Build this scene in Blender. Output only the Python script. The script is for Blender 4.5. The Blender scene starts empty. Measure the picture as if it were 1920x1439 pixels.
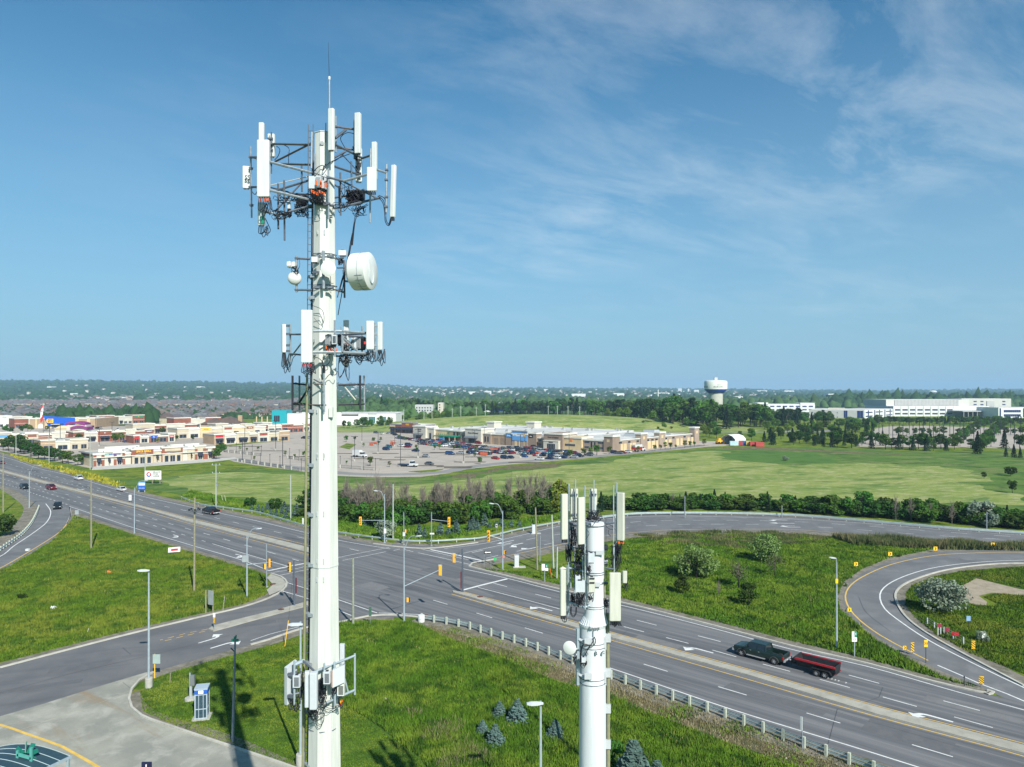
import bpy,math,random
import numpy as np
from mathutils import Vector,Matrix
from mathutils.geometry import tessellate_polygon
R=math.radians
sc=bpy.context.scene
COL=sc.collection
# ---------------------------------------------------------------- camera, sky, sun, exposure
F,CX,CY,H=1331.0,960.0,735.0,31.0 # focal length in pixels of a 1920 wide picture, centre column, horizon row, eye height
cd=bpy.data.cameras.new('camera');cam=bpy.data.objects.new('camera',cd);COL.objects.link(cam)
cam.location=(0,0,H);cam.rotation_euler=(R(90),0,0)
cd.sensor_width=36;cd.lens=F/1920*36;cd.shift_y=15.5/1920
cd.clip_start=.5;cd.clip_end=40000
sc.camera=cam
SUN_EL,SUN_AZ=39.0,153.0
sd=Vector((math.sin(R(SUN_AZ))*math.cos(R(SUN_EL)),math.cos(R(SUN_AZ))*math.cos(R(SUN_EL)),math.sin(R(SUN_EL))))
sl=bpy.data.lights.new('sun','SUN');sl.energy=4.6;sl.angle=R(.5);sl.color=(1,.95,.86)
so=bpy.data.objects.new('sun',sl);COL.objects.link(so);so.rotation_euler=sd.to_track_quat('Z','Y').to_euler();so.location=(0,-20,80)
w=bpy.data.worlds.new('World');sc.world=w;w.use_nodes=True
nt=w.node_tree;nt.nodes.clear()
def N(t,k,**kw):
 n=t.nodes.new(k)
 for a,b in kw.items():
  if a.startswith('i_'):
   n.inputs[a[2:].replace('_',' ')].default_value=b
  else:setattr(n,a,b)
 return n
wo=N(nt,'ShaderNodeOutputWorld');bg=N(nt,'ShaderNodeBackground');bg.inputs[1].default_value=.082
sky=N(nt,'ShaderNodeTexSky',sky_type='NISHITA',sun_disc=False,sun_elevation=R(SUN_EL),sun_rotation=R(SUN_AZ),altitude=250,air_density=1.0,dust_density=.9,ozone_density=1.6)
tc=N(nt,'ShaderNodeTexCoord');sx=N(nt,'ShaderNodeSeparateXYZ');nt.links.new(tc.outputs['Generated'],sx.inputs[0])
def Mt(t,op,a,b=None,c=None,clamp=False):
 n=t.nodes.new('ShaderNodeMath');n.operation=op;n.use_clamp=clamp
 for i,v in enumerate((a,b,c)):
  if v is None:continue
  if isinstance(v,(int,float)):n.inputs[i].default_value=v
  else:t.links.new(v,n.inputs[i])
 return n.outputs[0]
zz=Mt(nt,'MAXIMUM',sx.outputs[2],.03);zz=Mt(nt,'ADD',zz,.12)
cx_=Mt(nt,'DIVIDE',sx.outputs[0],zz);cy_=Mt(nt,'DIVIDE',sx.outputs[1],zz)
cmb=N(nt,'ShaderNodeCombineXYZ');nt.links.new(cx_,cmb.inputs[0]);nt.links.new(cy_,cmb.inputs[1])
mp=N(nt,'ShaderNodeMapping',vector_type='TEXTURE');mp.inputs['Rotation'].default_value=(0,0,R(35));mp.inputs['Scale'].default_value=(1.0,.5,1);nt.links.new(cmb.outputs[0],mp.inputs[0])
n1=N(nt,'ShaderNodeTexNoise',i_Scale=1.5,i_Detail=12.0,i_Roughness=.66,i_Distortion=.35);nt.links.new(mp.outputs[0],n1.inputs['Vector'])
n2=N(nt,'ShaderNodeTexNoise',i_Scale=.55,i_Detail=3.0);nt.links.new(cmb.outputs[0],n2.inputs['Vector'])
cr=N(nt,'ShaderNodeValToRGB');cr.color_ramp.elements[0].position=.43;cr.color_ramp.elements[1].position=.78;nt.links.new(n1.outputs[0],cr.inputs[0])
side=Mt(nt,'MULTIPLY_ADD',sx.outputs[0],.9,.55,clamp=True)
big=Mt(nt,'MULTIPLY_ADD',n2.outputs[0],2.6,-.9,clamp=True)
cl=Mt(nt,'MULTIPLY',cr.outputs[0],big);cl=Mt(nt,'MULTIPLY',cl,side);cl=Mt(nt,'MULTIPLY',cl,.95)
up=Mt(nt,'MULTIPLY_ADD',sx.outputs[2],9.0,-.6,clamp=True);cl=Mt(nt,'MULTIPLY',cl,up)
tint=N(nt,'ShaderNodeMix',data_type='RGBA',blend_type='MULTIPLY');tint.inputs[0].default_value=1;tint.inputs[7].default_value=(.30,.82,.98,1)
hzm=N(nt,'ShaderNodeMix',data_type='RGBA');hf=Mt(nt,'MULTIPLY',Mt(nt,'POWER',Mt(nt,'SUBTRACT',1,Mt(nt,'MULTIPLY',sx.outputs[2],1.85,clamp=True),clamp=True),1.5),.95);nt.links.new(hf,hzm.inputs[0])
nt.links.new(sky.outputs[0],hzm.inputs[6]);hzm.inputs[7].default_value=(9.4,5.2,5.6,1);nt.links.new(hzm.outputs[2],tint.inputs[6])
mx=N(nt,'ShaderNodeMix',data_type='RGBA');nt.links.new(cl,mx.inputs[0]);nt.links.new(tint.outputs[2],mx.inputs[6]);mx.inputs[7].default_value=(7.0,7.6,8.0,1)
nt.links.new(mx.outputs[2],bg.inputs[0]);nt.links.new(bg.outputs[0],wo.inputs[0])
vs=sc.view_settings;vs.view_transform='Standard';vs.look='None';vs.gamma=1;vs.exposure=.64
sc.cycles.max_bounces=5;sc.cycles.diffuse_bounces=3;sc.cycles.transparent_max_bounces=12;sc.cycles.volume_bounces=0
sc.cycles.use_denoising=True
# ---------------------------------------------------------------- helpers
rng=random.Random(7)
def G(px,py,z=0.0):
 y=(H-z)*F/(py-CY);return((px-CX)/F*y,y)
def GG(pts):return[G(*p)for p in pts]
def W(px,py,Y):return Vector(((px-CX)/F*Y,Y,H-(py-CY)/F*Y))
def HZ(py,Y):return H-(py-CY)/F*Y
def lin(*c):return tuple(((v/255+.055)/1.055)**2.4 if v>10 else v/3294.6 for v in c)+(1,)
_m={}
def M(name,col,rough=.6,metal=0.0,var=.12,scale=1.0,bump=0.0,bscale=None,stretch=None,rnd=0.0,emit=None,spec=.4,trans=0.0):
 if name in _m:return _m[name]
 m=bpy.data.materials.new(name);m.use_nodes=True;t=m.node_tree;b=t.nodes['Principled BSDF']
 b.inputs['Roughness'].default_value=rough;b.inputs['Metallic'].default_value=metal;b.inputs['Specular IOR Level'].default_value=spec
 c=tuple(col)[:3]+(1,)
 m.diffuse_color=c
 src=None
 if var or bump:
  g=N(t,'ShaderNodeTexCoord' if stretch is None else 'ShaderNodeNewGeometry')
  no=N(t,'ShaderNodeTexNoise',i_Scale=scale,i_Detail=6.0,i_Roughness=.65)
  if stretch is None:t.links.new(g.outputs['Object'],no.inputs['Vector'])
  else:
   mpn=N(t,'ShaderNodeMapping');mpn.inputs['Rotation'].default_value=(0,0,stretch[0]);mpn.inputs['Scale'].default_value=stretch[1]
   t.links.new(g.outputs['Position'],mpn.inputs[0]);t.links.new(mpn.outputs[0],no.inputs['Vector'])
  mixn=N(t,'ShaderNodeMix',data_type='RGBA',clamp_factor=True)
  rr=N(t,'ShaderNodeMapRange');rr.inputs[1].default_value=.3;rr.inputs[2].default_value=.7;t.links.new(no.outputs[0],rr.inputs[0]);t.links.new(rr.outputs[0],mixn.inputs[0])
  mixn.inputs[6].default_value=tuple(max(0,v*(1-var))for v in c[:3])+(1,)
  mixn.inputs[7].default_value=tuple(min(1,v*(1+var))for v in c[:3])+(1,)
  src=mixn.outputs[2]
  if bump:
   bn=N(t,'ShaderNodeBump');bn.inputs['Strength'].default_value=bump
   if bscale:
    no2=N(t,'ShaderNodeTexNoise',i_Scale=bscale,i_Detail=4.0);t.links.new(g.outputs['Object' if stretch is None else 'Position'],no2.inputs['Vector']);t.links.new(no2.outputs[0],bn.inputs['Height'])
   else:t.links.new(no.outputs[0],bn.inputs['Height'])
   t.links.new(bn.outputs[0],b.inputs['Normal'])
 if rnd:
  oi=N(t,'ShaderNodeObjectInfo');hs=N(t,'ShaderNodeHueSaturation')
  t.links.new(Mt(t,'MULTIPLY_ADD',oi.outputs['Random'],rnd*.12,.5-rnd*.06),hs.inputs['Hue'])
  t.links.new(Mt(t,'MULTIPLY_ADD',oi.outputs['Random'],rnd,1-rnd*.5),hs.inputs['Value'])
  if src:t.links.new(src,hs.inputs['Color'])
  else:hs.inputs['Color'].default_value=c
  src=hs.outputs[0]
 if src:t.links.new(src,b.inputs['Base Color'])
 else:b.inputs['Base Color'].default_value=c
 if emit:b.inputs['Emission Color'].default_value=emit;b.inputs['Emission Strength'].default_value=1
 if trans:
  tr=N(t,'ShaderNodeBsdfTranslucent');ms=N(t,'ShaderNodeMixShader');ms.inputs[0].default_value=trans
  if src:t.links.new(src,tr.inputs[0])
  else:tr.inputs[0].default_value=c
  o=t.nodes['Material Output'];t.links.new(b.outputs[0],ms.inputs[1]);t.links.new(tr.outputs[0],ms.inputs[2]);t.links.new(ms.outputs[0],o.inputs[0])
 _m[name]=m
 return m
def ground_mat(name,cols,scales,streak=None,speck=0.0,bump=.5,bscale=3.0,rough=.95):
 """several noise layers blend between natural ground colours"""
 if name in _m:return _m[name]
 m=bpy.data.materials.new(name);m.use_nodes=True;t=m.node_tree;b=t.nodes['Principled BSDF']
 b.inputs['Roughness'].default_value=rough;b.inputs['Specular IOR Level'].default_value=.15
 g=N(t,'ShaderNodeNewGeometry')
 src=None
 for i,c in enumerate(cols):
  c=tuple(c)[:3]+(1,)
  if i==0:prev=c;continue
  scl,lo,hi=scales[i-1][:3];st=scales[i-1][3]if len(scales[i-1])>3 else None
  no=N(t,'ShaderNodeTexNoise',i_Scale=scl,i_Detail=7.0,i_Roughness=.62,i_Distortion=.4)
  mpn=N(t,'ShaderNodeMapping');mpn.inputs['Location'].default_value=(i*37.1,i*11.3,0)
  if st:mpn.vector_type='TEXTURE';mpn.inputs['Rotation'].default_value=(0,0,st[0]);mpn.inputs['Scale'].default_value=tuple(1/v for v in st[1])
  t.links.new(g.outputs['Position'],mpn.inputs[0]);t.links.new(mpn.outputs[0],no.inputs['Vector'])
  rr=N(t,'ShaderNodeMapRange');rr.inputs[1].default_value=lo;rr.inputs[2].default_value=hi;t.links.new(no.outputs[0],rr.inputs[0])
  mixn=N(t,'ShaderNodeMix',data_type='RGBA',clamp_factor=True);t.links.new(rr.outputs[0],mixn.inputs[0])
  if src:t.links.new(src,mixn.inputs[6])
  else:mixn.inputs[6].default_value=prev
  mixn.inputs[7].default_value=c;src=mixn.outputs[2]
 no=N(t,'ShaderNodeTexNoise',i_Scale=bscale,i_Detail=8.0,i_Roughness=.7);t.links.new(g.outputs['Position'],no.inputs['Vector'])
 if speck:
  hs=N(t,'ShaderNodeHueSaturation');t.links.new(src,hs.inputs['Color'])
  t.links.new(Mt(t,'MULTIPLY_ADD',no.outputs[0],speck*2,1-speck),hs.inputs['Value']);src=hs.outputs[0]
 t.links.new(src,b.inputs['Base Color'])
 if bump:
  bn=N(t,'ShaderNodeBump');bn.inputs['Strength'].default_value=bump;bn.inputs['Distance'].default_value=.4
  t.links.new(no.outputs[0],bn.inputs['Height']);t.links.new(bn.outputs[0],b.inputs['Normal'])
 _m[name]=m
 return m
class MB:
 """collects shapes; build() links them as one mesh object"""
 def __init__(s):s.v=[];s.f=[];s.mi=[];s.mt=[]
 def mat(s,m):
  if m is None:return 0
  if m not in s.mt:s.mt.append(m)
  return s.mt.index(m)
 def add(s,vs_,fs,m=None):
  k=len(s.v);s.v+=[tuple(p)for p in vs_];i=s.mat(m)
  for f in fs:s.f.append(tuple(k+a for a in f));s.mi.append(i)
  return s
 def box(s,x0,x1,y0,y1,z0,z1,m=None,rz=0,c=(0,0)):
  P=[(x0,y0,z0),(x1,y0,z0),(x1,y1,z0),(x0,y1,z0),(x0,y0,z1),(x1,y0,z1),(x1,y1,z1),(x0,y1,z1)]
  if rz:
   a,b=math.cos(rz),math.sin(rz);P=[(c[0]+(x-c[0])*a-(y-c[1])*b,c[1]+(x-c[0])*b+(y-c[1])*a,z)for x,y,z in P]
  return s.add(P,[(0,3,2,1),(4,5,6,7),(0,1,5,4),(1,2,6,5),(2,3,7,6),(3,0,4,7)],m)
 def hexa(s,P,m=None):return s.add(P,[(0,3,2,1),(4,5,6,7),(0,1,5,4),(1,2,6,5),(2,3,7,6),(3,0,4,7)],m)
 def bar(s,a,b,w,h=None,m=None):
  a=Vector(a);b=Vector(b);d=(b-a);h=w if h is None else h
  q=d.to_track_quat('Z','Y');X=q@Vector((w/2,0,0));Y=q@Vector((0,h/2,0))
  return s.hexa([a-X-Y,a+X-Y,a+X+Y,a-X+Y,b-X-Y,b+X-Y,b+X+Y,b-X+Y],m)
 def cyl(s,a,b,r0,r1=None,n=10,m=None,caps=True,ph=0):
  a=Vector(a);b=Vector(b);r1=r0 if r1 is None else r1;q=(b-a).to_track_quat('Z','Y')
  P=[]
  for p,r in((a,r0),(b,r1)):
   for i in range(n):
    t=2*math.pi*i/n+ph;P.append(p+q@Vector((r*math.cos(t),r*math.sin(t),0)))
  Fs=[(i,(i+1)%n,n+(i+1)%n,n+i)for i in range(n)]
  if caps:Fs+=[tuple(range(n-1,-1,-1)),tuple(range(n,2*n))]
  return s.add(P,Fs,m)
 def tube(s,pts,r,n=6,m=None):
  pts=[Vector(p)for p in pts];P=[]
  for i,p in enumerate(pts):
   d=(pts[min(i+1,len(pts)-1)]-pts[max(i-1,0)]);q=d.to_track_quat('Z','Y');rr=r[i]if isinstance(r,(list,tuple))else r
   P+=[p+q@Vector((rr*math.cos(2*math.pi*k/n),rr*math.sin(2*math.pi*k/n),0))for k in range(n)]
  L=len(pts);Fs=[(j*n+i,j*n+(i+1)%n,(j+1)*n+(i+1)%n,(j+1)*n+i)for j in range(L-1)for i in range(n)]
  Fs+=[tuple(range(n-1,-1,-1)),tuple(range((L-1)*n,L*n))]
  return s.add(P,Fs,m)
 def lathe(s,prof,c=(0,0,0),n=24,m=None,axis=None):
  P=[];q=Vector(axis).to_track_quat('Z','Y')if axis else None
  for r,z in prof:
   for i in range(n):
    t=2*math.pi*i/n;v=Vector((r*math.cos(t),r*math.sin(t),z))
    if q:v=q@v
    P.append(v+Vector(c))
  L=len(prof);Fs=[(j*n+i,j*n+(i+1)%n,(j+1)*n+(i+1)%n,(j+1)*n+i)for j in range(L-1)for i in range(n)]
  Fs+=[tuple(range(n-1,-1,-1)),tuple(range((L-1)*n,L*n))]
  return s.add(P,Fs,m)
 def poly(s,pts,z,m=None):
  P=[Vector((x,y,0))for x,y in pts];T=tessellate_polygon([P])
  Fs=[]
  for a,b,c in T:
   A,B,C_=P[a],P[b],P[c]
   Fs.append((a,b,c)if(B-A).cross(C_-A).z>0 else(a,c,b))
  return s.add([(p.x,p.y,z)for p in P],Fs,m)
 def prism(s,pts,z0,z1,m=None,mtop=None):
  n=len(pts)
  ar=sum(pts[i][0]*pts[(i+1)%n][1]-pts[(i+1)%n][0]*pts[i][1]for i in range(n))
  if ar<0:pts=pts[::-1]
  s.poly(pts,z1,mtop or m)
  return s.add([(x,y,z0)for x,y in pts]+[(x,y,z1)for x,y in pts],[(i,(i+1)%n,n+(i+1)%n,n+i)for i in range(n)],m)
 def ribbon(s,pts,w,z,m=None,on=None,off=None,start=0):
  """flat band along a ground line, solid or dashed"""
  for seg in dashes(pts,on,off,start):
   L=[]
   for i,p in enumerate(seg):
    a=seg[max(i-1,0)];b=seg[min(i+1,len(seg)-1)];d=(b-a).normalized();nn=Vector((-d.y,d.x));L.append((p+nn*w/2,p-nn*w/2))
   P=[(q.x,q.y,z)for l in L for q in l]
   s.add(P,[(2*i,2*i+1,2*i+3,2*i+2)for i in range(len(L)-1)],m)
  return s
 def kerb(s,pts,w,z0,z1,m=None):
  pts=[Vector(p)for p in pts];L=[]
  for i,p in enumerate(pts):
   a=pts[max(i-1,0)];b=pts[min(i+1,len(pts)-1)];d=(b-a).normalized();nn=Vector((-d.y,d.x));L.append((p+nn*w/2,p-nn*w/2))
  P=[]
  for a,b in L:P+=[(a.x,a.y,z0),(a.x,a.y,z1),(b.x,b.y,z1),(b.x,b.y,z0)]
  Fs=[]
  for i in range(len(L)-1):
   k=4*i;Fs+=[(k,k+1,k+5,k+4),(k+1,k+2,k+6,k+5),(k+2,k+3,k+7,k+6)]
  Fs+=[(0,3,2,1),tuple(4*(len(L)-1)+j for j in(0,1,2,3))]
  return s.add(P,Fs,m)
 def mesh(s,name,m=None,smooth=False):
  me=bpy.data.meshes.new(name);me.from_pydata(s.v,[],s.f)
  if s.mt:
   for k in s.mt:me.materials.append(k)
   me.polygons.foreach_set('material_index',s.mi)
  elif m:me.materials.append(m)
  if smooth:me.polygons.foreach_set('use_smooth',[True]*len(me.polygons))
  me.update();return me
 def build(s,name,m=None,parent=None,loc=(0,0,0),rz=0,smooth=False,**tg):
  o=bpy.data.objects.new(name,s.mesh(name,m,smooth));COL.objects.link(o);o.location=loc;o.rotation_euler=(0,0,rz)
  if smooth and hasattr(o.data,'set_sharp_from_angle'):o.data.set_sharp_from_angle(angle=R(40))
  if parent:o.parent=parent
  for k,v in tg.items():o[k]=v
  return o
def resample(pts,step=2.0):
 P=[Vector(p[:2])for p in pts];out=[P[0]]
 for i in range(len(P)-1):
  p0,p1,p2,p3=P[max(i-1,0)],P[i],P[i+1],P[min(i+2,len(P)-1)]
  n=max(1,int((p2-p1).length/step))
  # centripetal-like tangents keep unevenly spaced points smooth
  d0=max((p1-p0).length,1e-3)**.5;d1=(p2-p1).length**.5;d2=max((p3-p2).length,1e-3)**.5
  if i==0:m1=p2-p1
  else:m1=((p1-p0)/d0-(p2-p0)/(d0+d1)+(p2-p1)/d1)*d1
  if i==len(P)-2:m2=p2-p1
  else:m2=((p2-p1)/d1-(p3-p1)/(d1+d2)+(p3-p2)/d2)*d1
  for k in range(1,n+1):
   t=k/n;out.append((2*t**3-3*t**2+1)*p1+(t**3-2*t**2+t)*m1+(-2*t**3+3*t**2)*p2+(t**3-t**2)*m2)
 return out
def CV(pts,step=2.0):return resample(GG(pts),step)
def dashes(pts,on,off,start=0):
 pts=[Vector(p[:2])for p in pts]
 if not on:return[pts]
 out=[];cum=[0]
 for i in range(len(pts)-1):cum.append(cum[-1]+(pts[i+1]-pts[i]).length)
 def at(d):
  for i in range(len(pts)-1):
   if cum[i+1]>=d:return pts[i].lerp(pts[i+1],(d-cum[i])/max(cum[i+1]-cum[i],1e-6))
  return pts[-1]
 d=start
 while d<cum[-1]-.3:
  e=min(d+on,cum[-1]);out.append([at(d),at((d+e)/2),at(e)]);d+=on+off
 return out
def along(pts,d0,step):
 """points and headings every step metres"""
 out=[];pts=[Vector(p[:2])for p in pts];acc=-d0
 for i in range(len(pts)-1):
  L=(pts[i+1]-pts[i]).length;dirv=(pts[i+1]-pts[i]).normalized();t=-acc if acc<0 else(step-acc)
  while t<=L:
   out.append((pts[i]+dirv*t,math.atan2(dirv.y,dirv.x)));t+=step
  acc=L-(t-step)if True else 0
 return out
def thing(name,label,cat,loc=(0,0,0),rz=0,group=None):
 o=bpy.data.objects.new(name,None);COL.objects.link(o);o.location=loc;o.rotation_euler=(0,0,rz);o['label']=label;o['category']=cat
 if group:o['group']=group
 return o
def tag(o,label,cat,group=None):
 o['label']=label;o['category']=cat
 if group:o['group']=group
 return o
def struct(name,mb,m=None,parent=None,**k):
 o=mb.build(name,m,parent,**k)
 if not parent:o['kind']='structure'
 return o
def dup(root,loc,rz=0,label=None,group=None,scale=None,deep=True):
 kids=[c for c in root.children]
 r=root.copy();COL.objects.link(r);r.location=loc;r.rotation_euler=(0,0,rz)
 if scale:r.scale=scale if isinstance(scale,tuple)else(scale,)*3
 if label:r['label']=label
 if group:r['group']=group
 if deep:
  for ch in kids:
   c=ch.copy();COL.objects.link(c);c.parent=r
   for g in list(ch.children):
    d=g.copy();COL.objects.link(d);d.parent=c
 return r
def text_mesh(txt,size,m,parent,loc,rot,name='lettering',depth=.02,align='CENTER',sx=1.0,bold=0.0):
 cu=bpy.data.curves.new(name,'FONT');cu.body=txt;cu.size=size;cu.align_x=align;cu.align_y='CENTER';cu.extrude=depth;cu.offset=bold;cu.resolution_u=2
 to=bpy.data.objects.new(name,cu);COL.objects.link(to);bpy.context.view_layer.update()
 me=bpy.data.meshes.new_from_object(to.evaluated_get(bpy.context.evaluated_depsgraph_get()));bpy.data.objects.remove(to);me.materials.clear();me.materials.append(m);me.name=name
 o=bpy.data.objects.new(name,me);COL.objects.link(o);o.location=loc;o.rotation_euler=rot;o.scale=(sx,1,1)
 if parent:o.parent=parent
 return o
def np_mesh(name,V,Q,m,nv=4):
 me=bpy.data.meshes.new(name);V=np.asarray(V,np.float32).reshape(-1,3);Q=np.asarray(Q,np.int32).reshape(-1,nv)
 me.vertices.add(len(V));me.vertices.foreach_set('co',V.ravel());me.loops.add(Q.size);me.loops.foreach_set('vertex_index',Q.ravel())
 me.polygons.add(len(Q));me.polygons.foreach_set('loop_start',np.arange(0,Q.size,nv,dtype=np.int32));me.polygons.foreach_set('loop_total',np.full(len(Q),nv,np.int32))
 me.update();me.validate();me.materials.append(m);return me
# palette
WHITE=M('white_paint',(.60,.62,.60),.5,var=.05);CREAMW=M('tower_cream_white',(.54,.56,.525),.6,var=.14,scale=1.0,bump=.04,stretch=(0,(5,5,.3)))
ANT=M('antenna_radome',(.56,.59,.58),.45,var=.09,scale=1,stretch=(0,(7,7,.8)));ANTC=M('antenna_radome_cream',(.50,.51,.44),.5,var=.1,scale=1,stretch=(0,(7,7,.8)))
GALV=M('galvanised_steel',(.26,.30,.33),.5,.3,var=.25,scale=8);GALVD=M('weathered_steel',(.10,.12,.15),.55,.3,var=.3,scale=8);RUSTY=M('brown_steel',(.13,.11,.10),.6,.3,var=.3,scale=8)
LAMPG=M('lamp_pole_grey',(.33,.40,.44),.5,.2,var=.12,scale=4);BLACK=M('black_cable',(.012,.014,.022),.45,var=0);DARK=M('dark_metal',(.03,.035,.045),.5,.2,var=.2,scale=5)
ORANGE=M('orange_connector',(.75,.13,.02),.5,var=.1);REDC=M('red_connector',(.55,.03,.03),.5,var=.1);GREYB=M('equipment_grey',(.42,.45,.47),.5,var=.08,scale=6);LGREY=M('pale_grey_case',(.48,.52,.55),.45,var=.05,scale=6)
WOOD=M('weathered_pole_wood',(.23,.22,.15),.9,var=.3,scale=6,bump=.3);YEL=M('signal_yellow',(.85,.42,.02),.5,var=.05);YELS=M('sign_yellow',(.9,.52,.02),.5,var=.04);BLK=M('sign_black',(.015,.015,.015),.5,var=0)
CONC=M('pale_concrete',(.36,.36,.32),.9,var=.14,scale=3,bump=.1);GLASS=M('dark_glass',(.018,.028,.045),.12,var=0,spec=.6);SIGNB=M('sign_back_aluminium',(.38,.42,.43),.5,.3,var=.1)
GREEN=M('sign_green',(.01,.22,.13),.5,var=.05);TEAL=M('teal_panel',(.01,.30,.34),.5,var=.08);BLUE=M('blue_panel',(.01,.09,.48),.5,var=.05);RED=M('red_paint',(.5,.02,.03),.45,var=.05)
# ================================================================ SETTING: ground, hills, fields
g1,g2,g3,g4=(.095,.165,.010),(.165,.215,.018),(.040,.095,.010),(.22,.21,.05)
GRASS=ground_mat('rough_grass',[g1,g2,g3,g4,(.12,.095,.04)],[(.07,.38,.62),(.15,.46,.64),(.5,.5,.68),(.12,.64,.8)],speck=.45,bump=.9,bscale=2.2)
LAWN=ground_mat('mown_lawn',[(.055,.12,.012),(.085,.15,.02),(.035,.08,.01)],[(.25,.4,.65),(.9,.5,.8)],speck=.4,bump=.5,bscale=6)
FIELD=ground_mat('pale_field_crop',[(.235,.27,.075),(.15,.215,.045),(.33,.33,.16),(.095,.16,.035)],[(.03,.42,.60,(.25,(1,1.9,1))),(.2,.5,.64,(.2,(1,2,1))),(.05,.52,.64,(.3,(1,2.2,1)))],speck=.5,bump=.9,bscale=.8)
FIELDG=ground_mat('green_field',[(.065,.135,.020),(.115,.175,.035),(.038,.085,.018),(.17,.18,.07)],[(.06,.42,.6,(.2,(1,1.8,1))),(.13,.5,.64),(.06,.53,.66,(.2,(1,2,1)))],speck=.5,bump=.6,bscale=1.2)
DRYV=ground_mat('dry_brown_verge',[(.16,.125,.065),(.10,.10,.045),(.20,.175,.11),(.07,.095,.025)],[(.4,.4,.65),(.8,.45,.7),(.3,.5,.65)],speck=.4,bump=.8,bscale=5)
GRAVEL=ground_mat('gravel_shoulder',[(.22,.20,.165),(.15,.14,.11),(.28,.26,.22),(.09,.11,.04)],[(.5,.4,.6),(1.2,.5,.7),(.35,.58,.72)],speck=.35,bump=.5,bscale=9)
SAND=ground_mat('bare_sand',[(.34,.29,.22),(.26,.22,.16)],[(.8,.4,.65)],speck=.25,bump=.3,bscale=6)
ARID=-.72
ASPH=ground_mat('asphalt',[(.145,.148,.155),(.105,.108,.116),(.185,.187,.19),(.085,.088,.095)],[(.5,.4,.6,(-.716,(.05,1.1,1))),(.9,.48,.66,(-.716,(.03,1.3,1))),(.3,.56,.68,(-.716,(.15,1.2,1)))],speck=.16,bump=.12,bscale=14,rough=.85)
ASPH2=ground_mat('old_asphalt',[(.115,.118,.125),(.15,.152,.156),(.09,.093,.10)],[(.2,.35,.65),(.5,.5,.75,(.35,(.06,.9,1)))],speck=.16,bump=.12,bscale=14,rough=.85)
ASPH3=ground_mat('ramp_asphalt',[(.155,.16,.166),(.12,.123,.13),(.185,.188,.192)],[(.12,.35,.65),(.3,.5,.72)],speck=.14,bump=.1,bscale=14,rough=.85)
LOT=ground_mat('car_park_surface',[(.38,.335,.285),(.32,.287,.25),(.43,.38,.33),(.17,.165,.16)],[(.03,.35,.65),(.1,.5,.7,(.2,(1,3,1))),(.06,.6,.75)],speck=.1,bump=0,bscale=4)
LANE=ground_mat('ring_lane',[(.235,.23,.222),(.20,.197,.19)],[(.06,.4,.6)],speck=.1,bump=0,bscale=4)
DRIVE=ground_mat('concrete_apron',[(.30,.30,.25),(.225,.228,.20),(.35,.345,.30),(.24,.19,.13)],[(.16,.38,.6),(.4,.48,.66),(.28,.58,.74,(-.6,(.2,1.5,1)))],speck=.2,bump=.08,bscale=12)
KERB=M('kerb_concrete',(.40,.39,.34),.9,var=.2,scale=.6,stretch=(0,(1,1,1)))
MEDM=ground_mat('median_concrete',[(.36,.35,.30),(.28,.27,.23)],[(.7,.4,.65)],speck=.15,bump=.1,bscale=8)
WLINE=M('white_road_paint',(.62,.63,.62),.7,var=.18,scale=1.3,stretch=(0,(1,1,1)))
YLINE=M('yellow_road_paint',(.62,.40,.08),.7,var=.15,scale=1.3,stretch=(0,(1,1,1)))
HILLM=ground_mat('wooded_hill',[(.022,.050,.018),(.04,.075,.025),(.014,.034,.014),(.16,.17,.10)],[(.004,.4,.6),(.012,.45,.62),(.0022,.66,.74,(.1,(1,3,1)))],speck=.6,bump=0,bscale=.02)
FARG=ground_mat('distant_ground',[(.045,.085,.026),(.07,.11,.035),(.10,.12,.06)],[(.006,.4,.62),(.004,.5,.7)],speck=.4,bump=0,bscale=.05)
b=MB();b.box(-9500,9500,-150,11500,-.6,0,GRASS);struct('ground',b)
b=MB();b.poly([(-9400,900),(-330,900),(-330,640),(-1000,640),(-1000,640.1),(-9400,640)],.05,FARG);b.poly([(-9400,900),(9400,900),(9400,3200),(-9400,3200)],.05,FARG);struct('distant_ground',b)
SKYL=[(-1200,720),(0,717),(100,716),(300,716),(480,719),(640,720.5),(720,724),(800,727),(1000,727.5),(1150,729),(1300,730.5),(1500,731.5),(1700,732.5),(1920,731.5),(3200,731)]
def itp(x,T):
 if x<=T[0][0]:return T[0][1]
 for(a,p),(c,q)in zip(T,T[1:]):
  if x<=c:return p+(q-p)*(x-a)/(c-a)
 return T[-1][1]
def terrain(x,y):
 if y<=10:return 0
 px=CX+F*x/y;e=CY-itp(px,SKYL)+.8*math.sin(px*.011)+.45*math.sin(px*.037+1);D=itp(px,[(0,5600),(500,6200),(800,8200),(1920,9400)])
 top=H+e*D/F;r=y
 t=min(1,max(0,(r-1900)/(D-1900)));t=t*t*(3-2*t)*.55+t*.45
 return top*t*(1 if r<D else max(.5,1-(r-D)/9000))+(2.2*math.sin(x*.004+y*.003)+1.6*math.sin(y*.006-x*.002))*min(1,t*3)
nx,ny=150,90;V=[];Q=[]
for j in range(ny+1):
 yy=1900*(11300/1900)**(j/ny)
 for i in range(nx+1):
  px=-900+3700*i/nx;xx=(px-CX)/F*yy;xx=max(-9300,min(9300,xx));V.append((xx,yy,terrain(xx,yy)+.06))
for j in range(ny):
 for i in range(nx):k=j*(nx+1)+i;Q.append((k,k+1,k+nx+2,k+nx+1))
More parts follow.
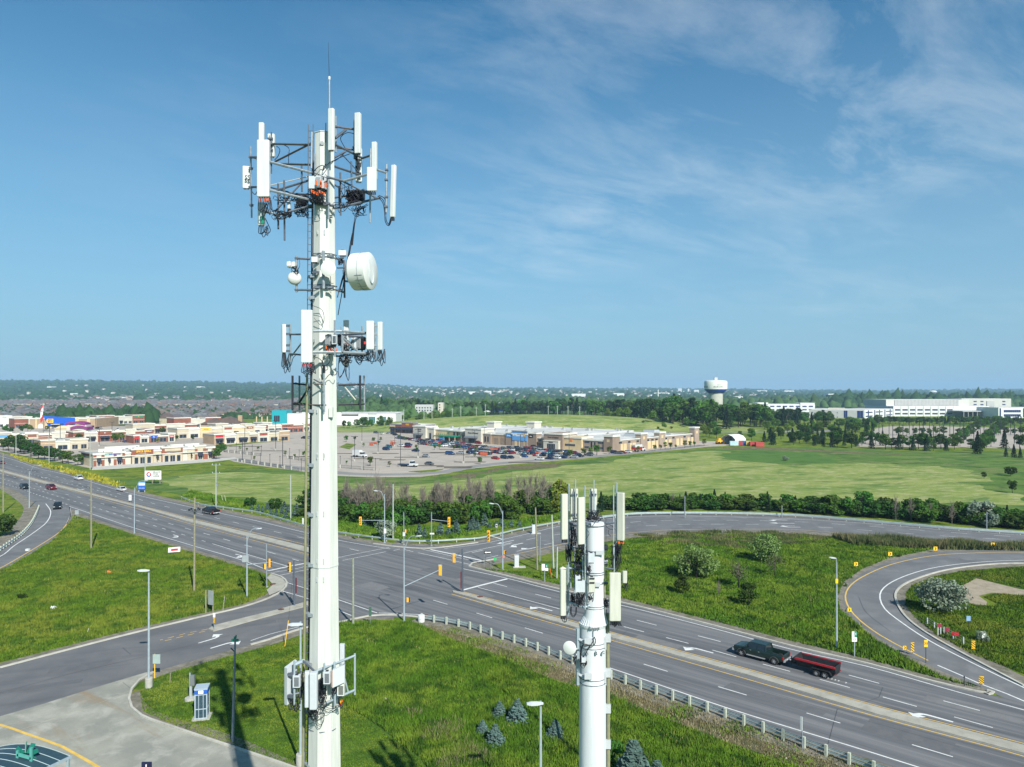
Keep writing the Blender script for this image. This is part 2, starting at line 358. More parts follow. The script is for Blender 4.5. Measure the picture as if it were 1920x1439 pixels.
hm=np_mesh('hills',V,Q,HILLM);hm.polygons.foreach_set('use_smooth',[True]*len(hm.polygons));ho=bpy.data.objects.new('hills',hm);COL.objects.link(ho);ho['kind']='structure'
# grassy mound behind the big store
def mound(x,y):
 u=(x-25)/175;v=(y-640)/95;r=u*u+v*v;return 10.5*max(0,1-r)**1.2 if r<1 else 0
V=[];Q=[];n_=44
for j in range(n_+1):
 for i in range(n_+1):xx=-155+360*i/n_;yy=540+200*j/n_;V.append((xx,yy,mound(xx,yy)+.04))
for j in range(n_):
 for i in range(n_):k=j*(n_+1)+i;Q.append((k,k+1,k+n_+2,k+n_+1))
mm=np_mesh('grass_mound',V,Q,FIELD);mm.polygons.foreach_set('use_smooth',[True]*len(mm.polygons));mo=bpy.data.objects.new('hill',mm);COL.objects.link(mo);mo['kind']='structure'
def sheet(name,pts,z,m,curve=False,raw=False):
 P=pts if raw else GG(pts)
 if curve:P=[(p.x+a_*math.sin(p.y*.31+1)*math.cos(p.x*.23),p.y+1.6*a_*math.sin(p.x*.17+2)*math.cos(p.x*.071))for a_ in(.012*sum(q[1]for q in P)/len(P),)for p in resample(P+[P[0]],3.0)][:-1]
 b=MB();b.poly(P,z,m);return struct(name,b)
sheet('field',[(200,902),(307,895),(400,884),(480,880),(560,880),(640,892),(790,897),(870,888),(941,876),(1071,866),(1188,855),(1267,847),(1345,841),(1500,838),(1700,846),(2100,850),(2200,960),(1920,975),(1500,960),(1200,955),(1050,965),(900,960),(640,975),(560,972),(460,948),(360,932),(280,918)],.006,FIELDG)
sheet('field',[(310,900),(345,892),(420,887),(480,885),(575,896),(578,950),(520,945),(440,936),(375,924),(325,908)],.012,FIELD,True)
sheet('field',[(632,908),(700,908),(800,908),(880,897),(950,889),(1040,876),(1150,864),(1260,850),(1345,846),(1370,850),(1350,858),(1400,866),(1500,873),(1590,868),(1700,872),(1800,880),(1850,900),(1800,905),(1850,916),(1900,928),(1920,944),(1700,944),(1500,943),(1300,944),(1150,944),(900,938),(632,935)],.012,FIELD,True)
sheet('field',[(1345,854),(1400,848),(1480,846),(1545,856),(1560,866),(1500,871),(1430,867),(1375,861)],.018,ground_mat('dark_green_crop',[(.06,.135,.024),(.085,.16,.03),(.045,.10,.02)],[(.2,.4,.6,(.15,(.3,2,1))),(.1,.5,.7)],speck=.3,bump=.5,bscale=1.5),True)
sheet('bare_strip',[(840,893),(900,884),(960,876),(1040,868),(1062,869),(1000,879),(930,887),(870,896)],.016,DRYV,True)
sheet('lawn',[(560,1302),(640,1318),(700,1352),(780,1410),(850,1470),(860,1600),(420,1600),(400,1420),(300,1340),(270,1290),(300,1262),(400,1232),(520,1205)],.006,LAWN)
sheet('dry_verge',[(780,1168),(850,1172),(930,1194),(1043,1232),(1143,1268),(1369,1345),(1640,1437),(1700,1465),(1600,1470),(1490,1434),(1400,1404),(1250,1348),(1143,1304),(1050,1277),(980,1250),(900,1218),(830,1193),(780,1174)],.006,DRYV)
sheet('sand_patch',[(1800,1101),(1831,1085),(1870,1093),(1925,1105),(1990,1112),(1990,1122),(1920,1119),(1868,1115),(1845,1120),(1870,1132),(1868,1138),(1830,1137),(1800,1128),(1790,1112)],.006,SAND,True)
sheet('sand_patch',[(245,1292),(262,1286),(275,1312),(330,1345),(430,1385),(560,1425),(580,1439),(520,1439),(420,1402),(320,1366),(262,1345),(240,1320)],.010,GRAVEL,True)
sheet('marsh_grass',[(1170,1000),(1300,996),(1500,998),(1700,1014),(1920,1022),(2050,1026),(2050,1034),(1920,1034),(1760,1030),(1600,1028),(1500,1024),(1400,1034),(1300,1040),(1200,1022)],.006,DRYV,True)
# ---------------------------------------------------------------- roads
far_w=[(-80,826),(0,852),(30,861),(70,875),(125,888),(250,924),(375,952),(480,973),(572,994),(637,1009),(700,1020),(745,1026)]
far_e=[(880,1063),(951,1081),(1050,1106),(1167,1131),(1338,1174),(1495,1215),(1625,1245),(1750,1279),(1852,1301),(1960,1330),(2150,1385)]
near_e=[(2150,1590),(1900,1512),(1640,1427),(1369,1341),(1143,1262),(1043,1229),(930,1191),(856,1171),(785,1158)]
near_w=[(537,1094),(508,1076),(457,1058),(362,1030),(250,996),(175,972),(130,954),(0,910),(-80,884)]
def multi(*L):
 out=[]
 for l in L:out+=[tuple(p)for p in CV(l,4)]
 return out
b=MB();b.poly(multi(far_w,far_e,near_e,[(785,1158),(700,1157),(640,1146),(537,1094)],near_w),.020,ASPH);main_road=struct('road',b)
ne_up=[(735,1020),(833,1026),(896,1018),(974,1002),(1050,984),(1138,969.5),(1234,964),(1338,965),(1495,970),(1625,978),(1783,991),(1920,1000),(2200,1020)]
ne_lo=[(2200,1041),(1920,1022),(1730,1013),(1585,1003),(1495,996),(1365,995),(1260,996.5),(1182,1002),(1138,1008),(1049,1025),(974,1041),(925,1050),(890,1058),(870,1075)]
b=MB();b.poly(multi(ne_up,ne_lo)+GG([(700,1100)]),.016,ASPH3);ne_road=struct('road',b)
sw_up=[(-200,1303),(0,1253),(125,1220),(250,1188),(375,1158),(455,1139),(505,1122),(530,1108),(537,1094)]
sw_lo=[(785,1159),(740,1155),(691,1156),(640,1167),(572,1178),(505,1200),(390,1231),(300,1257),(0,1344),(-200,1405)]
b=MB();b.poly(multi(sw_up)+GG([(620,1110)])+multi(sw_lo),.016,ASPH2);sw_road=struct('road',b)
lr_l=[(-80,896),(0,907),(25,918),(50,933),(68,948),(69,960),(58,980),(37,1001),(0,1029),(-80,1070)]
lr_r=[(-80,1106),(0,1069),(50,1041),(87,1019),(117,998),(133,972),(136,956),(175,973)]
b=MB();b.poly(multi(lr_l,lr_r)+GG([(175,955),(60,905)]),.016,ASPH3);lramp=struct('road',b)
lo_o=[(2200,1040),(1920,1031),(1836,1032),(1757,1036),(1677,1051),(1625,1071),(1594,1092),(1581,1115),(1586,1143),(1606,1168),(1651,1199),(1704,1229),(1767,1260),(1836,1287),(1856,1297),(1960,1345),(2150,1430)]
lo_i=[(2150,1370),(1960,1302),(1920,1287),(1809.7,1229),(1743.6,1192),(1704,1163),(1685.6,1139),(1679,1115),(1691,1099.5),(1725,1083.7),(1783,1068),(1862,1058.6),(1920,1057),(2200,1064)]
b=MB();b.poly(multi(lo_o,lo_i),.016,ASPH3);loop=struct('road',b)
# gravel shoulders under the asphalt edges
b=MB()
for ii,(L,wd)in enumerate(((far_w,5),(near_w[1:7],5.5),(far_e[:9],6),(near_e,5.5),(ne_lo,6),(ne_up,5),(sw_up,3.4),(sw_lo[1:],3.6),(lr_l,6),(lr_r[:6],3.2),(lo_o[:15],4.2),(lo_i[1:],4.2))):b.ribbon(CV(L),wd,.0035+.001*ii,GRAVEL)
struct('gravel_shoulder',b)
b=MB();b.poly(GG([(508,1078),(530,1086),(537,1096),(528,1108),(505,1118),(500,1108),(512,1098),(500,1085)]),.13,MEDM);struct('pavement',b)
# kerbs and medians
b=MB()
for L in(far_e[:9]+[(1856,1298)],[(1920,1287),(1809.7,1229),(1743.6,1192),(1704,1163),(1685.6,1139),(1679,1115),(1691,1099.5),(1725,1083.7),(1783,1068),(1862,1058.6),(1920,1057),(2200,1064)],[(508,1076),(528,1083),(538,1094),(530,1108),(505,1122),(455,1139),(375,1158),(250,1188),(125,1220),(0,1253)],[(785,1158),(740,1154),(691,1156),(640,1167),(572,1178),(505,1200),(470,1210)],[(880,1063),(886,1056),(905,1053),(930,1049)],[(700,1020),(745,1026),(800,1029),(833,1026.5),(896,1018)]):
 b.kerb(CV(L,1.5),.3,0,.15,KERB)
b.kerb(CV([(1851,1296),(1862,1299),(1850,1303)],.5),.4,0,.15,KERB)
struct('kerb',b)
med_e_u=[(1146,1189),(1396,1257),(1640,1327),(1920,1400),(2100,1450)];med_e_l=[(2100,1470),(1920,1415),(1640,1340),(1396,1265.5),(1146,1197),(1057,1171.5),(963,1145),(868,1117),(850,1112)]
b=MB();b.prism(GG([(849,1109),(868,1112),(963,1138.5),(1057,1163.5)]+med_e_u+med_e_l),.0,.15,MEDM);struct('median',b)
b=MB();b.prism(GG([(255,947.5),(350,972.5),(480,1003.5),(572,1026),(612,1037),(606,1041),(572,1035.5),(480,1011),(350,978),(255,950)]),.0,.15,MEDM);struct('median',b)
b=MB();b.poly(GG([(-80,853),(0,880.5),(62,897),(150,920),(255,947.5),(255,950),(150,923.5),(62,901),(0,884),(-80,858)]),.024,MEDM);struct('painted_median',b)
b=MB();b.prism(multi([(391,1181),(400,1175),(450,1162),(520,1145),(574,1130),(618,1119)])+multi([(622,1123),(574,1138),(500,1157.5),(430,1177),(400,1185),(391,1181)]),.0,.15,MEDM);struct('median',b)
# white and yellow markings, children of the roads they lie on
def mark(road,pts,w=.13,on=None,off=None,m=None,z=.0,st=0,name='lane_line',raw=False):
 b=MB();b.ribbon(pts if raw else CV(pts),w,(.028 if road is main_road else .024)+z,m or WLINE,on,off,st);b.build(name,parent=road)
mr=main_road
mark(mr,[(-80,831),(0,855.5),(30,864),(70,878),(125,891),(250,927),(375,955),(480,977),(572,999),(637,1014),(732,1030)],.16)
mark(mr,[(130,950),(175,965),(250,990),(362,1024),(457,1052),(505,1071)],.16)
mark(mr,[(868,1067),(951,1085),(1050,1110.5),(1167,1136),(1338,1179),(1495,1221),(1625,1250),(1802,1300),(1920,1332),(2100,1385)],.16)
mark(mr,[(710,1150),(785,1153),(856,1165),(920,1181),(979,1200),(1080,1234),(1143,1253),(1369,1330),(1640,1413.5),(1900,1496)],.16)
mark(mr,[(-80,851),(0,879),(62,896),(150,919),(250,945),(350,970),(480,1000),(574,1022),(600,1029)],.14,m=YLINE,name='yellow_line')
mark(mr,[(-80,860),(0,885),(62,902),(150,925),(250,952.5),(350,981),(480,1015),(574,1039),(600,1046)],.14,m=YLINE,name='yellow_line')
mark(mr,[(868,1110),(963,1135),(1057,1160),(1146,1186),(1396,1253.5),(1640,1323),(1920,1395),(2100,1445)],.14,m=YLINE,name='yellow_line')
mark(mr,[(847,1114.5),(963,1148.5),(1057,1175.5),(1146,1201),(1369,1265),(1640,1343.5),(1920,1419),(2100,1475)],.14,m=YLINE,name='yellow_line')
mark(mr,[(812.6,1126),(886,1148),(980,1176.6),(1186,1239.6),(1322.5,1281),(1482,1328.6),(1640,1376),(1900,1454)],.14,3.1,6.0)
mark(mr,[(925,1094),(1003,1114.5),(1085,1135),(1180,1160),(1290,1188),(1425,1223),(1567,1260),(1740,1307),(1900,1350),(2050,1390)],.14,3.1,6.0)
mark(mr,[(896,1102),(1000,1129),(1062,1146)],.14)
mark(mr,[(1098,1156),(1156,1172),(1217,1188),(1287,1206),(1378,1231.6),(1466,1255.5),(1568,1283),(1685,1316),(1900,1376),(2050,1418)],.14,3.1,3.2)
mark(mr,[(-80,843),(0,866),(60,883),(105,894),(150,907),(200,920),(240,931),(301,948),(357,960),(419,975),(531,1001),(570,1010),(662,1031),(700,1040)],.14,3,6)
mark(mr,[(40,884),(105,902),(172,917),(225,934)],.16,1.5,3)
mark(mr,[(-80,862),(0,888),(32,897),(67,907),(87,919),(140,931),(182,942),(225,955),(272,969),(327,985),(391,1003),(464,1024),(505,1036),(560,1052)],.14,3,6)
mark(mr,[(0,897),(60,915),(120,935),(159,946),(200,959),(246,973),(301,990),(340,1002),(385,1016)],.14,2,3)
mark(mr,[(398,1020),(480,1045),(545,1064)],.14)
mark(mr,[(0,905),(37,916),(75,930),(130,948)],.18,1.5,2)
mark(mr,[(505,1070.5),(540,1063),(576,1056)],.45,name='stop_line');mark(mr,[(512,1074),(560,1066),(590,1058)],.14,name='crosswalk_line');mark(mr,[(522,1080),(560,1072),(600,1063)],.14,name='crosswalk_line')
mark(mr,[(625,1048),(668,1039),(730,1027)],.14,name='crosswalk_line');mark(mr,[(642,1051.5),(680,1044),(724,1035)],.14,name='crosswalk_line')
mark(mr,[(807,1031),(860,1042),(907,1052.6)],.45,name='stop_line');mark(mr,[(790,1030),(850,1044),(897,1054.5)],.14,name='crosswalk_line');mark(mr,[(784,1037),(830,1047),(881,1059)],.14,name='crosswalk_line')
mark(mr,[(868,1107),(910,1096),(951,1086)],.5,name='stop_line')
mark(mr,[(738,1033),(750,1030)],.14);mark(mr,[(758,1031),(775,1035)],.14)
mark(mr,[(535,1092),(580,1106),(637,1126),(707,1150)],.16,name='crosswalk_line');mark(mr,[(530,1109),(580,1124),(637,1146),(659,1155)],.16,name='crosswalk_line')
ne=ne_road
mark(ne,[(833,1029),(896,1021.5),(974,1005),(1050,987),(1138,973),(1234,968),(1338,969),(1495,974),(1625,982),(1783,995),(1920,1004),(2150,1020)],.15)
mark(ne,[(905,1052),(974,1038),(1050,1021.5),(1138,1005),(1182,999.5),(1260,994),(1365,993),(1495,993.8),(1585,1001),(1730,1011),(1920,1020),(2150,1036)],.15,m=YLINE,name='yellow_line')
mark(ne,[(885,1037),(945,1023),(1005,1009),(1050,1002),(1138,986),(1182,980),(1234,977),(1338,976),(1420,976.5),(1500,979),(1625,987),(1783,999),(1920,1008)],.15,3,5)
mark(ne,[(912,1047),(970,1034),(1030,1020),(1138,996),(1226,985.5),(1300,983.5),(1380,983.5),(1444,984.5),(1585,992),(1730,1003),(1920,1014)],.15,3,5)
mark(ne,[(868,1038),(905,1030),(960,1018)],.14)
mark(lramp,[(-60,1066),(0,1044),(25,1025),(62,1000),(87,980),(95,960),(86,945)],.2);mark(lramp,[(-60,1094),(0,1066),(50,1037.5),(87,1015),(115,995),(131,970),(130,950)],.2,m=YLINE,name='yellow_line');mark(lramp,[(125,983),(132,965),(130,950)],.24)
lw=[(2150,1054),(1920,1051),(1836,1054.7),(1757,1064),(1704,1078),(1664,1097),(1650,1115),(1659,1142),(1691,1168),(1743.6,1202.5),(1836,1250),(1920,1290),(2100,1368)]
mark(loop,lw,.2)
mark(loop,[(2150,1042),(1920,1036),(1836,1037),(1757,1041.5),(1677.6,1057),(1625,1078),(1596,1097),(1585,1118),(1593,1142),(1611.6,1163),(1651,1192),(1704,1221),(1740,1239)],.2,m=YLINE,name='yellow_line')
mark(loop,[(1758,1248),(1800,1266),(1836,1282),(1889,1302),(2000,1350)],.2)
mark(loop,[(1920,1284),(1809,1226.5),(1750,1193)],.12,m=YLINE,name='yellow_line')
mark(sw_road,[(390,1180),(350,1188),(300,1201)],.12,.8,.6,m=YLINE,name='yellow_line');mark(sw_road,[(385,1184),(350,1192),(302,1204)],.12,.8,.6,m=YLINE,name='yellow_line')
mark(sw_road,[(470,1202),(505,1190),(560,1176)],.12)
ARL=[(-.08,-1.6),(.08,-1.6),(.08,-.2),(.0,.35),(-.45,.62),(-.45,.35),(-1.05,.85),(-.45,1.35),(-.45,1.0),(.05,.75),(.32,.1),(.25,-.4),(.12,-1.6)]
ARL=[(.08,-1.7),(.28,-1.7),(.30,.1),(.12,.55),(-.25,.85),(-.25,1.25),(-1.0,.6),(-.25,0),(-.25,.42),(.0,.25),(.08,-.2)]
ARS=[(-.09,-1.8),(.09,-1.8),(.09,.7),(.42,.7),(0,1.9),(-.42,.7),(-.09,.7)]
def arrow(road,px,py,toward,shape=ARL,s=1.25,flip=1):
 x,y=G(px,py);x2,y2=G(*toward);a=math.atan2(y2-y,x2-x)-math.pi/2
 P=[(x+s*(u*flip*math.cos(a)-v*math.sin(a)),y+s*(u*flip*math.sin(a)+v*math.cos(a)))for u,v in shape]
 b=MB();b.poly(P,.030 if road is main_road else .026,WLINE);b.build('turn_arrow',parent=road)
arrow(mr,1305,1218,(1100,1163));arrow(mr,1012,1141,(900,1111));arrow(mr,1738,1343,(1560,1294))
arrow(mr,331,1006,(420,1032),flip=-1);arrow(mr,450,1043,(520,1063),flip=-1);arrow(mr,150,918,(260,948));arrow(mr,82,896.5,(170,920))
arrow(sw_road,400,1197,(470,1176));arrow(sw_road,427,1208,(490,1189),flip=-1)
arrow(ne,965,1023,(905,1036),ARL,1.6);arrow(ne,948,1017,(888,1030),ARS,1.4);arrow(ne,992,1029,(930,1043),ARL,1.4,-1)
arrow(ne,1456,975.5,(1380,973),ARL,1.5,1);arrow(ne,1466,981.5,(1390,980),ARS,1.6);arrow(ne,1479,988.5,(1400,988),ARL,1.5,-1)
# black repair seams and manholes
SEAM=M('crack_sealant',(.035,.035,.04),.6,var=0)
for pts in([(0,1300),(140,1262),(300,1225),(430,1192)],[(1180,1020+160),(1100,1240)],[(780,1110),(900,1140),(1060,1186),(1250,1240),(1500,1316),(1800,1402)],[(940,1083),(1100,1123),(1300,1172),(1500,1226),(1750,1290)],[(700,1060),(800,1075),(880,1098)],[(1550,1405),(1570,1330)],[(1655,1290),(1648,1308),(1610,1322)],[(650,1090),(720,1082),(776,1069)],[(1610,1120),(1625,1150),(1670,1185)],[(230,1215),(245,1228)],[(300,990),(420,1024),(560,1064)],[(200,912),(330,945),(560,998)]):
 b=MB();b.ribbon(CV(pts,2),.05,.0265,SEAM);b.build('seam',parent=main_road)
PATCHM=[ground_mat('dark_patch',[(.108,.111,.118),(.125,.128,.134)],[(.8,.4,.6)],speck=.2,bump=.1,bscale=12),ground_mat('pale_patch',[(.168,.17,.172),(.15,.152,.156)],[(.8,.4,.6)],speck=.2,bump=.1,bscale=12)]
for i,(px,py,L_,W_,k)in enumerate(((830,1075,9,2.6,0),(700,1100,5,3,1),(1010,1160,12,1.2,0),(1230,1205,6,2.4,1),(1450,1310,10,1.6,0),(1700,1380,7,2.8,0),(1600,1240,9,1.0,1),(420,985,14,2.5,0),(300,958,12,1.5,1),(180,930,16,2,0),(560,1020,8,3,0),(1820,1330,8,1.4,1),(940,1125,4,2.5,0),(150,1250,6,2,0),(60,1290,9,1.2,0),(480,1170,5,1.5,0))):
 x,y=G(px,py);a=-.716 if i<13 else .42;c_,s_=math.cos(a),math.sin(a);b=MB();b.poly([(x+u*c_*L_/2-v*s_*W_/2,y+u*s_*L_/2+v*c_*W_/2)for u,v in((-1,-1),(-.3,-1.08),(1,-.95),(1.03,.9),(.2,1),(-.97,1.05))],.0235 if i<13 else .0195,PATCHM[k]);b.build('road_patch',parent=main_road if i<13 else sw_road)
MAN=M('rusty_iron',(.12,.05,.035),.8,var=.3,scale=6)
for px,py in((527,1145),(900,1121),(797,1156),(512,1097)):
 x,y=G(px,py);b=MB();b.cyl((x,y,0),(x,y,.165),.45,n=18,m=MAN);struct('manhole_cover',b)
# concrete apron of the filling station
b=MB();ap=[(-300,1434),(0,1344),(80,1321),(175,1291),(272,1262),(292,1259),(262,1276),(247,1293),(242,1312),(247,1328),(265,1343),(322,1364),(432,1401),(480,1417),(560,1445),(760,1530),(760,1900),(-400,1900)]
b.poly(GG(ap),.030,DRIVE);apron=struct('driveway',b)
b=MB();b.kerb(CV([(292,1259),(262,1276),(247,1293),(242,1312),(247,1328),(265,1343),(322,1364),(432,1401),(480,1417),(560,1445),(700,1505)],1.5),.22,0,.16,KERB);struct('kerb',b)
mark(apron,[(-60,1352),(0,1360),(50,1377),(117,1401),(140,1414),(185,1440),(230,1475)],.28,m=YLINE,z=.012,name='yellow_line')
mark(apron,[(40,1369),(110,1345),(190,1318),(250,1293)],.05,m=M('joint',(.34,.33,.25),.9,var=0),z=.012,name='expansion_joint')
mark(apron,[(230,1280),(250,1296)],.04,m=SEAM,z=.012,name='expansion_joint')
# ---------------------------------------------------------------- car parks
b=MB()
lot=[(-60,838),(0,846),(60,858),(120,868),(169,878.5),(240,873),(330,868),(400,861.5),(425,861),(440,866.5),(480,873),(530,879.5),(577,886),(636,893),(700,895.5),(790,894.5),(840,888),(866,881.5),(941,872.5),(1071,862),(1188,852),(1267,844),(1330,838),(1372,836),(1380,829),(1310,827),(1290,812),(1150,800),(760,797),(640,796),(300,793),(0,793),(-200,793)]
b.poly(GG(lot),.020,LOT);struct('car_park',b)
b=MB();b.ribbon(CV([(250,873),(330,867),(400,858.5),(432,860),(480,868),(577,880),(640,887.5),(700,890),(770,889.5),(840,884),(870,878),(941,869),(1071,859.5),(1188,850),(1320,835)]),7.0,.026,LANE);struct('ring_lane',b)
b=MB();b.prism(multi([(766,885),(800,882.5),(832,880),(815,884.5),(790,886.5),(766,885)]),0,.17,GRASS);b.prism(GG([(636,839),(650,832),(668,834),(655,843)]),0,.15,GRASS);b.prism(GG([(400,838),(480,829),(530,826),(532,827.5),(480,831),(402,841)]),0,.15,GRASS)
for cx0,cy0 in((722,851),(735,863),(770,858),(857,878),(851,876),(815,850),(826,849),(849,843.5),(860,853.5),(880,867),(893,857.5),(906,857.5),(982,868),(505,846),(560,857),(690,861),(650,851),(460,838),(758,843),(800,874)):
 x,y=G(cx0,cy0);wl=rng.uniform(5,9);b.prism([(x-wl,y-1),(x+wl,y-1.2),(x+wl+.7,y),(x+wl,y+1),(x-wl,y+1.1)],0,.15,M('island_mulch',(.07,.055,.04),.95,var=.3,scale=.3,stretch=(0,(1,1,1))))
struct('car_park_island',b)
sheet('car_park',[(1605,838),(1610,832),(1629,812),(1642,804),(1665,800),(1740,799),(1830,801.5),(2100,808),(2160,842),(1920,842),(1780,839),(1700,838.5)],.020,LOT)
sheet('grass_strip',[(1760,797),(1780,793),(1870,795),(1920,797),(1920,800),(1830,800)],.016,LAWN)
sheet('track',[(1300,812),(1420,812),(1540,811),(1570,808),(1550,806),(1450,809),(1330,808)],.016,LANE)
sheet('track',[(1370,838),(1400,839),(1500,842),(1600,848),(1690,851),(1690,853),(1600,851),(1500,846),(1400,843),(1350,842)],.022,DRYV)
b=MB()
for i in range(9):
 p=G(430+i*0,860)
for k,(a,c)in enumerate((((672,828),(836,867)),((735,822),(905,862)),((800,826),(960,858)))):
 b.ribbon(CV([a,c]),.12,.027,WLINE,2.6,.4)
b.build('bay_lines')['kind']='structure'
# ================================================================ vegetation
LEAFS={}
def leafmat(name,c,var=.45,rnd=.5,trans=.25):return M(name,c,.75,var=var,scale=.5,rnd=rnd,spec=.15,trans=trans)
LF_DARK=leafmat('dark_leaves',(.040,.090,.014));LF_MID=leafmat('green_leaves',(.070,.145,.020));LF_LIGHT=leafmat('light_leaves',(.12,.20,.030))
LF_CON=leafmat('conifer_needles',(.022,.052,.020));LF_BLUE=leafmat('blue_spruce_needles',(.10,.165,.145),.3,.3,.1);LF_SILVER=leafmat('silver_leaves',(.23,.29,.21),.3,.2)
LF_OLIVE=leafmat('willow_leaves',(.16,.24,.07),.3,.2);LF_YEL=leafmat('yellow_green_leaves',(.16,.20,.02),.35,.2);LF_FAR=leafmat('distant_leaves',(.026,.058,.020))
BARK=M('bark',(.085,.07,.055),.9,var=.3,scale=5);TWIG=M('bare_twigs',(.17,.148,.12),.9,var=.25,scale=3)
def quads(nr,C,size,flat=0.0,nrm=None):
 """leaf-sized quads at points C (n,3)"""
 n=len(C);A=nr.normal(size=(n,3));
 if nrm is not None:A=A*(1-flat)+nrm*flat*1.6
 A/=np.linalg.norm(A,axis=1)[:,None]+1e-9;B=nr.normal(size=(n,3));U=np.cross(A,B);U/=np.linalg.norm(U,axis=1)[:,None]+1e-9;Vv=np.cross(A,U)
 s=(size*nr.uniform(.6,1.3,n))[:,None];U=U*s;Vv=Vv*s*.75
 V=np.stack([C-U,C-Vv*.9,C+U,C+Vv*.9],1).reshape(-1,3);Q=np.arange(4*n).reshape(n,4);return V,Q
def crown_pts(nr,h0,h1,r,n,lobes=14,shape='round',jag=.35):
 L=[];hc=(h0+h1)/2;hr=(h1-h0)/2
 for _ in range(lobes):
  t=nr.uniform(-.85,.9);a=nr.uniform(0,6.28)
  pr=math.sqrt(max(0,1-t*t))if shape=='round' else(1-(t+1)/2)*.95+.05
  rad=r*pr*nr.uniform(.35,.85);L.append((rad*math.cos(a),rad*math.sin(a),hc+t*hr*.82,r*nr.uniform(.28,.48)*(pr*.6+.5)))
 L=np.array(L);k=nr.integers(0,len(L),n);d=nr.normal(size=(n,3));d/=np.linalg.norm(d,axis=1)[:,None]
 q=nr.uniform(.55,1.0,n)[:,None]**.6
 P=L[k,:3]+d*L[k,3:4]*q*np.array([1,1,.8]);P[:,2]=np.maximum(P[:,2],h0*.7)
 return P,d
def trunk_mb(h,r,limbs,nr,spread,top=.8,m=None):
 b=MB();b.tube([(0,0,0),(.04*h*nr.uniform(-1,1)*.5,0,h*.4),(0,.02*h,h*top)],[r,r*.7,r*.25],7,m)
 for _ in range(limbs):
  a=nr.uniform(0,6.28);z=h*nr.uniform(.3,.65);b.tube([(0,0,z),(spread*.5*math.cos(a),spread*.5*math.sin(a),z+h*.12),(spread*.85*math.cos(a),spread*.85*math.sin(a),z+h*.25)],[r*.5,r*.3,r*.1],5,m)
 return b
def broadleaf(seed,h,r,mat,n=900,size=.45,h0=None,name='broadleaf_tree',lobes=16):
 nr=np.random.default_rng(seed);P,d=crown_pts(nr,h*.22 if h0 is None else h0,h,r,n,lobes);V,Q=quads(nr,P,size,.35,d)
 return('broad',np_mesh('crown',V,Q,mat),trunk_mb(h,h*.022+.05,5,nr,r,m=BARK).mesh('trunk',BARK,True))
def conifer(seed,h,r,mat,n=900,size=.35,tiers=11,drop=.25):
 nr=np.random.default_rng(seed);P=[];Nn=[]
 for i in range(n):
  t=nr.uniform(0,1)**.75;k=int(t*tiers);z=h*(.06+.94*(k+nr.uniform(0,.55))/tiers);rr=r*(1-(k+.3)/tiers)+.04*r
  a=nr.uniform(0,6.28);arms=7+k%3;a=(round(a/6.28*arms)/arms)*6.28+nr.normal()*.16+k*.7;q=nr.uniform(.15,1)**.6*rr*nr.uniform(.8,1.1)
  P.append((q*math.cos(a),q*math.sin(a),max(.05,z-q*drop+nr.normal()*.02*h)));Nn.append((math.cos(a)*.4,math.sin(a)*.4,1))
 V,Q=quads(nr,np.array(P),size,.55,np.array(Nn));return('con',np_mesh('crown',V,Q,mat),trunk_mb(h,h*.016+.03,0,nr,0,.95,BARK).mesh('trunk',BARK,True))
def baretree(seed,h,r,limbs=16,n=130):
 nr=np.random.default_rng(seed);b=MB();b.tube([(0,0,0),(.1,.1,h*.5),(0,0,h)],[.09,.06,.02],5,TWIG)
 for i in range(limbs):
  a=nr.uniform(0,6.28);z=h*nr.uniform(.2,.8);rr=r*nr.uniform(.4,1)*(1.15-z/h);e=Vector((rr*math.cos(a),rr*math.sin(a),z+h*nr.uniform(.15,.35)))
  b.tube([(0,0,z),tuple(e*.5+Vector((0,0,z*.5))),tuple(e)],[.05,.035,.012],4,TWIG)
  for _ in range(n//limbs):
   s=Vector((0,0,z)).lerp(e,nr.uniform(.3,1));b.bar(s,s+Vector((nr.normal()*.35,nr.normal()*.35,abs(nr.normal())*.8+.2)),.03,.03,TWIG)
 return('bare',b.mesh('branches',TWIG),None)
def plant(proto,name,label,cat,loc,s=1.0,group=None,parts=True):
 sc_=s if isinstance(s,tuple)else(s,s,s)
 if parts and proto[2]:
  r=thing(name,label,cat,loc,rng.uniform(0,6.28),group);r.scale=sc_
  for me,nm in((proto[1],'crown'),(proto[2],'trunk')):
   o=bpy.data.objects.new(nm,me);COL.objects.link(o);o.parent=r
 else:
  r=bpy.data.objects.new(name,proto[1]);COL.objects.link(r);r.location=loc;r.rotation_euler=(0,0,rng.uniform(0,6.28));r.scale=sc_;tag(r,label,cat,group)
 return r
PB=[broadleaf(i,12,4.4,m,1300,.50)for i,m in enumerate((LF_DARK,LF_MID,LF_MID,LF_DARK,LF_LIGHT))]
PC=[conifer(20+i,12,2.9,LF_CON,1300,.42,13)for i in range(3)]
PP=[broadleaf(30+i,15,2.6,LF_CON,1200,.42,h0=3,lobes=20)for i in range(2)]
PY=[broadleaf(40+i,5,1.5,m,520,.24)for i,m in enumerate((LF_MID,LF_LIGHT,LF_MID))]
PS=[broadleaf(50+i,3.6,2.1,m,900,.26,h0=.3)for i,m in enumerate((LF_DARK,LF_MID,LF_DARK,LF_MID))]
PBARE=[baretree(60+i,6.5,1.7)for i in range(4)]
PBL=[conifer(70+i,3.0,1.15,LF_BLUE,1500,.13,9,.18)for i in range(3)]
PBLs=[conifer(80+i,3.2,1.05,LF_BLUE,420,.22,8,.18)for i in range(2)]
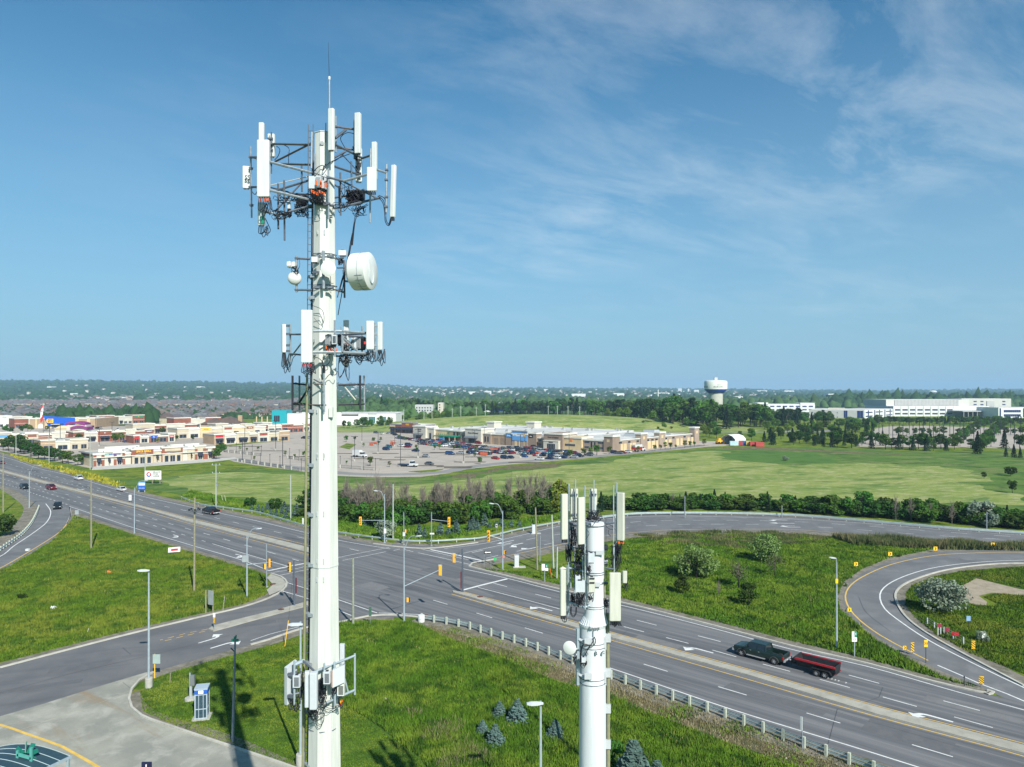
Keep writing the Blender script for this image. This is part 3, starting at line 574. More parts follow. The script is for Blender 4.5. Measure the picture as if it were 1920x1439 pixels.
# forest belt behind the stores (each tree its own thing)
def rowpx(pts,py):return itp(py,pts)
FT=[(690,768,752),(760,775,752),(850,780,757),(930,778,757),(1000,778,754),(1100,785,753),(1200,798,754),(1280,806,755),(1340,806,757),(1400,803,764),(1480,800,768),(1530,795,776)]
cnt=0
def elev(x,y):return mound(x,y)
for i in range(285):
 px=rng.uniform(675,1560);base=itp(px,[(a,b_)for a,b_,c in FT]);top=itp(px,[(a,c)for a,b_,c in FT])
 dep=rng.random()**.8;py=base-(base-(top+18))*dep*.62
 x,y=G(px,py)
 if y>1150:y=1150;x=(px-CX)/F*y
 hmax=HZ(top-rng.uniform(-3,7),y);hh=min(28,max(11,hmax*rng.uniform(.86,1.12)))
 if mound(x,y)>6:continue
 zb=elev(x,y)
 k=rng.random();con=k<.25 or(px>1430 and k<.55)
 if con:p=rng.choice(PP+PC);nm,lb,gp='conifer_tree','tall dark conifer in the forest belt behind the beige store','conifers in the forest belt';s0=hh/(15 if p in PP else 12)
 else:p=rng.choice(PB[:4]);nm,lb,gp='broadleaf_tree','dense broadleaf tree in the forest belt behind the beige store','broadleaf trees in the forest belt';s0=hh/12
 wd=s0*(1.0 if con else 1.15);plant(p,nm,lb,'tree',(x,y,zb),(wd,wd,s0),gp)
# smaller trees and shrubs in front of the forest belt, behind the mound edge and by the containers
def scatter(n,poly,protos,hr,name,label,cat,group,base_h,parts=True,ydep=None):
 xs=[p[0]for p in poly];ys=[p[1]for p in poly];k=0;tries=0
 while k<n and tries<n*40:
  tries+=1;px,py=rng.uniform(min(xs),max(xs)),rng.uniform(min(ys),max(ys))
  c=False;j=len(poly)-1
  for i in range(len(poly)):
   if(poly[i][1]>py)!=(poly[j][1]>py)and px<(poly[j][0]-poly[i][0])*(py-poly[i][1])/(poly[j][1]-poly[i][1])+poly[i][0]:c=not c
   j=i
  if not c:continue
  x,y=G(px,py);hh=rng.uniform(*hr);s0=hh/base_h;plant(rng.choice(protos),name,label,cat,(x,y,mound(x,y)),(s0*rng.uniform(.9,1.25),)*2+(s0,),group,parts);k+=1
scatter(46,[(1180,800),(1300,808),(1310,824),(1420,826),(1560,812),(1640,800),(1700,794),(1640,790),(1500,800),(1300,803)],[PB[1],PB[2],PB[4]],(5,8.5),'young_tree','young light green tree in the scrub in front of the forest belt','tree','young trees before the forest',12)
scatter(40,[(1420,826),(1440,835),(1640,842),(1640,828),(1600,822),(1500,822)],[PC[0],PC[1],PB[0],PB[3],PC[2]],(5,9),'plantation_tree','dark tree in the thick planted row beyond the storage containers','tree','trees planted beyond the containers',12)
scatter(34,[(1480,806),(1640,798),(1640,812),(1480,822)],[PB[0],PB[1],PC[1]],(6,9),'plantation_tree','green tree in the planting between forest and office car park','tree','trees between forest and car park',12)
scatter(30,[(1040,786),(1100,790),(1180,802),(1270,812),(1270,806),(1100,783)],[PS[1],PB[4],PS[3]],(3,5.5),'shrub','green shrub on the grassy mound edge behind the store','shrub','shrubs behind the store',6,False)
scatter(44,[(690,785),(760,782),(930,790),(930,795),(740,797),(690,792)],[PB[1],PB[2],PB[4]],(6,10),'roadside_tree','green tree on the slope behind the restaurant block','tree','trees on the slope behind the restaurants',12)
# office park trees
k=0
for i in range(58):
 px=1640+i*4.9;x,y=G(px,797-3.0*rng.random());plant(rng.choice(PB[:4]+PC[:1]),'avenue_tree','bushy tree in the long row before the white offices','tree',(x,y,0),rng.uniform(.5,.68),'trees before the offices')
for a,c,n in(((1845,797),(1772,843),17),((1880,797),(1828,851),19),((1858,797),(1790,843),10),((1892,797),(1842,846),12)):
 for i in range(n):
  t=max(0,(i+rng.uniform(-.2,.2))/(n-1));x,y=G(a[0]+(c[0]-a[0])*t,a[1]+(c[1]-a[1])*t**1.3);plant(PB[i%4],'avenue_tree','tree in the double avenue crossing the office car park','tree',(x,y,0),rng.uniform(.38,.52),'avenue trees in the office car park')
for i,px in enumerate((1681,1688,1700,1715,1729,1742,1755,1770,1798,1813,1872,1886,1902,1917,1935)):
 x,y=G(px,816.5);plant(PB[i%4],'car_park_tree','small round tree in the middle row of the office car park','tree',(x,y,0),rng.uniform(.42,.62),'middle row trees in the office car park')
FR=[(1642,834,7),(1655,836,7),(1660,843,8),(1672,842,6),(1685,843,7),(1693,840,7),(1705,843,7),(1712,845,6),(1722,842,8),(1733,845,9),(1745,834,6),(1750,838,6),(1764,842,8),(1774,846,5),(1800,837,5),(1820,840,5),(1833,851,9),(1850,840,6),(1858,838,6),(1883,840,8),(1912,843,8),(1750,846,4),(1738,846,7),(1622,833,7),(1616,836,5)]
for i,(px,py,h_)in enumerate(FR):
 x,y=G(px,py);con=i%3==1;plant(PC[i%3]if con else PB[i%4],'lawn_tree','green tree standing on the lawn edge along the front of the office car park','tree',(x,y,0),h_/12*(1.1,1.25)[con],'trees along the front of the office car park')
for(px,py,h_,p,nm,lb,ct)in((1886,857,5,PC[0],'conifer_tree','left one of three dark conifers in a clump at the right edge of the lawn','tree'),(1901,858,6.3,PC[1],'conifer_tree','tallest middle conifer of the clump at the right edge of the lawn','tree'),(1913,859,5,PC[2],'conifer_tree','right one of three dark conifers in a clump at the right edge of the lawn','tree'),
 (1894,893,3.6,PS[0],'bushy_tree','broad dark bush at the far right of the pale field','bush'),(1898,925,4.2,PB[0],'bushy_tree','dark bushy tree in the rough patch at the right edge of the field','tree'),(1845,898,2.6,PB[3],'small_tree','thin brownish small tree near the field corner on the right','tree'),(1473,864,2.3,broadleaf(90,3.2,2.2,LF_SILVER,600,.25,h0=.3),'silver_bush','small silver bush alone in the dark green crop patch','bush')):
 x,y=G(px,py);plant(p,nm,lb,ct,(x,y,0),h_/(3.2 if nm=='silver_bush' else 3.6 if p is PS[0]else 12))
# left mall edge trees along the road verge
LT=[(28,850,14,0),(16,846,10,1),(45,852,11,3),(58,857,10,0),(72,861,9,3),(84,862,8,0),(102,865,9,3),(117,868,8,0),(128,870,8,1),(146,873,7,1),(38,848,12,3),(94,862,8,1),(64,853,9,3),(6,844,9,0)]
for i,(px,py,h_,k)in enumerate(LT):
 x,y=G(px,py);plant(PB[k],'verge_tree','dark round tree in the clump between highway verge and shops','tree',(x,y,0),h_/12,'clump of trees at the left between road and shops').scale=(h_/12*.85,)*2+(h_/12*.72,)
ML=[(42,812,7),(52,810,8),(58,812,7),(88,808,5),(148,831,7),(152,828,6),(216,830,7),(226,829,7),(222,826,6),(262,813,5),(286,813,5),(304,813,6),(308,812,6),(331,826,4),(362,826,4),(402,812,5),(68,803,4),(296,831,3.5),(405,862,6.5),(410,855,6),(415,846,5.5),(420,848,5),(408,849,5),(10,812,7),(14,815,6),(22,813,6),(500,812,4),(165,808,4)]
for i,(px,py,h_)in enumerate(ML):
 x,y=G(px,py);plant(PB[(i*2)%5],'street_tree','small green tree between the shop blocks of the retail park','tree',(x,y,0),h_/14,'trees between the shop blocks')
LOTT=[(472,828,5),(535,856,4.5),(552.5,859,3.2),(570,858,5.5),(450,845,4),(463,846,3),(484,845,4),(477,864,3.5),(649,829,7),(665,828,6),(682,838.6,4),(700,831,6),(710,835,5),(714,829,5),(694,874,7),(650,871,3),(730,876,4),(900,871,5.5),(815,844,5),(824,843,5),(851,845,5),(862,844,5),(892,849,5),(890,858,4),(915,854,4.5),(948,856,4.5),(1070,858,6.5),(1095,857,7.5),(1107,855,7),(1119,854,9),(1142,852,7),(1197,848,5),(1228,845.5,5.5),(1238.5,844,5),(1247,843,6.5),(1257,842.6,6.5),(1267,841.5,4),(1284,840.5,7),(1294,838.8,6),(1302,837.8,5.5),(1320,837,7),(780,842,4),(782,848,4.5),(748,824,5),(757,825,4),(762,826,4)]
for i,(px,py,h_)in enumerate(LOTT):
 x,y=G(px,py);plant(PY[i%3],'car_park_tree','slender young tree on a planting island of the store car park','tree',(x,y,0),h_/5*.64,'young trees of the store car park')
for i,(px,py,h_)in enumerate([(668,803,8),(675,803,9),(683,803,10),(690,803,7),(712,803,11),(717,803,8),(731,803,10),(727,802,7),(645,803,7),(655,803,6),(696,803,8)]):
 x,y=G(px,py);plant(PB[(i%3)+1],'roadside_tree','green tree standing in front of the long white warehouse','tree',(x,y,0),(h_/14,h_/14,h_/12),'trees before the white warehouse')
# hedgerow beyond the junction
for i in range(86):
 px=rng.uniform(575,1062);lo=itp(px,[(575,975),(640,985),(760,998),(850,992),(1000,975),(1062,963)]);py=lo-rng.uniform(4,30)
 x,y=G(px,py);plant(rng.choice(PS),'hedge_shrub','dark green shrub in the hedgerow behind the junction','shrub',(x,y,0),(rng.uniform(1.1,1.6),)*2+(rng.uniform(.9,1.45),),'shrubs of the hedgerow behind the junction',False)
for i in range(84):
 px=rng.uniform(645,1035);lo=itp(px,[(645,975),(760,980),(850,975),(1000,962),(1062,955)]);py=lo-rng.uniform(0,22)
 if 950<px<1000 and rng.random()<.3:continue
 x,y=G(px,py);plant(PBARE[i%4],'bare_tree','leafless brown tree rising out of the hedgerow behind the junction','tree',(x,y,0),(rng.uniform(1.0,1.6),)*2+(rng.uniform(.8,1.2),),'leafless trees of the hedgerow',False)
for px,py,s in((1050,958,.85),(1060,962,.75),(1044,966,.55)):
 x,y=G(px,py);plant((0,broadleaf(95,10,3.4,LF_YEL,1200,.4,h0=1)[1],PB[0][2]),'bright_tree','bright yellow green tree at the end of the hedgerow','tree',(x,y,0),s,'bright trees at the end of the hedgerow')
# hedge right of the second tower
for i in range(170):
 px=rng.uniform(1130,1960);hi=itp(px,[(1130,962),(1240,958),(1400,959),(1560,967),(1750,982),(1960,996)]);py=hi-rng.uniform(1,12)
 x,y=G(px,py);k=rng.random();p=rng.choice(PS)if k<.8 else None
 if p:plant(p,'hedge_shrub','green shrub of the low hedge along the curving slip road','shrub',(x,y,0),(rng.uniform(1.0,1.6),)*2+(rng.uniform(.6,1.0)*(1.3 if px>1550 else 1),),'shrubs of the hedge along the slip road',False)
 else:plant(rng.choice(PC),'hedge_conifer','small pointed conifer in the hedge along the curving slip road','tree',(x,y,0),(rng.uniform(.26,.42),)*2+(rng.uniform(.22,.40),),'conifers of the hedge along the slip road',False)
for px,py,h_,p in((1127,960,5.2,PC[0]),(1112,962,4,PC[1]),(1618,966,6.4,PB[1]),(1583,964,4,PB[2]),(1600,965,3.2,PB[1]),(1500,962,3,PB[0]),(1680,976,5,PBARE[0]),(1708,978,5.2,PBARE[1]),(1785,986,5,PBARE[2]),(1745,980,4,PBARE[3]),(1262,956,4,PBARE[2])):
 x,y=G(px,py);s0=h_/(6.5 if p[0]=='bare' else 12);lab={'bare':('bare_tree','leafless grey tree in the hedge on the right of the slip road','leafless trees of the slip road hedge'),'con':('conifer_tree','tall pointed conifer by the slip road behind the shorter tower','conifers behind the shorter tower'),'broad':('broadleaf_tree','full green tree taller than the hedge along the slip road','tall trees of the slip road hedge')}[p[0]]
 plant(p,lab[0],lab[1],'tree',(x,y,0),s0,lab[2])
SIL=broadleaf(96,4,2.3,LF_SILVER,1500,.2,h0=.3);OLV=[broadleaf(97+i,5,2.9,LF_OLIVE,3200,.17,h0=.4,lobes=26)for i in range(2)];SILB=broadleaf(99,4.6,2.9,LF_SILVER,4200,.16,h0=.25,lobes=30)
def solo(p,nm,lb,ct,px,py,s,parts=True):x,y=G(px,py);return plant(p,nm,lb,ct,(x,y,0),s,None,parts)
solo(SIL,'silver_tree','silver leaved tree on a dark trunk in the hedge beside the slip road','tree',1842,986,1.5);solo(SIL,'silver_shrub','low silver shrub below the silver tree by the guardrail','shrub',1862,991,.85,False)
solo(OLV[0],'willow_tree','large rounded pale green tree on the grass beside the shorter tower','tree',1306,1086,1.12);solo(OLV[1],'willow_tree','rounded pale green tree farther back on the grass inside the slip road','tree',1434,1052,1.0)
solo(SILB,'silver_bush','big silver leaved bush inside the bend of the loop ramp','bush',1766,1152,1.08,False);solo(SIL,'silver_shrub','small silver shrub beside a white box inside the loop ramp','shrub',1842,1204,.35,False)
PD=broadleaf(101,3.4,1.3,LF_DARK,1300,.15,h0=.2)
solo(PD,'dark_bush','dark bush in front of the large pale green tree','bush',1281,1115,.95);solo(PD,'dark_bush','dark round bush lower right of the two pale trees','bush',1404,1137,1.05)
BT2=[broadleaf(103+i,4.2,1.6,M('sparse_leaves',(.07,.085,.035),.8,var=.3,scale=.5),520,.12,h0=.8)for i in range(2)]
solo(BT2[0],'sparse_tree','thin half bare tree between the two pale green trees','tree',1385,1103,1.15);solo(BT2[1],'sparse_tree','thin grey tree right of the half bare tree on the grass','tree',1453,1082,.95);solo(PBARE[1],'bare_tree','tiny bare sapling on the grass left of the dark round bush','tree',1347,1122,.35,False)
# blue spruces
for i,(px,py,h_)in enumerate([(484,962,3),(492,964,2.6),(501,962,3.6),(508,969,2.6),(518,971,3),(528,969,3.2),(533,962,4),(540,966,3.4),(536,974,3.2),(551,972,3),(558,970,3),(556,960,3),(472,958,2)]):
 x,y=G(px,py-2);plant(PBLs[i%2],'blue_spruce','small blue spruce in the clump beyond the guardrail left of the main tower','tree',(x,y,0),(h_/3.2*.85,)*2+(h_/3.2*.68,),'blue spruces left of the main tower')
for i,(px,py,h_)in enumerate([(685,988,2),(786,1007,4.2),(796,1010,3.4),(826,1007,4.6),(841,1006,3.4),(856,1003,5),(745,985,3),(880,998,4),(887,996,4.6),(895,996,3.8),(909,990,5),(918,994,2.6),(930,993,2.8),(944,992,2.6),(959,990,2.8),(974,989,2.5),(938,990,3),(1086,970,2)]):
 x,y=G(px,py-1);plant(PBLs[i%2],'blue_spruce','small blue spruce in the row behind the guardrail at the junction','tree',(x,y,0),(h_/3.2*.8,)*2+(h_/3.2*.66,),'blue spruces at the junction')
solo(SIL,'silver_shrub','tall silver grey shrub around the foot of the signal pole','shrub',724,1010,1.0,False)
for px,py,s,lb in((937,1345,.46,'low broad blue spruce left of the taller one in the grass'),(970,1356,.68,'tallest blue spruce of the group in the foreground grass'),(905,1376,.38,'smallest blue spruce at the left of the foreground group'),(928,1396,.55,'blue spruce at the front of the foreground group'),(1041,1384,.52,'lone blue spruce in the grass left of the shorter tower'),(1188,1478,1.15,'blue spruce at the bottom edge right of the shorter tower'),(1232,1500,.9,'tip of a blue spruce at the bottom edge right of its neighbour')):
 solo(PBL[int(px)%3],'blue_spruce',lb,'tree',px,py,(s*1.75,s*1.75,s*1.1))
solo(PS[1],'shrub','bright green shrub at the bottom edge beside the shorter tower','shrub',1150,1452,(.5,.5,.75),False)
solo(PS[0],'shrub','round dark green shrub behind the guardrail near the blue spruces','shrub',470,952,.8,False);solo(PS[0],'shrub','dark green shrub above the blue spruce clump','shrub',517,957,.9,False)
solo(PS[0],'shrub','large dark shrub cut off by the left edge below the ramp guardrail','shrub',4,1005,1.3,False);solo(PS[2],'shrub','tiny dark shrub alone in the grass at the left','shrub',42,1124,.3,False)
# far woods and treed suburbs: masses that nobody could count
def clumps(name,n,reg,rad,label,mat,seed,hfun=None,lift=1.0):
 nr=np.random.default_rng(seed);base=np.array([(1,0,.1),(.31,.95,.0),(-.81,.59,.1),(-.81,-.59,0),(.31,-.95,.1),(.1,0,1.0),(.55,.4,.62),(-.2,.65,.7),(-.68,0,.6),(-.2,-.65,.66),(.55,-.4,.7)])
 faces=np.array([(0,1,6),(1,2,7),(2,3,8),(3,4,9),(4,0,10),(6,1,7),(7,2,8),(8,3,9),(9,4,10),(10,0,6),(5,6,7),(5,7,8),(5,8,9),(5,9,10),(5,10,6)])
 Vs=[];Fs=[];k=0;t=0
 while k<n and t<n*30:
  t+=1;x,y=reg(nr)
  if x is None:continue
  r=nr.uniform(*rad);a=nr.uniform(0,6.28);h=r*nr.uniform(.6,1.05)*lift;v=base*(1+nr.normal(size=(11,1))*.18);c,s=math.cos(a),math.sin(a)
  X=(v[:,0]*c-v[:,1]*s)*r;Y=(v[:,0]*s+v[:,1]*c)*r;Z=v[:,2]*h+(terrain(x,y)if y>1900 else 0)
  Vs.append(np.stack([X+x,Y+y,Z],1));Fs.append(faces+11*k);k+=1
 me=np_mesh(name,np.concatenate(Vs),np.concatenate(Fs),mat,3);o=bpy.data.objects.new(name,me);COL.objects.link(o);o['kind']='stuff';o['label']=label;return o
def reg(px0,px1,y0,y1,pw=1.0,test=None):
 def f(nr):
  px=nr.uniform(px0,px1);y=y0*(y1/y0)**(nr.random()**pw);x=(px-CX)/F*y
  if test and not test(px,CY+(H-(terrain(x,y)if y>1900 else 0))*F/y,nr,x,y):return None,None
  return x,y
 return f
LFF=M('far_wood_leaves',(.026,.060,.020),.9,var=.4,scale=.03,spec=.1,stretch=(0,(1,1,1)))
LFF2=M('far_wood_leaves_light',(.05,.095,.03),.9,var=.4,scale=.02,spec=.1,stretch=(0,(1,1,1)))
clumps('far_wood',6500,reg(-100,2020,1900,8600),(8,20),'far wooded hills beyond the town',LFF,1)
clumps('suburb_trees',7500,reg(-60,720,640,1950,1.0,lambda px,py,nr,x,y:not(py>790 and px>0)and nr.random()<(.7 if 752<py<790 else 1)and not(py>786)),(2.8,5.2),'trees scattered among the suburban houses on the left',LFF,2,lift=1.6)
clumps('far_wood',2300,reg(560,2050,1130,2000,1.0,lambda px,py,nr,x,y:not(1400<px and py>765)),(6,12),'woodland beyond the forest belt',LFF2,3,lift=1.7)
clumps('far_wood',900,reg(1560,2050,1500,1900),(10,18),'long dark wood behind the white offices',LFF,5,lift=1.7)
clumps('far_wood',700,reg(560,900,720,1100,1.0,lambda px,py,nr,x,y:py<782 and px>600 and mound(x,y)<.1 and not(px<760 and y<860)),(4.5,8.5),'green wood behind the long white warehouse',LFF2,6,lift=1.9)
clumps('far_wood',260,reg(112,290,700,860),(5,8),'dark wood between the retail park and the suburb',LFF,8,lift=1.9)
# ================================================================ buildings
def wallm(name,c,var=.12):return M(name,c,.85,var=var,scale=.25)
W_CREAM=wallm('cream_render',(.46,.40,.29));W_PALE=wallm('pale_render',(.50,.475,.40));W_BRICK=wallm('red_brick',(.23,.08,.05),.2);W_TAN=wallm('tan_block',(.36,.255,.16));W_BROWN=wallm('brown_block',(.25,.19,.145));W_PINK=wallm('pinkish_brown_block',(.30,.235,.185))
W_WHITE=wallm('white_panel',(.62,.64,.62),.06);W_GREY=wallm('grey_panel',(.42,.43,.42),.08);W_LG=wallm('pale_grey_panel',(.50,.50,.46),.06);W_PURP=wallm('purple_panel',(.20,.03,.15));W_YELC=wallm('yellow_block',(.56,.44,.25));W_ORB=wallm('orange_block',(.45,.25,.12))
ROOF=M('flat_roof_membrane',(.50,.50,.48),.8,var=.25,scale=.06);ROOFD=M('grey_gravel_roof',(.30,.30,.28),.9,var=.25,scale=.08);TRIM=M('white_cornice',(.62,.62,.56),.6,var=.05);TRIMD=M('grey_cornice',(.22,.22,.22),.6,var=.1);AWN=M('dark_awning',(.018,.024,.045),.7,var=.15,scale=1)
SIGNW=M('white_sign_letters',(.8,.8,.78),.5,var=0);SIGND=M('dark_sign_letters',(.05,.04,.04),.5,var=0);SIGNY=M('yellow_sign_letters',(.85,.5,.02),.5,var=0);SIGNR=M('red_sign_letters',(.6,.03,.03),.5,var=0);LBLUE=M('light_blue_panel',(.10,.30,.60),.5,var=.05);SHINGLE=M('brown_shingle',(.11,.08,.07),.9,var=.2,scale=.5);GREYSIGN=M('slate_sign',(.09,.12,.15),.6,var=.05);MECH=M('roof_unit_metal',(.42,.43,.42),.6,.2,var=.15,scale=.5)
AV=math.atan2(.72,.70) # heading of the side streets
class Bld:
 """local frame: x along the visible front (left to right), y into the building, z up"""
 def __init__(s,name,label,origin,heading,group=None,cat='building'):
  s.o=thing(name,label,cat,(origin[0],origin[1],0),heading,group);s.h=heading;s.org=Vector(origin)
 def s_at(s,px):
  d=Vector((math.cos(s.h),math.sin(s.h)));k=(px-CX)/F # (ox+t dx) = k (oy+t dy)
  return(k*s.org.y-s.org.x)/(d.x-k*d.y)
 def part(s,nm,mb,m=None,par=None):return mb.build(nm,m,par or s.o)
 def bay(s,x0,x1,h,y0,y1,m,cap=TRIM,ov=.25,ch=.55,z0=0):
  b=MB();b.box(x0,x1,y0,y1,z0,h,m);w_=s.part('wall',b)
  if cap:
   b=MB();b.box(x0-ov,x1+ov,y0-ov,y0+.5,h-ch,h+.12,cap);b.box(x0-ov,x0+.4,y0+.5,y1,h-ch,h+.12,cap);b.box(x1-.4,x1+ov,y0+.5,y1,h-ch,h+.12,cap);s.part('cornice',b,par=w_)
  return w_
 def win(s,x0,x1,z0,z1,y,par,n=1,m=GLASS,nm='window',fr=.12):
  b=MB();b.box(x0,x1,y-.06,y+.05,z0,z1,TRIMD if fr else m);w_=s.part(nm,b,par=par)
  b=MB();dx=(x1-x0)/n
  for i in range(n):b.box(x0+i*dx+fr,x0+(i+1)*dx-fr,y-.09,y-.055,z0+fr,z1-fr,m)
  return s.add_to(w_,b)
 def add_to(s,o,b):
  k=len(o.data.vertices);me=o.data;v=[tuple(q.co)for q in me.vertices]+b.v;f=[tuple(p.vertices)for p in me.polygons]+[tuple(i+k for i in q)for q in b.f];mats=list(me.materials);mi=[p.material_index for p in me.polygons]
  for q in b.mt:
   if q not in mats:mats.append(q)
  mi+=[mats.index(b.mt[i])for i in b.mi];nm=bpy.data.meshes.new(me.name);nm.from_pydata(v,[],f);[nm.materials.append(q)for q in mats];nm.polygons.foreach_set('material_index',mi);nm.update();o.data=nm;bpy.data.meshes.remove(me);return o
 def awn(s,x0,x1,z,y,par,m=AWN,d=1.2,hh=1.1):
  b=MB();b.add([(x0,y,z),(x1,y,z),(x1,y-d,z-hh),(x0,y-d,z-hh),(x0,y,z-hh),(x1,y,z-hh)],[(0,3,2,1),(0,4,3),(1,2,5),(4,5,2,3)],m);s.part('awning',b,par=par)
 def sign(s,x0,x1,z0,z1,y,par,m,txt=None,tm=SIGNW,sc_=.6,sx=1.0):
  b=MB();b.box(x0,x1,y-.18,y,z0,z1,m);sg=s.part('shop_sign',b,par=s.o)
  if txt:text_mesh(txt,(z1-z0)*sc_,tm,sg,((x0+x1)/2,y-.2,(z0+z1)/2),(R(90),0,0),sx=sx,bold=.02)
  return sg
 def letters(s,txt,x,z,y,size,m=SIGND,sx=1.0):return text_mesh(txt,size,m,s.o,(x,y-.05,z),(R(90),0,0),'sign_letters',sx=sx,bold=.03)
 def roof(s,x0,x1,y0,y1,h,m=ROOF,units=0,seed=0):
  b=MB();b.box(x0,x1,y0,y1,h-.9,h-.35,m);s.part('roof',b);r_=random.Random(seed)
  for _ in range(units):
   ux,uy=r_.uniform(x0+3,x1-3),r_.uniform(y0+3,y1-3)if y1-y0>7 else(y0+y1)/2;sz=r_.uniform(.8,1.6);b=MB();b.box(ux-sz,ux+sz,uy-sz*.7,uy+sz*.7,h-.35,h+r_.uniform(.3,1.0),MECH);b.cyl((ux,uy,h+.2),(ux,uy,h+1.15),sz*.35,n=8,m=TRIMD);s.part('roof_unit',b)
def strip(name,label,px0,base0,length,depth,h,seed,style='mixed',heading=AV,bays=None,sign_list=(),units=3,aw=.5,group=None):
 """a row of shop fronts"""
 g=G(px0,base0);B=Bld(name,label,g,heading,group);r_=random.Random(seed)
 pal={'mixed':[W_CREAM,W_BRICK,W_PALE,W_BRICK,W_CREAM],'brick':[W_BRICK,W_PALE,W_BRICK],'cream':[W_CREAM,W_PALE,W_YELC],'tan':[W_TAN,W_PALE,W_CREAM],'white':[W_WHITE,W_PALE]}[style]
 x=0;i=0;n=bays or max(2,int(length/8));ws=[r_.uniform(.7,1.3)for _ in range(n)];tot=sum(ws);si=0
 B.roof(.3,length-.3,.6,depth,h-.3,ROOF,units,seed)
 for i in range(n):
  wd=ws[i]/tot*length;up=(i%2==0);m=pal[i%len(pal)];hh=h+(r_.uniform(.5,1.3)if up else-.2);y0=-.35 if up else .05
  wl=B.bay(x,x+wd,hh,y0,depth if i in(0,n-1)else 1.2,m)
  k=max(1,int(wd/4));
  for j in range(k):
   a=x+wd*(j+.18)/k;c=x+wd*(j+.82)/k;B.win(a,c,.3,2.7,y0,wl,2)
   if r_.random()<aw:B.awn(a-.2,c+.2,3.5,y0-.03,wl)
  if up:
   if si<len(sign_list):
    bm,tx,tm=sign_list[si];si+=1
    if bm:B.sign(x+wd*.15,x+wd*.85,h-1.5,h-.1,y0,wl,bm,tx,tm)
    elif tx:B.letters(tx,x+wd/2,h-.75,y0,1.1,tm)
  b=MB();b.box(x,x+wd,y0-.06,y0-.001,3.72,3.92,TRIM);B.part('string_course',b,par=wl)
  x+=wd
 b=MB();b.box(-.05,.25,.6,depth,0,h,pal[0]);b.box(length-.25,length+.05,.6,depth,0,h,pal[-1]);b.box(0,length,depth,depth+.3,0,h,W_PALE);B.part('wall',b)
 return B
# ---- the near strip of shops (left)
g0=G(175,876);B=Bld('shop_row','long low row of brick and cream shops nearest the highway, white band across its front',g0,AV)
L1=B.s_at(403)
B.roof(.4,L1-.4,.8,17,5.6,ROOFD,9,3)
def NB(px0,px1,h,m,y0=0.0,cap=TRIM):return B.bay(B.s_at(px0),B.s_at(px1)-.05,h,y0,1.6,m,cap)
seg=[(175,196,5.4,W_PALE,0),(196,213,6.3,W_PALE,-.1),(213,235,5.7,W_PALE,0),(235,246,5.2,W_PALE,.15),(246,287,6.6,W_BRICK,-.5),(287,303,5.5,W_CREAM,.1),(303,342,6.7,W_BRICK,-.5),(342,352,5.6,W_PALE,.1),(352,365,5.7,W_CREAM,0),(365,385,6.6,W_CREAM,-.25),(385,403,5.6,W_PALE,0)]
for a,c,h_,m,y0 in seg:
 wl=NB(a,c,h_,m,y0);xa,xc=B.s_at(a),B.s_at(c);wd=xc-xa
 if m is W_BRICK:
  b=MB();b.box(xa+.2,xc-.2,y0-.12,y0-.004,0,3.9,W_CREAM);B.part('entrance_surround',b,par=wl)
  P=[(xa+.3+(wd-.6)*t,3.3+1.1*math.sin(math.pi*t))for t in[k/12 for k in range(13)]];b=MB()
  for(p,q),(p2,q2)in zip(P,P[1:]):b.bar((p,y0-.16,q),(p2,y0-.16,q2),.12,.42,TRIMD)
  B.part('arch',b,par=wl)
  for f0,f1,nn in((.12,.3,1),(.38,.62,2),(.7,.88,1)):B.win(xa+wd*f0,xa+wd*f1,.1,2.9,y0-.13,wl,nn)
 else:
  b=MB()
  for e in(xa+.05,xc-1.15):
   b.box(e,e+1.1,y0-.1,y0-.004,0,2.6,W_BRICK);b.box(e,e+1.1,y0-.1,y0-.004,3.95,5.1,W_BRICK)
  if wd>4:B.part('brick_pier',b,par=wl)
  if wd>3:B.win(xa+1.5,xc-1.5,.3,2.6,y0,wl,2);B.awn(xa+1.3,xc-1.3,3.5,y0-.03,wl,hh=1.5)
b=MB();b.box(-.2,L1+.1,-.75,-.55,3.62,3.88,TRIM);b.box(-.2,L1,-.56,.2,3.55,3.62,TRIM);B.part('canopy_band',b)
B.letters('SPICE GRILL',(B.s_at(254)+B.s_at(283))/2,5.35,-.55,1.15,SIGNY);B.sign(B.s_at(308),B.s_at(338),4.75,5.9,-.5,None,W_CREAM)
B.letters('DENTAL',(B.s_at(196)+B.s_at(206))/2,4.9,-.1,.9,TEAL);B.letters('INSURANCE',(B.s_at(206)+B.s_at(214))/2+1,4.9,-.15,.8,BLUE)
b=MB();b.box(-.1,.3,1.6,17,0,5.2,W_CREAM);b.box(L1-.3,L1+.1,1.6,17,0,5.2,W_BRICK);b.box(0,L1,17,17.3,0,5.4,W_PALE);b.box(-.18,-.101,2,16,4.1,5.2,W_BRICK);B.part('wall',b)
b=MB();b.box(-.9,.4,1.6,17.6,5.21,5.6,TRIMD);B.part('eaves',b)
b=MB();b.box(4,30,7.6,8,5.3,6.7,TRIM);b.box(34,47,9.6,10,5.3,6.9,TRIM);b.box(8,22,13.2,13.6,5.3,7.1,TRIM);B.part('roof_screen',b)
struct('pavement',MB().add([],[]))if False else None
b=MB();b.prism([tuple(p)for p in(G(172,881.5),G(225,879),G(300,873),G(400,866),G(446,860.5),G(440,858.5),G(404,860),G(176,876))],0,.15,M('pavement_concrete',(.42,.41,.38),.9,var=.12,scale=.3));struct('pavement',b)
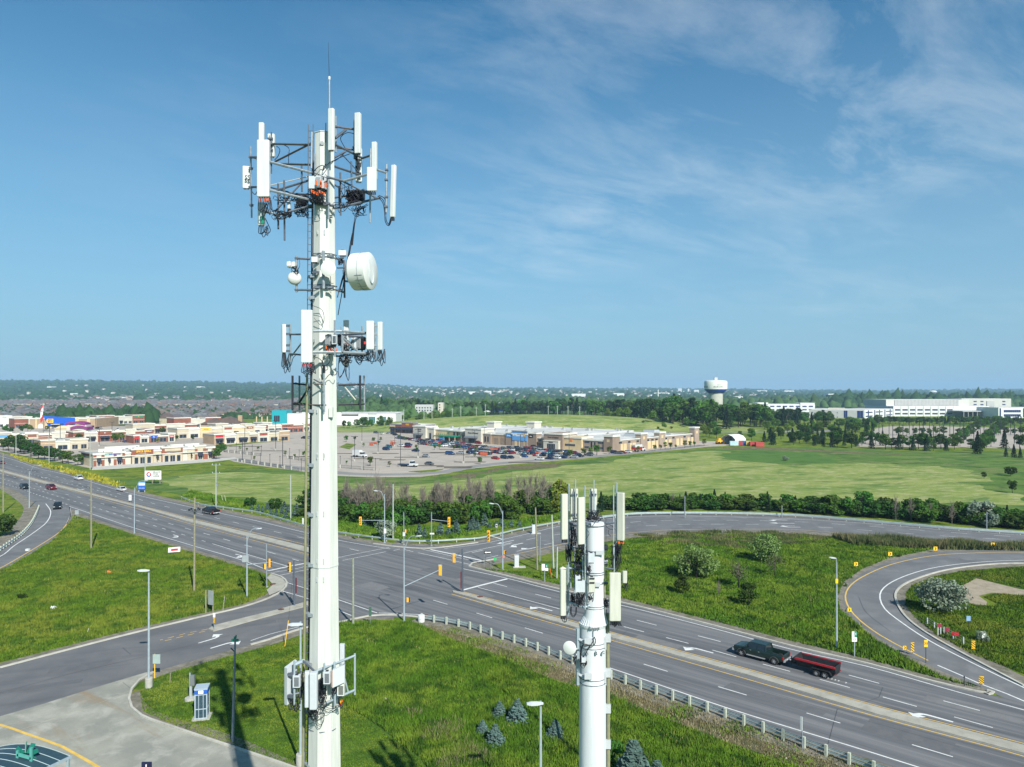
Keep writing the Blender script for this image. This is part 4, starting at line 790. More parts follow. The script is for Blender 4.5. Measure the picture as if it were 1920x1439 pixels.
# ---- middle and far rows, described left to right
T_=lambda s_:s_
strip('shop_row','brown roofed low building behind the dark trees at the left',76,846.5,22,14,5.0,11,'tan',aw=.2,bays=3)
strip('shop_row','shops with a slate grey sign panel above the low brown roof',48,833,36,14,5.6,12,'mixed',bays=6,sign_list=[(W_BRICK,None,None),(None,None,None),(GREYSIGN,'Williams Fresh',SIGNW)],aw=.2)
strip('shop_row','shops with a white crest and a slate sign panel mid retail park',137,831,46,15,6.2,13,'brick',bays=7,sign_list=[(None,None,None),(W_BRICK,'M',SIGNW),(None,None,None),(GREYSIGN,'Addition',SIGNW)],aw=.25)
strip('shop_row','small white roofed block with red and blue signs behind the nearest shops',250,832,24,13,4.2,14,'brick',bays=5,sign_list=[(RED,None,None),(BLUE,'Fit',SIGNW),(RED,'Fedex',SIGNW)],aw=0)
strip('shop_row','long shop block with a dark awning band and trees in front',249,815,46,16,6.4,15,'mixed',bays=4,aw=1.0)
strip('shop_row','block with a wide yellow sign right of the retail park centre',332,823,62,16,6.4,16,'cream',bays=8,sign_list=[(None,None,None),(YELS,'Bulk Barn',RED),(W_BRICK,None,None),(W_BRICK,'Tip Top',SIGNW)],aw=.3)
strip('shop_row','orange and cream shops with dark awnings facing the empty car park',401,834,48,15,5.6,17,'tan',bays=7,sign_list=[(RED,None,None),(None,None,None),(W_BRICK,'CIBC',RED)],aw=.8)
strip('shop_row','brick fronted row of four shops left of the main tower',482,814,58,16,6.0,18,'brick',bays=6,sign_list=[(W_BRICK,'Bell',SIGNW),(W_BRICK,'FIT 4 LESS',SIGND),(W_BRICK,'Dollar',SIGNW)],aw=.7)
strip('shop_row','cream block behind the orange and cream shop row',404,814,44,14,6.2,19,'cream',bays=5,sign_list=[(None,None,None),(None,'OLD TOWN',SIGND),(W_BRICK,None,None)],aw=.2)
strip('shop_row','brick topped block far behind the yellow sign',326,803,40,16,7.5,20,'brick',bays=3,aw=0)
strip('shop_row','white shop with a green sign at the far left edge',-6,802,26,22,9.0,21,'white',bays=2,sign_list=[(None,'SPORT',GREEN)],aw=0)
strip('shop_row','small white and brick block at the left edge behind the trees',-22,836,24,14,6,22,'mixed',bays=3,sign_list=[(LBLUE,None,None)],aw=0)
strip('shop_row','brick and beige block left of the bright blue store',27,803,30,22,7.6,23,'brick',bays=3,aw=.2)
strip('shop_row','green fronted pet shop block right of the bright blue store',181,797,42,22,7.4,24,'brick',bays=3,sign_list=[(None,None,None),(GREEN,'PET',SIGNY)],aw=.3)
# blue wedge store
B=Bld('electronics_store','big box store with a bright blue wedge front and a yellow tag sign',G(56,803.5),math.atan2(.12,1));fx=B.s_at
B.roof(0,fx(178),1,46,8.2,ROOF,5,5)
for a,c,h_,m in((56,66,8.4,W_TAN),(66,69.5,8.8,W_YELC),(69.5,85,8.4,W_TAN),(85,92,8.8,W_YELC),(92,142,8.0,W_YELC),(142,148,8.8,W_YELC),(148,163,8.4,W_TAN),(163,169,8.8,W_YELC),(169,178.5,8.6,W_TAN)):wl=B.bay(fx(a),fx(c)-.05,h_,0,2,m)
for a,c in((71,82),(149,161)):
 xa,xc=fx(a),fx(c);b=MB();P=[(xa,0)]+[(xa+(xc-xa)*k/10,2.6+1.3*math.sin(math.pi*k/10))for k in range(11)]+[(xc,0)];b.add([(p,-.06,q)for p,q in P],[tuple(range(len(P)-1,-1,-1))],TRIM);B.part('arch_panel',b)
b=MB();P=[(fx(82),10.6),(fx(91.5),1.9),(fx(141),2.4),(fx(141),8.8)];b.add([(p,-.9,q)for p,q in P]+[(p,-.05,q)for p,q in P],[(0,1,2,3),(7,6,5,4),(0,4,5,1),(1,5,6,2),(2,6,7,3),(3,7,4,0)],BLUE);B.part('blue_front',b)
xa=fx(88);wx=fx(101)-xa;b=MB();P=[(xa,6.2),(xa+wx*.12,4.7),(xa+wx,4.7),(xa+wx,8.0),(xa+wx*.12,8.0)];b.add([(p,-1.1,q)for p,q in P]+[(p,-.9,q)for p,q in P],[(0,1,2,3,4),(0,5,6,1),(1,6,7,2),(2,7,8,3),(3,8,9,4),(4,9,5,0)],YELS);tg=B.part('tag_sign',b)
text_mesh('BEST',1.5,BLK,tg,(xa+wx*.56,-1.12,7.05),(R(90),0,0),sx=1.15,bold=.04);text_mesh('BUY',1.5,BLK,tg,(xa+wx*.56,-1.12,5.65),(R(90),0,0),sx=1.35,bold=.04)
b=MB()
for k in range(6):b.box(fx(99)+k*1.6,fx(99)+k*1.6+1.3,-1.6,-1.3,.2,3.2,GLASS)
b.box(fx(98),fx(115),-2.4,-1.25,3.2,3.6,TRIM);B.part('entrance',b);b=MB()
for k in range(9):b.box(fx(117)+k*2.9,fx(117)+k*2.9+2.4,-.2,-.02,.3,2.1,GLASS)
B.part('window',b);b=MB();b.box(0,fx(178.5),46,46.3,0,8,W_TAN);b.box(-.3,0,2,46,0,8,W_TAN);b.box(fx(178.5),fx(178.5)+.3,2,46,0,8,W_TAN);B.part('wall',b)
# purple curved building
B=Bld('curved_building','low building with curved purple roof bands in front of the blue store',G(122,813),math.atan2(.1,1));b=MB()
for(x0,x1,z0,y0,hh)in((0,14,6.0,0,1.5),(4,16,2.9,-.6,1.6)):
 n=14
 for k in range(n):
  t0,t1=k/n,(k+1)/n;za,zb=z0+1.3*math.sin(math.pi*t0),z0+1.3*math.sin(math.pi*t1);X0,X1=x0+(x1-x0)*t0,x0+(x1-x0)*t1;b.hexa([(X0,y0-.3,za-.2),(X1,y0-.3,zb-.2),(X1,y0+9,zb-.2),(X0,y0+9,za-.2),(X0,y0-.3,za+hh),(X1,y0-.3,zb+hh),(X1,y0+9,zb+hh),(X0,y0+9,za+hh)],W_PURP)
B.part('curved_roof',b);b=MB();b.box(1,15,0,8,0,6.2,W_PALE);B.part('wall',b)
for i,(px,py,w_)in enumerate(((118,811,12),(142,812,11),(158,811,7))):
 x,y=G(px,py);t_=thing('small_shop',('cream hipped kiosk left of the purple roof','cream hipped kiosk below the purple roof','small white kiosk right of the purple roof')[i],'building',(x,y,0),.1);b=MB();b.box(-w_/2,w_/2,0,7,0,2.8,W_PALE);b.build('wall',parent=t_);b=MB();b.hexa([(-w_/2-.5,-.5,2.8),(w_/2+.5,-.5,2.8),(w_/2+.5,7.5,2.8),(-w_/2-.5,7.5,2.8),(-w_/2+2.5,2.6,5),(w_/2-2.5,2.6,5),(w_/2-2.5,4.4,5),(-w_/2+2.5,4.4,5)],W_YELC if i!=2 else ROOF);b.build('roof',parent=t_)
# gabled brown roofs
for i,(px,py,w_,h_)in enumerate(((397,806,17,9),(425,806,24,10.5),(306,792,16,8))):
 x,y=G(px,py);t_=thing('lodge',('dark gabled roof building at the back of the retail park','larger brown gabled restaurant with a chimney behind the cream block','dark gabled house like shop at the suburb edge')[i],'building',(x,y,0),.15);b=MB();b.box(-w_/2,w_/2,0,14,0,h_*.55,W_TAN);b.build('wall',parent=t_)
 b=MB();b.add([(-w_/2-1,-1,h_*.5),(w_/2+1,-1,h_*.5),(0,-1,h_),(-w_/2-1,15,h_*.5),(w_/2+1,15,h_*.5),(0,15,h_)],[(0,1,2),(3,5,4),(0,2,5,3),(1,4,5,2),(0,3,4,1)],SHINGLE);rf=b.build('roof',parent=t_)
 if i==1:b=MB();b.box(w_*.32,w_*.45,5,8,5,h_+1,W_TAN);b.build('chimney',parent=rf)
# teal and white warehouse
B=Bld('warehouse','long white warehouse with a bright teal entrance block at its left end',G(512,797),math.atan2(.03,1));fx=B.s_at
e=fx(742);B.roof(fx(538),e,2,60,10.5,ROOF,10,8)
b=MB();b.box(fx(512),fx(539),-4,16,0,13.5,TEAL);tl=B.part('teal_block',b);B.win(fx(516),fx(527),3,9,-4.05,tl,3)
for a,c,h_,m in((538,566,11,W_WHITE),(566,640,12,W_WHITE),(640,672,8.5,W_WHITE),(672,690,11,W_WHITE),(690,706,10,W_WHITE),(706,742,11,W_WHITE)):wl=B.bay(fx(a),fx(c)-.1,h_,0,3,m,TRIMD,.1,.3)
for a,c in((677,687),(691,703.5),(716,724)):B.win(fx(a),fx(c),1.5,7.5,0,B.o,4,M('green_glass',(.05,.14,.15),.15,var=0))
b=MB();b.box(fx(742)-.3,fx(742),3,60,0,10.4,W_WHITE);b.box(fx(538),fx(742),60,60.3,0,10.4,W_WHITE);B.part('wall',b)
b=MB()
for k in range(3):b.box(fx(484+k*10),fx(485.6+k*10),-6,-5,0,8,W_YELC)
B.part('pylon',b)
# ---- the big beige store
HF=math.atan2(-.672,.74);C0=G(1150,849);gl=G(780,823.5);HF=math.atan2(C0[1]-gl[1],C0[0]-gl[0])
B=Bld('big_box_store','huge beige supermarket with a light blue sign panel and many parked cars in front',gl,HF);fx=B.s_at
LW=(Vector(C0)-Vector(gl)).length;hd=HF+math.pi/2
ge=Vector(G(1307,833));dv=Vector((math.cos(hd),math.sin(hd)));DP=(ge-Vector(C0)).dot(dv)
b=MB();b.box(2,LW-.8,3,DP-1,5.0,5.9,ROOF);b.box(2,LW-40,3,DP-1,5.9,6.6,ROOF);B.part('roof',b)
r_=random.Random(5)
for i in range(34):
 ux,uy=r_.uniform(8,LW-6),r_.uniform(8,DP-6);z_=6.6 if ux<LW-41 else 5.9;sz=r_.uniform(.7,1.6);b=MB();b.box(ux-sz,ux+sz,uy-sz*.7,uy+sz*.7,z_,z_+r_.uniform(.6,1.2),MECH);b.cyl((ux,uy,z_+.5),(ux,uy,z_+1.5),.4,n=8,m=TRIMD);B.part('roof_unit',b)
for k,(a,c)in enumerate(((16,40),(60,78))):b=MB();b.box(LW-12-a/3,LW-4-a/3,20+a,26+a,5.9,7.4,GREYB);b.box(LW-11.5-a/3,LW-4.5-a/3,20.4+a,25.6+a,7.4,7.6,TRIMD);B.part('roof_unit',b)
def FB(px0,px1,h,m,y0=0,y1=3,cap=TRIM,ch=.6):return B.bay(fx(px0),fx(px1)-.04,h,y0,y1,m,cap,.3,ch)
w1=FB(780,803.5,8.8,W_PALE,-2.5,8);w2=FB(803.5,816,8.0,W_PALE,-1);w3=FB(816,842,7.2,W_YELC,.5);w4=FB(842,864.5,7.0,W_TAN,0);w5=FB(864.5,877,6.8,W_PINK,-.5);w6=FB(877,907,9.0,W_PALE,-2.2,9);w7=FB(907,921.5,6.4,W_PINK,-.6)
w8=FB(921.5,949.5,6.3,W_TAN,0,3,TRIM);w9=FB(949.5,961.7,7.6,W_BROWN,-.6,4);w10=FB(961.7,991,7.2,W_PINK,-.9,5);w11=FB(991,1007,8.0,W_BROWN,-.6,4);w12=FB(1007,1025,5.6,W_TAN,.4,3);w13=FB(1025,1060.5,8.6,W_BROWN,-2.6,10,TRIM,.8);w14=FB(1060.5,1093,7.0,W_YELC,-1.2,9,TRIM,.8)
w15=FB(1093,1133.5,6.0,W_PINK,0,3);w16=FB(1133.5,1150,8.8,W_BROWN,-.6,6,TRIM,.9)
b=MB()
for k in range(7):xx=fx(817)+(fx(842)-fx(817))*k/6.2;b.box(xx,xx+.9,.2,.49,0,4.6,W_TAN)
B.part('column',b)
for a,c in((850,854),(856,860)):B.win(fx(a),fx(c),3.6,6,0,w4)
for a,c in((807,811),):B.win(fx(a),fx(c),.8,4.6,-1,w2,1)
for ww,prs,y0 in((w5,((868,870.6),(872.4,875)),-.5),(w7,((910,913),(915,918)),-.6)):
 for a,c in prs:B.win(fx(a),fx(c),1.2,4.6,y0,ww,1)
for a,c in((927,935),(938.5,946)):b=MB();b.box(fx(a),fx(c),-.08,-.001,.2,3.9,W_BROWN);B.part('shutter_panel',b,par=w8)
b=MB();b.box(fx(963),fx(990),-1.15,-.905,3.2,8.2,LBLUE);sg=B.part('blue_sign',b);text_mesh('Walmart',2.3,SIGNW,sg,(fx(975),-1.17,6.4),(R(90),0,0),sx=1.15,bold=.03)
b=MB();sxp=fx(986)
for k in range(6):a=k*math.pi/3;b.bar((sxp+.35*math.sin(a),-1.2,6.4+.35*math.cos(a)),(sxp+1.0*math.sin(a),-1.2,6.4+1.0*math.cos(a)),.28,.1,SIGNY)
b.build('spark',parent=sg)
b=MB();b.box(fx(961.9),fx(990.8),-1.3,-.6,8.2,8.9,TRIMD);B.part('cornice',b)
b=MB();b.box(fx(967),fx(971),-1.0,-.92,0,3.1,W_YELC);b.box(fx(975),fx(977),-1.0,-.92,0,3.1,W_YELC);b.box(fx(984),fx(986),-1.0,-.92,0,3.1,W_YELC);B.part('pilaster',b)
B.sign(fx(951),fx(960.5),5.0,6.5,-.6,w9,LBLUE,'Pharmacy',SIGNW,.45);B.sign(fx(993),fx(1001),5.3,6.7,-.6,w11,BLK,'Vision',SIGNW,.5)
B.letters('Home & Pharmacy',fx(892),6.2,-2.25,1.15);B.letters('Food & Fashion',fx(1043),6.2,-2.65,1.2);B.letters('Garden',fx(792),6.9,-2.55,1.2);B.letters('Centre',fx(792),5.6,-2.55,1.2)
for(a,c,y0,ww,m)in((879,901,-2.2,w6,AWN),(782,799,-2.5,w1,AWN)):
 B.awn(fx(a),fx(c),4.3,y0-.02,ww,M('grey_canopy',(.12,.14,.17),.6,var=.1),2.6,.9);B.win(fx(a)+2,fx(c)-2,.1,2.9,y0-.02,ww,5)
b=MB();b.box(fx(1028),fx(1056),-4.2,-2.61,0,4.3,W_PALE);b.box(fx(1027.5),fx(1056.5),-4.4,-2.61,4.3,4.6,TRIM);pt=B.part('portal',b);B.win(fx(1035),fx(1050),.1,2.9,-4.2,pt,5);B.letters('Entrance',fx(1042),3.7,-4.25,.8)
for a,c,z0,z1,y0,ww,nn in((1008.5,1014,.8,2.3,.4,w12,3),(1008.5,1014,3.4,4.6,.4,w12,3),(1018,1023,.8,2.3,.4,w12,3),(1018,1023,3.4,4.6,.4,w12,3),(1062,1081,2.0,3.2,-1.2,w14,8),(1096,1105.5,4.0,5.1,0,w15,4),(1096,1105.5,1.3,2.5,0,w15,4),(1107.5,1111,1.2,4.9,0,w15,1),(1114,1117,1.2,4.9,0,w15,1),(1121,1130.5,4.0,5.1,0,w15,4),(1121,1130.5,1.3,2.5,0,w15,4)):B.win(fx(a),fx(c),z0,z1,y0,ww,nn)
B.sign(fx(1072),fx(1076),4.7,6.2,-1.2,w14,M('orange_sign',(.7,.2,.04),.5,var=0))
for a,y0 in((1139,-.6),):b=MB();b.box(fx(a),fx(a+5),y0-.05,y0-.001,5.2,6.6,W_YELC);B.part('panel',b,par=w16)
# garden canopy, tent, glass roof
b=MB()
for k in range(10):xx=fx(826)+k*2.2;b.bar((xx,-6.4,3.3),(xx,.4,3.9),.18,.18,GREEN)
b.bar((fx(826),-6.4,3.3),(fx(826)+20,-6.4,3.3),.2,.35,GREEN);b.box(fx(826),fx(826)+20,-6.2,.4,3.62,3.7,GREEN)
for k in range(5):xx=fx(826)+k*4.9;b.box(xx,xx+.5,-6.5,-6,0,3.3,W_TAN)
B.part('garden_canopy',b);b=MB();b.box(fx(838),fx(844),-6.8,-6.6,.4,2.6,LBLUE);b.box(fx(845),fx(848),-6.8,-6.6,.4,2.6,LBLUE);B.part('banner',b)
# side wall, seen lit on the right
b=MB();b.box(LW-.8,LW,6,DP,0,6.0,W_PINK);sw=B.part('wall',b);b=MB();b.box(LW-1,LW+.25,6,DP,5.75,6.15,TRIM);B.part('cornice',b,par=sw)
side0=Vector(C0)
def s2(px):k=(px-CX)/F;return(k*side0.y-side0.x)/(dv.x-k*dv.y)
for a,c,h_ in((1193,1212,8.6),(1235,1246,8.4),(1301,1309.5,9.6)):
 b=MB();y0,y1=s2(a if a>1200 else 1200),s2(c);b.box(LW-3,LW+.5,y0,y1,0,h_,W_PINK);pl=B.part('pillar',b);b=MB();b.box(LW-3.3,LW+.8,y0-.3,y1+.3,h_-.5,h_+.3,TRIM);B.part('cornice',b,par=pl);b=MB();b.box(LW+.501,LW+.56,(y0+y1)/2-1,(y0+y1)/2+1,h_*.62,h_*.62+1.6,W_YELC);B.part('panel',b,par=pl)
for a,c in((1164,1169),(1181,1185),(1168,1175),(1186,1192),(1214,1220),(1222,1228),(1230,1234),(1247,1251),(1254,1259),(1268,1273),(1276,1280),(1289,1293),(1296,1300)):b=MB();b.box(LW+.001,LW+.08,s2(a),s2(c),0,4.0,W_YELC);B.part('panel',b,par=sw)
for a,c in((1160,1166),(1177,1182),(1193,1198),(1212,1217),(1220.5,1225.5),(1228,1233),(1246,1250.5),(1260,1264.5),(1281,1285.5),(1294.5,1298.5)):b=MB();b.box(LW+.001,LW+.14,s2(a),s2(c),4.2,5.2,TRIMD);b.box(LW+.141,LW+.16,s2(a)+.15,s2(c)-.15,4.3,5.1,GLASS);B.part('window',b,par=sw)
b=MB();b.box(0,LW,DP,DP+.4,0,6.1,W_PINK);b.box(-.4,0,8,DP,0,6.2,W_PALE);B.part('wall',b)
for a,c in((22,44),(44,60)):b=MB();b.box(a,a+7,c,c+7,6.6,10.2,W_PALE);b.box(a-.5,a+7.5,c-.5,c+7.5,10.2,10.9,TRIM);B.part('roof_tower',b)
# restaurants left of the store
B=Bld('restaurant_row','brick and cream restaurant row with dark awnings left of the beige store',G(731,811.5),HF+.12);fx=B.s_at
B.roof(.3,fx(779),1,22,7,ROOF,5,9)
for a,c,h_,m,tx in((731,741,6.6,W_YELC,None),(741,753,6.6,W_BRICK,None),(753,775,8.0,W_BRICK,'GRILL'),(775,779.5,6.8,W_GREY,None)):
 wl=B.bay(fx(a),fx(c)-.05,h_,0,5,m,TRIMD);B.win(fx(a)+.8,fx(c)-.8,.4,3,0,wl,3);B.awn(fx(a)+.5,fx(c)-.5,4.6,-.03,wl,hh=1.5,d=2)
 if tx:B.letters(tx,fx(764),6.6,-.05,1.5,SIGNY)
b=MB();b.box(-.3,0,1,22,0,6.4,W_PALE);b.box(0,fx(779),22,22.3,0,6.4,W_PALE);B.part('wall',b)
# ---- office park on the right
B=Bld('office_building','long low grey office block with two dark blue glass strips in its plain wall',G(1517,783.5),math.atan2(825-851,409-360));fx=B.s_at;L_=fx(1621)
BG=M('blue_office_glass',(.015,.03,.13),.12,var=0,spec=.6)
b=MB();b.box(0,L_,0,90,0,9.2,W_GREY);wl=B.part('wall',b);b=MB();b.box(.6,L_-.6,.6,89,9.2,9.5,ROOF);b.box(L_*.3,L_*.6,40,60,9.5,11,W_PALE);B.part('roof',b)
for a,c in((1582,1589),(1607,1618.5)):B.win(fx(a),fx(c),.3,9.0,0,wl,2,BG)
for a in(1523,1535,1546,1558,1569):B.win(fx(a),fx(a+1.6),5.6,7.0,0,wl,1);B.win(fx(a),fx(a+2),.5,1.8,0,wl,1)
h2=math.atan2(897-825,482-409);org=B.org+Vector((math.cos(B.h),math.sin(B.h)))*L_
B=Bld('office_building','white office wing with crossing dark blue window bands, middle of the office park',org,h2);fx=B.s_at
L_=fx(1674);b=MB();b.box(0,L_,0,40,0,9.6,W_WHITE);wl=B.part('wall',b);b=MB();b.box(.6,L_-.6,.6,39,9.6,9.9,ROOF);B.part('roof',b)
for a in(1627,1639,1648,1658,1668):B.win(fx(a),fx(a+1.8),.3,9.3,-.2,wl,1,BG)
for a,c in((1623,1636),(1642,1655),(1661,1673)):
 for z in(1.6,6.0):B.win(fx(a),fx(c),z,z+1.5,0,wl,6,BG)
B=Bld('office_building','large white office block with two blue window rows and a grey upper hall',G(1675,781),math.atan2(.02,1));fx=B.s_at
L_=fx(1855);b=MB();b.box(0,L_,0,70,0,12.5,W_WHITE);wl=B.part('wall',b);b=MB();b.box(1,L_-1,1,69,12.5,12.8,ROOF);B.part('roof',b)
b=MB();b.box(fx(1676),fx(1835),18,75,12.8,21,W_LG);b.box(fx(1692),fx(1815),17.6,17.95,13.5,20.5,W_GREY);u_=B.part('upper_hall',b)
b=MB()
for k in range(46):xx=fx(1692)+(fx(1815)-fx(1692))*k/46;b.box(xx,xx+.25,17.4,17.59,13.5,20.5,TRIMD)
B.part('rib',b,par=u_)
for a in range(1678,1780,14):
 for z in(2.2,7.0):B.win(fx(a),fx(a+10),z,z+2.2,0,wl,5,BG)
 b=MB();b.box(fx(a+11),fx(a+13),-.6,-.01,0,12.6,W_WHITE);B.part('fin',b,par=wl)
b=MB();b.box(fx(1776),fx(1872),-30,-.7,6.6,7.6,W_GREY)
for k in range(12):xx=fx(1778)+k*(fx(1868)-fx(1778))/11;b.box(xx,xx+.8,-29.5,-28.8,0,6.6,TRIMD)
B.part('entrance_canopy',b)
B=Bld('office_building','cream four storey block at the back right of the office park',G(1820,777),0.0);fx=B.s_at;L_=fx(1915)
b=MB();b.box(0,L_,20,60,0,21,W_LG);wl=B.part('wall',b);b=MB();b.box(fx(1868),fx(1882),19,19.95,10,18,W_GREY);b.box(.5,L_-.5,20.5,59,21,21.3,ROOF);B.part('roof',b)
for a in(1843,1856,1898):
 for z in(12,16.4):B.win(fx(a),fx(a+6),z,z+1.8,20,wl,3,BG)
B=Bld('office_building','white office block with blue window bands cut off by the right edge',G(1872,784),0.0);fx=B.s_at;L_=fx(1960)
b=MB();b.box(0,L_,0,40,0,12,W_WHITE);wl=B.part('wall',b);b=MB();b.box(.5,L_-.5,.5,39,12,12.3,ROOF);B.part('roof',b)
for z in(1.5,6.5):B.win(fx(1882),fx(1914),z,z+3,0,wl,8,BG)
B.win(fx(1874),fx(1877),.5,11.5,0,wl,1,BG);B.win(fx(1918),fx(1930),.5,11.5,0,wl,2,BG)
B=Bld('office_building','low white office with blue windows half hidden by the forest',G(1404,773),0.0);fx=B.s_at;L_=fx(1528)
b=MB();b.box(0,L_,0,30,0,12,W_WHITE);b.box(fx(1420),fx(1440),-1,20,12,14.5,W_WHITE);b.box(fx(1500),fx(1527),-1,20,0,14,W_WHITE);wl=B.part('wall',b);b=MB();b.box(1,L_-1,1,29,12,12.3,ROOF);B.part('roof',b)
for a in range(1408,1522,12):
 for z in(2.5,7.5):B.win(fx(a),fx(a+8),z,z+2.2,-1.02 if a>1498 else 0,wl,5,BG)
# mid distance blocks over the trees
for i,(px,w_,py,py2,Y,m,lab)in enumerate(((826,10,756,778,900,W_PALE,'small cream apartment block rising from the woods'),(846,22,757,770,1000,W_WHITE,'white terrace beside the cream apartment block in the woods'),(795,34,760,775,880,W_GREY,'row of white gabled houses in the woods left of the cream block'),(889,22,755,765,1150,W_PINK,'pinkish grey warehouse in the woods'),(934,20,756,772,1100,BLUE,'bright blue roofed shed in the woods'),(912,18,758,768,1100,W_WHITE,'white shed left of the blue roofed shed'))):
 x=(px-CX)/F*Y;ww=w_/F*Y;hh=HZ(py,Y);t_=thing('distant_building',lab,'building',(x,Y,0));b=MB();b.box(-ww/2,ww/2,0,16,0,hh,m);wl=b.build('wall',parent=t_)
 b=MB();b.box(-ww/2+.4,ww/2-.4,.4,15.6,hh,hh+.4,ROOF);b.build('roof',parent=t_);b=MB();r_=random.Random(i)
 for z in range(2,int(hh/3.2)):
  k=-ww/2+1.5
  while k<ww/2-2.5:b.box(k,k+1.6,-.1,-.01,z*3.2+.8,z*3.2+2.3,GLASS);k+=3.4
 b.build('window',parent=wl)if b.v else None
# far white buildings on the plain and the slope
FB_=[(45,18,747,2500),(125,50,744,2700),(180,40,749,2300),(225,18,747,2200),(260,30,747,2300),(315,26,748,2200),(92,8,740,3600),(370,18,736,4000),(450,40,749,2200),(776,12,736,3800),(840,46,738,3600),(885,14,737,3800),(915,12,736,4000),(1000,20,741,3200),(1085,26,741,3000),(1160,20,740,3300),(1240,26,739,3400),(1385,16,746,2400),(1430,22,735,5200),(1480,18,735,5200),(1620,16,742,2600),(1108,9,737,4200),(1560,14,741,2700),(270,10,733,4300),(660,30,753,2000),(710,20,748,2300)]
for i,(px,w_,py,Y)in enumerate(FB_):
 x=(px-CX)/F*Y;z=terrain(x,Y);ww=w_/F*Y;hh=max(6,HZ(py-2.6,Y)-z)if Y>1900 else 8;hh=min(hh,22);t_=thing('distant_building','pale distant building far beyond the town, seen as a white bar','building',(x,Y,z-1),0,'pale far buildings');b=MB();b.box(-ww/2,ww/2,0,40,0,hh,W_WHITE);b.build('wall',parent=t_);b=MB();b.box(-ww/2+1,ww/2-1,1,39,hh,hh+.6,ROOF);b.build('roof',parent=t_)
for i,(px,w_,top,Y,lab)in enumerate(((938,5,731,4600,'left tower of the pale cream apartment cluster on the horizon'),(945,5,730.5,4650,'middle tower of the pale cream apartment cluster on the horizon'),(952,5,731,4600,'right tower of the pale cream apartment cluster on the horizon'),(1275,7,729,4800,'left white apartment slab left of the water tower'),(1291,3,729.5,4800,'thin white tower block left of the water tower'),(1306,9,731.5,4700,'squat white apartment block nearest the water tower'),(1024,9,730,4500,'pale slab on the horizon behind the store'))):
 x=(px-CX)/F*Y;z=terrain(x,Y);ww=w_/F*Y;t_=thing('apartment_block',lab,'building',(x,Y,z-1));hh=HZ(top,Y)-z+1;b=MB();b.box(-ww/2,ww/2,0,18,0,hh,W_CREAM if i<3 else W_WHITE);wl=b.build('wall',parent=t_);b=MB()
 for k in range(1,int(hh/4)):b.box(-ww/2+1,ww/2-1,-.3,-.01,k*4,k*4+1.3,GREYB)
 b.build('window',parent=wl)
# ---- suburb houses
def house(seed,wm,rm):
 r_=random.Random(seed);w_,d_,h_=r_.uniform(10,13),r_.uniform(10,12),5.6;b=MB();b.box(-w_/2,w_/2,-d_/2,d_/2,0,h_,wm);b.box(-w_/2+.5,w_/2-4.5,-d_/2-2,-d_/2-.01,0,3,wm)
 for z in(1.0,3.7):
  for k in(-.32,-.05,.25):b.box(w_*k,w_*k+1.5,-d_/2-.1,-d_/2-.01,z,z+1.3,GLASS)if not(z<2 and k<.2)else None
 b.box(-w_/2+1.3,-w_/2+5,-d_/2-2.1,-d_/2-2.01,.1,2.3,TRIM);wme=b.mesh('wall')
 b=MB();a,c=w_/2+.5,d_/2+.5;q=r_.uniform(.1,.5);b.add([(-a,-c,h_),(a,-c,h_),(a,c,h_),(-a,c,h_),(-a*q,0,h_+3.2),(a*q,0,h_+3.2)],[(0,1,5,4),(1,2,5),(2,3,4,5),(3,0,4),(0,3,2,1)],rm);b.add([(-3,-c-.4,h_-.2),(2,-c-.4,h_-.2),(-.5,-c-.4,h_+2.2),(-.5,0,h_+2.2)],[(0,1,2),(1,3,2),(0,2,3)],rm);return wme,b.mesh('roof')
RS=[M('grey_shingles',(.12,.125,.13),.9,var=.2,scale=.3,rnd=.4),M('brown_shingles',(.13,.10,.085),.9,var=.2,scale=.3,rnd=.4),M('dark_shingles',(.10,.095,.10),.9,var=.2,scale=.3,rnd=.4)]
WB=[M('pinkish_brick',(.34,.22,.17),.9,var=.15,rnd=.3),M('beige_brick',(.40,.33,.24),.9,var=.15,rnd=.3),M('red_house_brick',(.26,.13,.10),.9,var=.15,rnd=.3)]
HS=[house(i,WB[i%3],RS[i%3])for i in range(6)]
hp=[]
rows=[(y0,n_)for y0,n_ in zip([690,715,745,772,800,832,862,900,935,975,1015,1060,1105,1150,1200,1250,1300],[0]*17)]
for j,(Y,_)in enumerate(rows):
 x=-.74*Y+rng.uniform(0,14)
 while x<(-.28 if Y>800 else-.42)*Y:
  px=CX+F*x/Y
  if rng.random()>.12 and not(60<px<300 and Y<860)and not(500<px<590 and Y<880):hp.append((x,Y+rng.uniform(-4,4)+(x+.5*Y)*.12))
  x+=rng.uniform(14,19)*(1+.15*(Y>1000))
hp=sorted(hp,key=lambda p:p[1])
for i,(x,y)in enumerate(hp[:295]):
 k=rng.randrange(6);t_=thing('house','two storey brick house with a shingled hip roof in the treed suburb on the left','house',(x,y,0),rng.choice((0,0,math.pi/2,math.pi))+rng.uniform(-.25,.25),'houses of the suburb on the left')
 for me in HS[k]:o=bpy.data.objects.new(me.name,me);COL.objects.link(o);o.parent=t_
b=MB();r_=random.Random(31);VW=[];
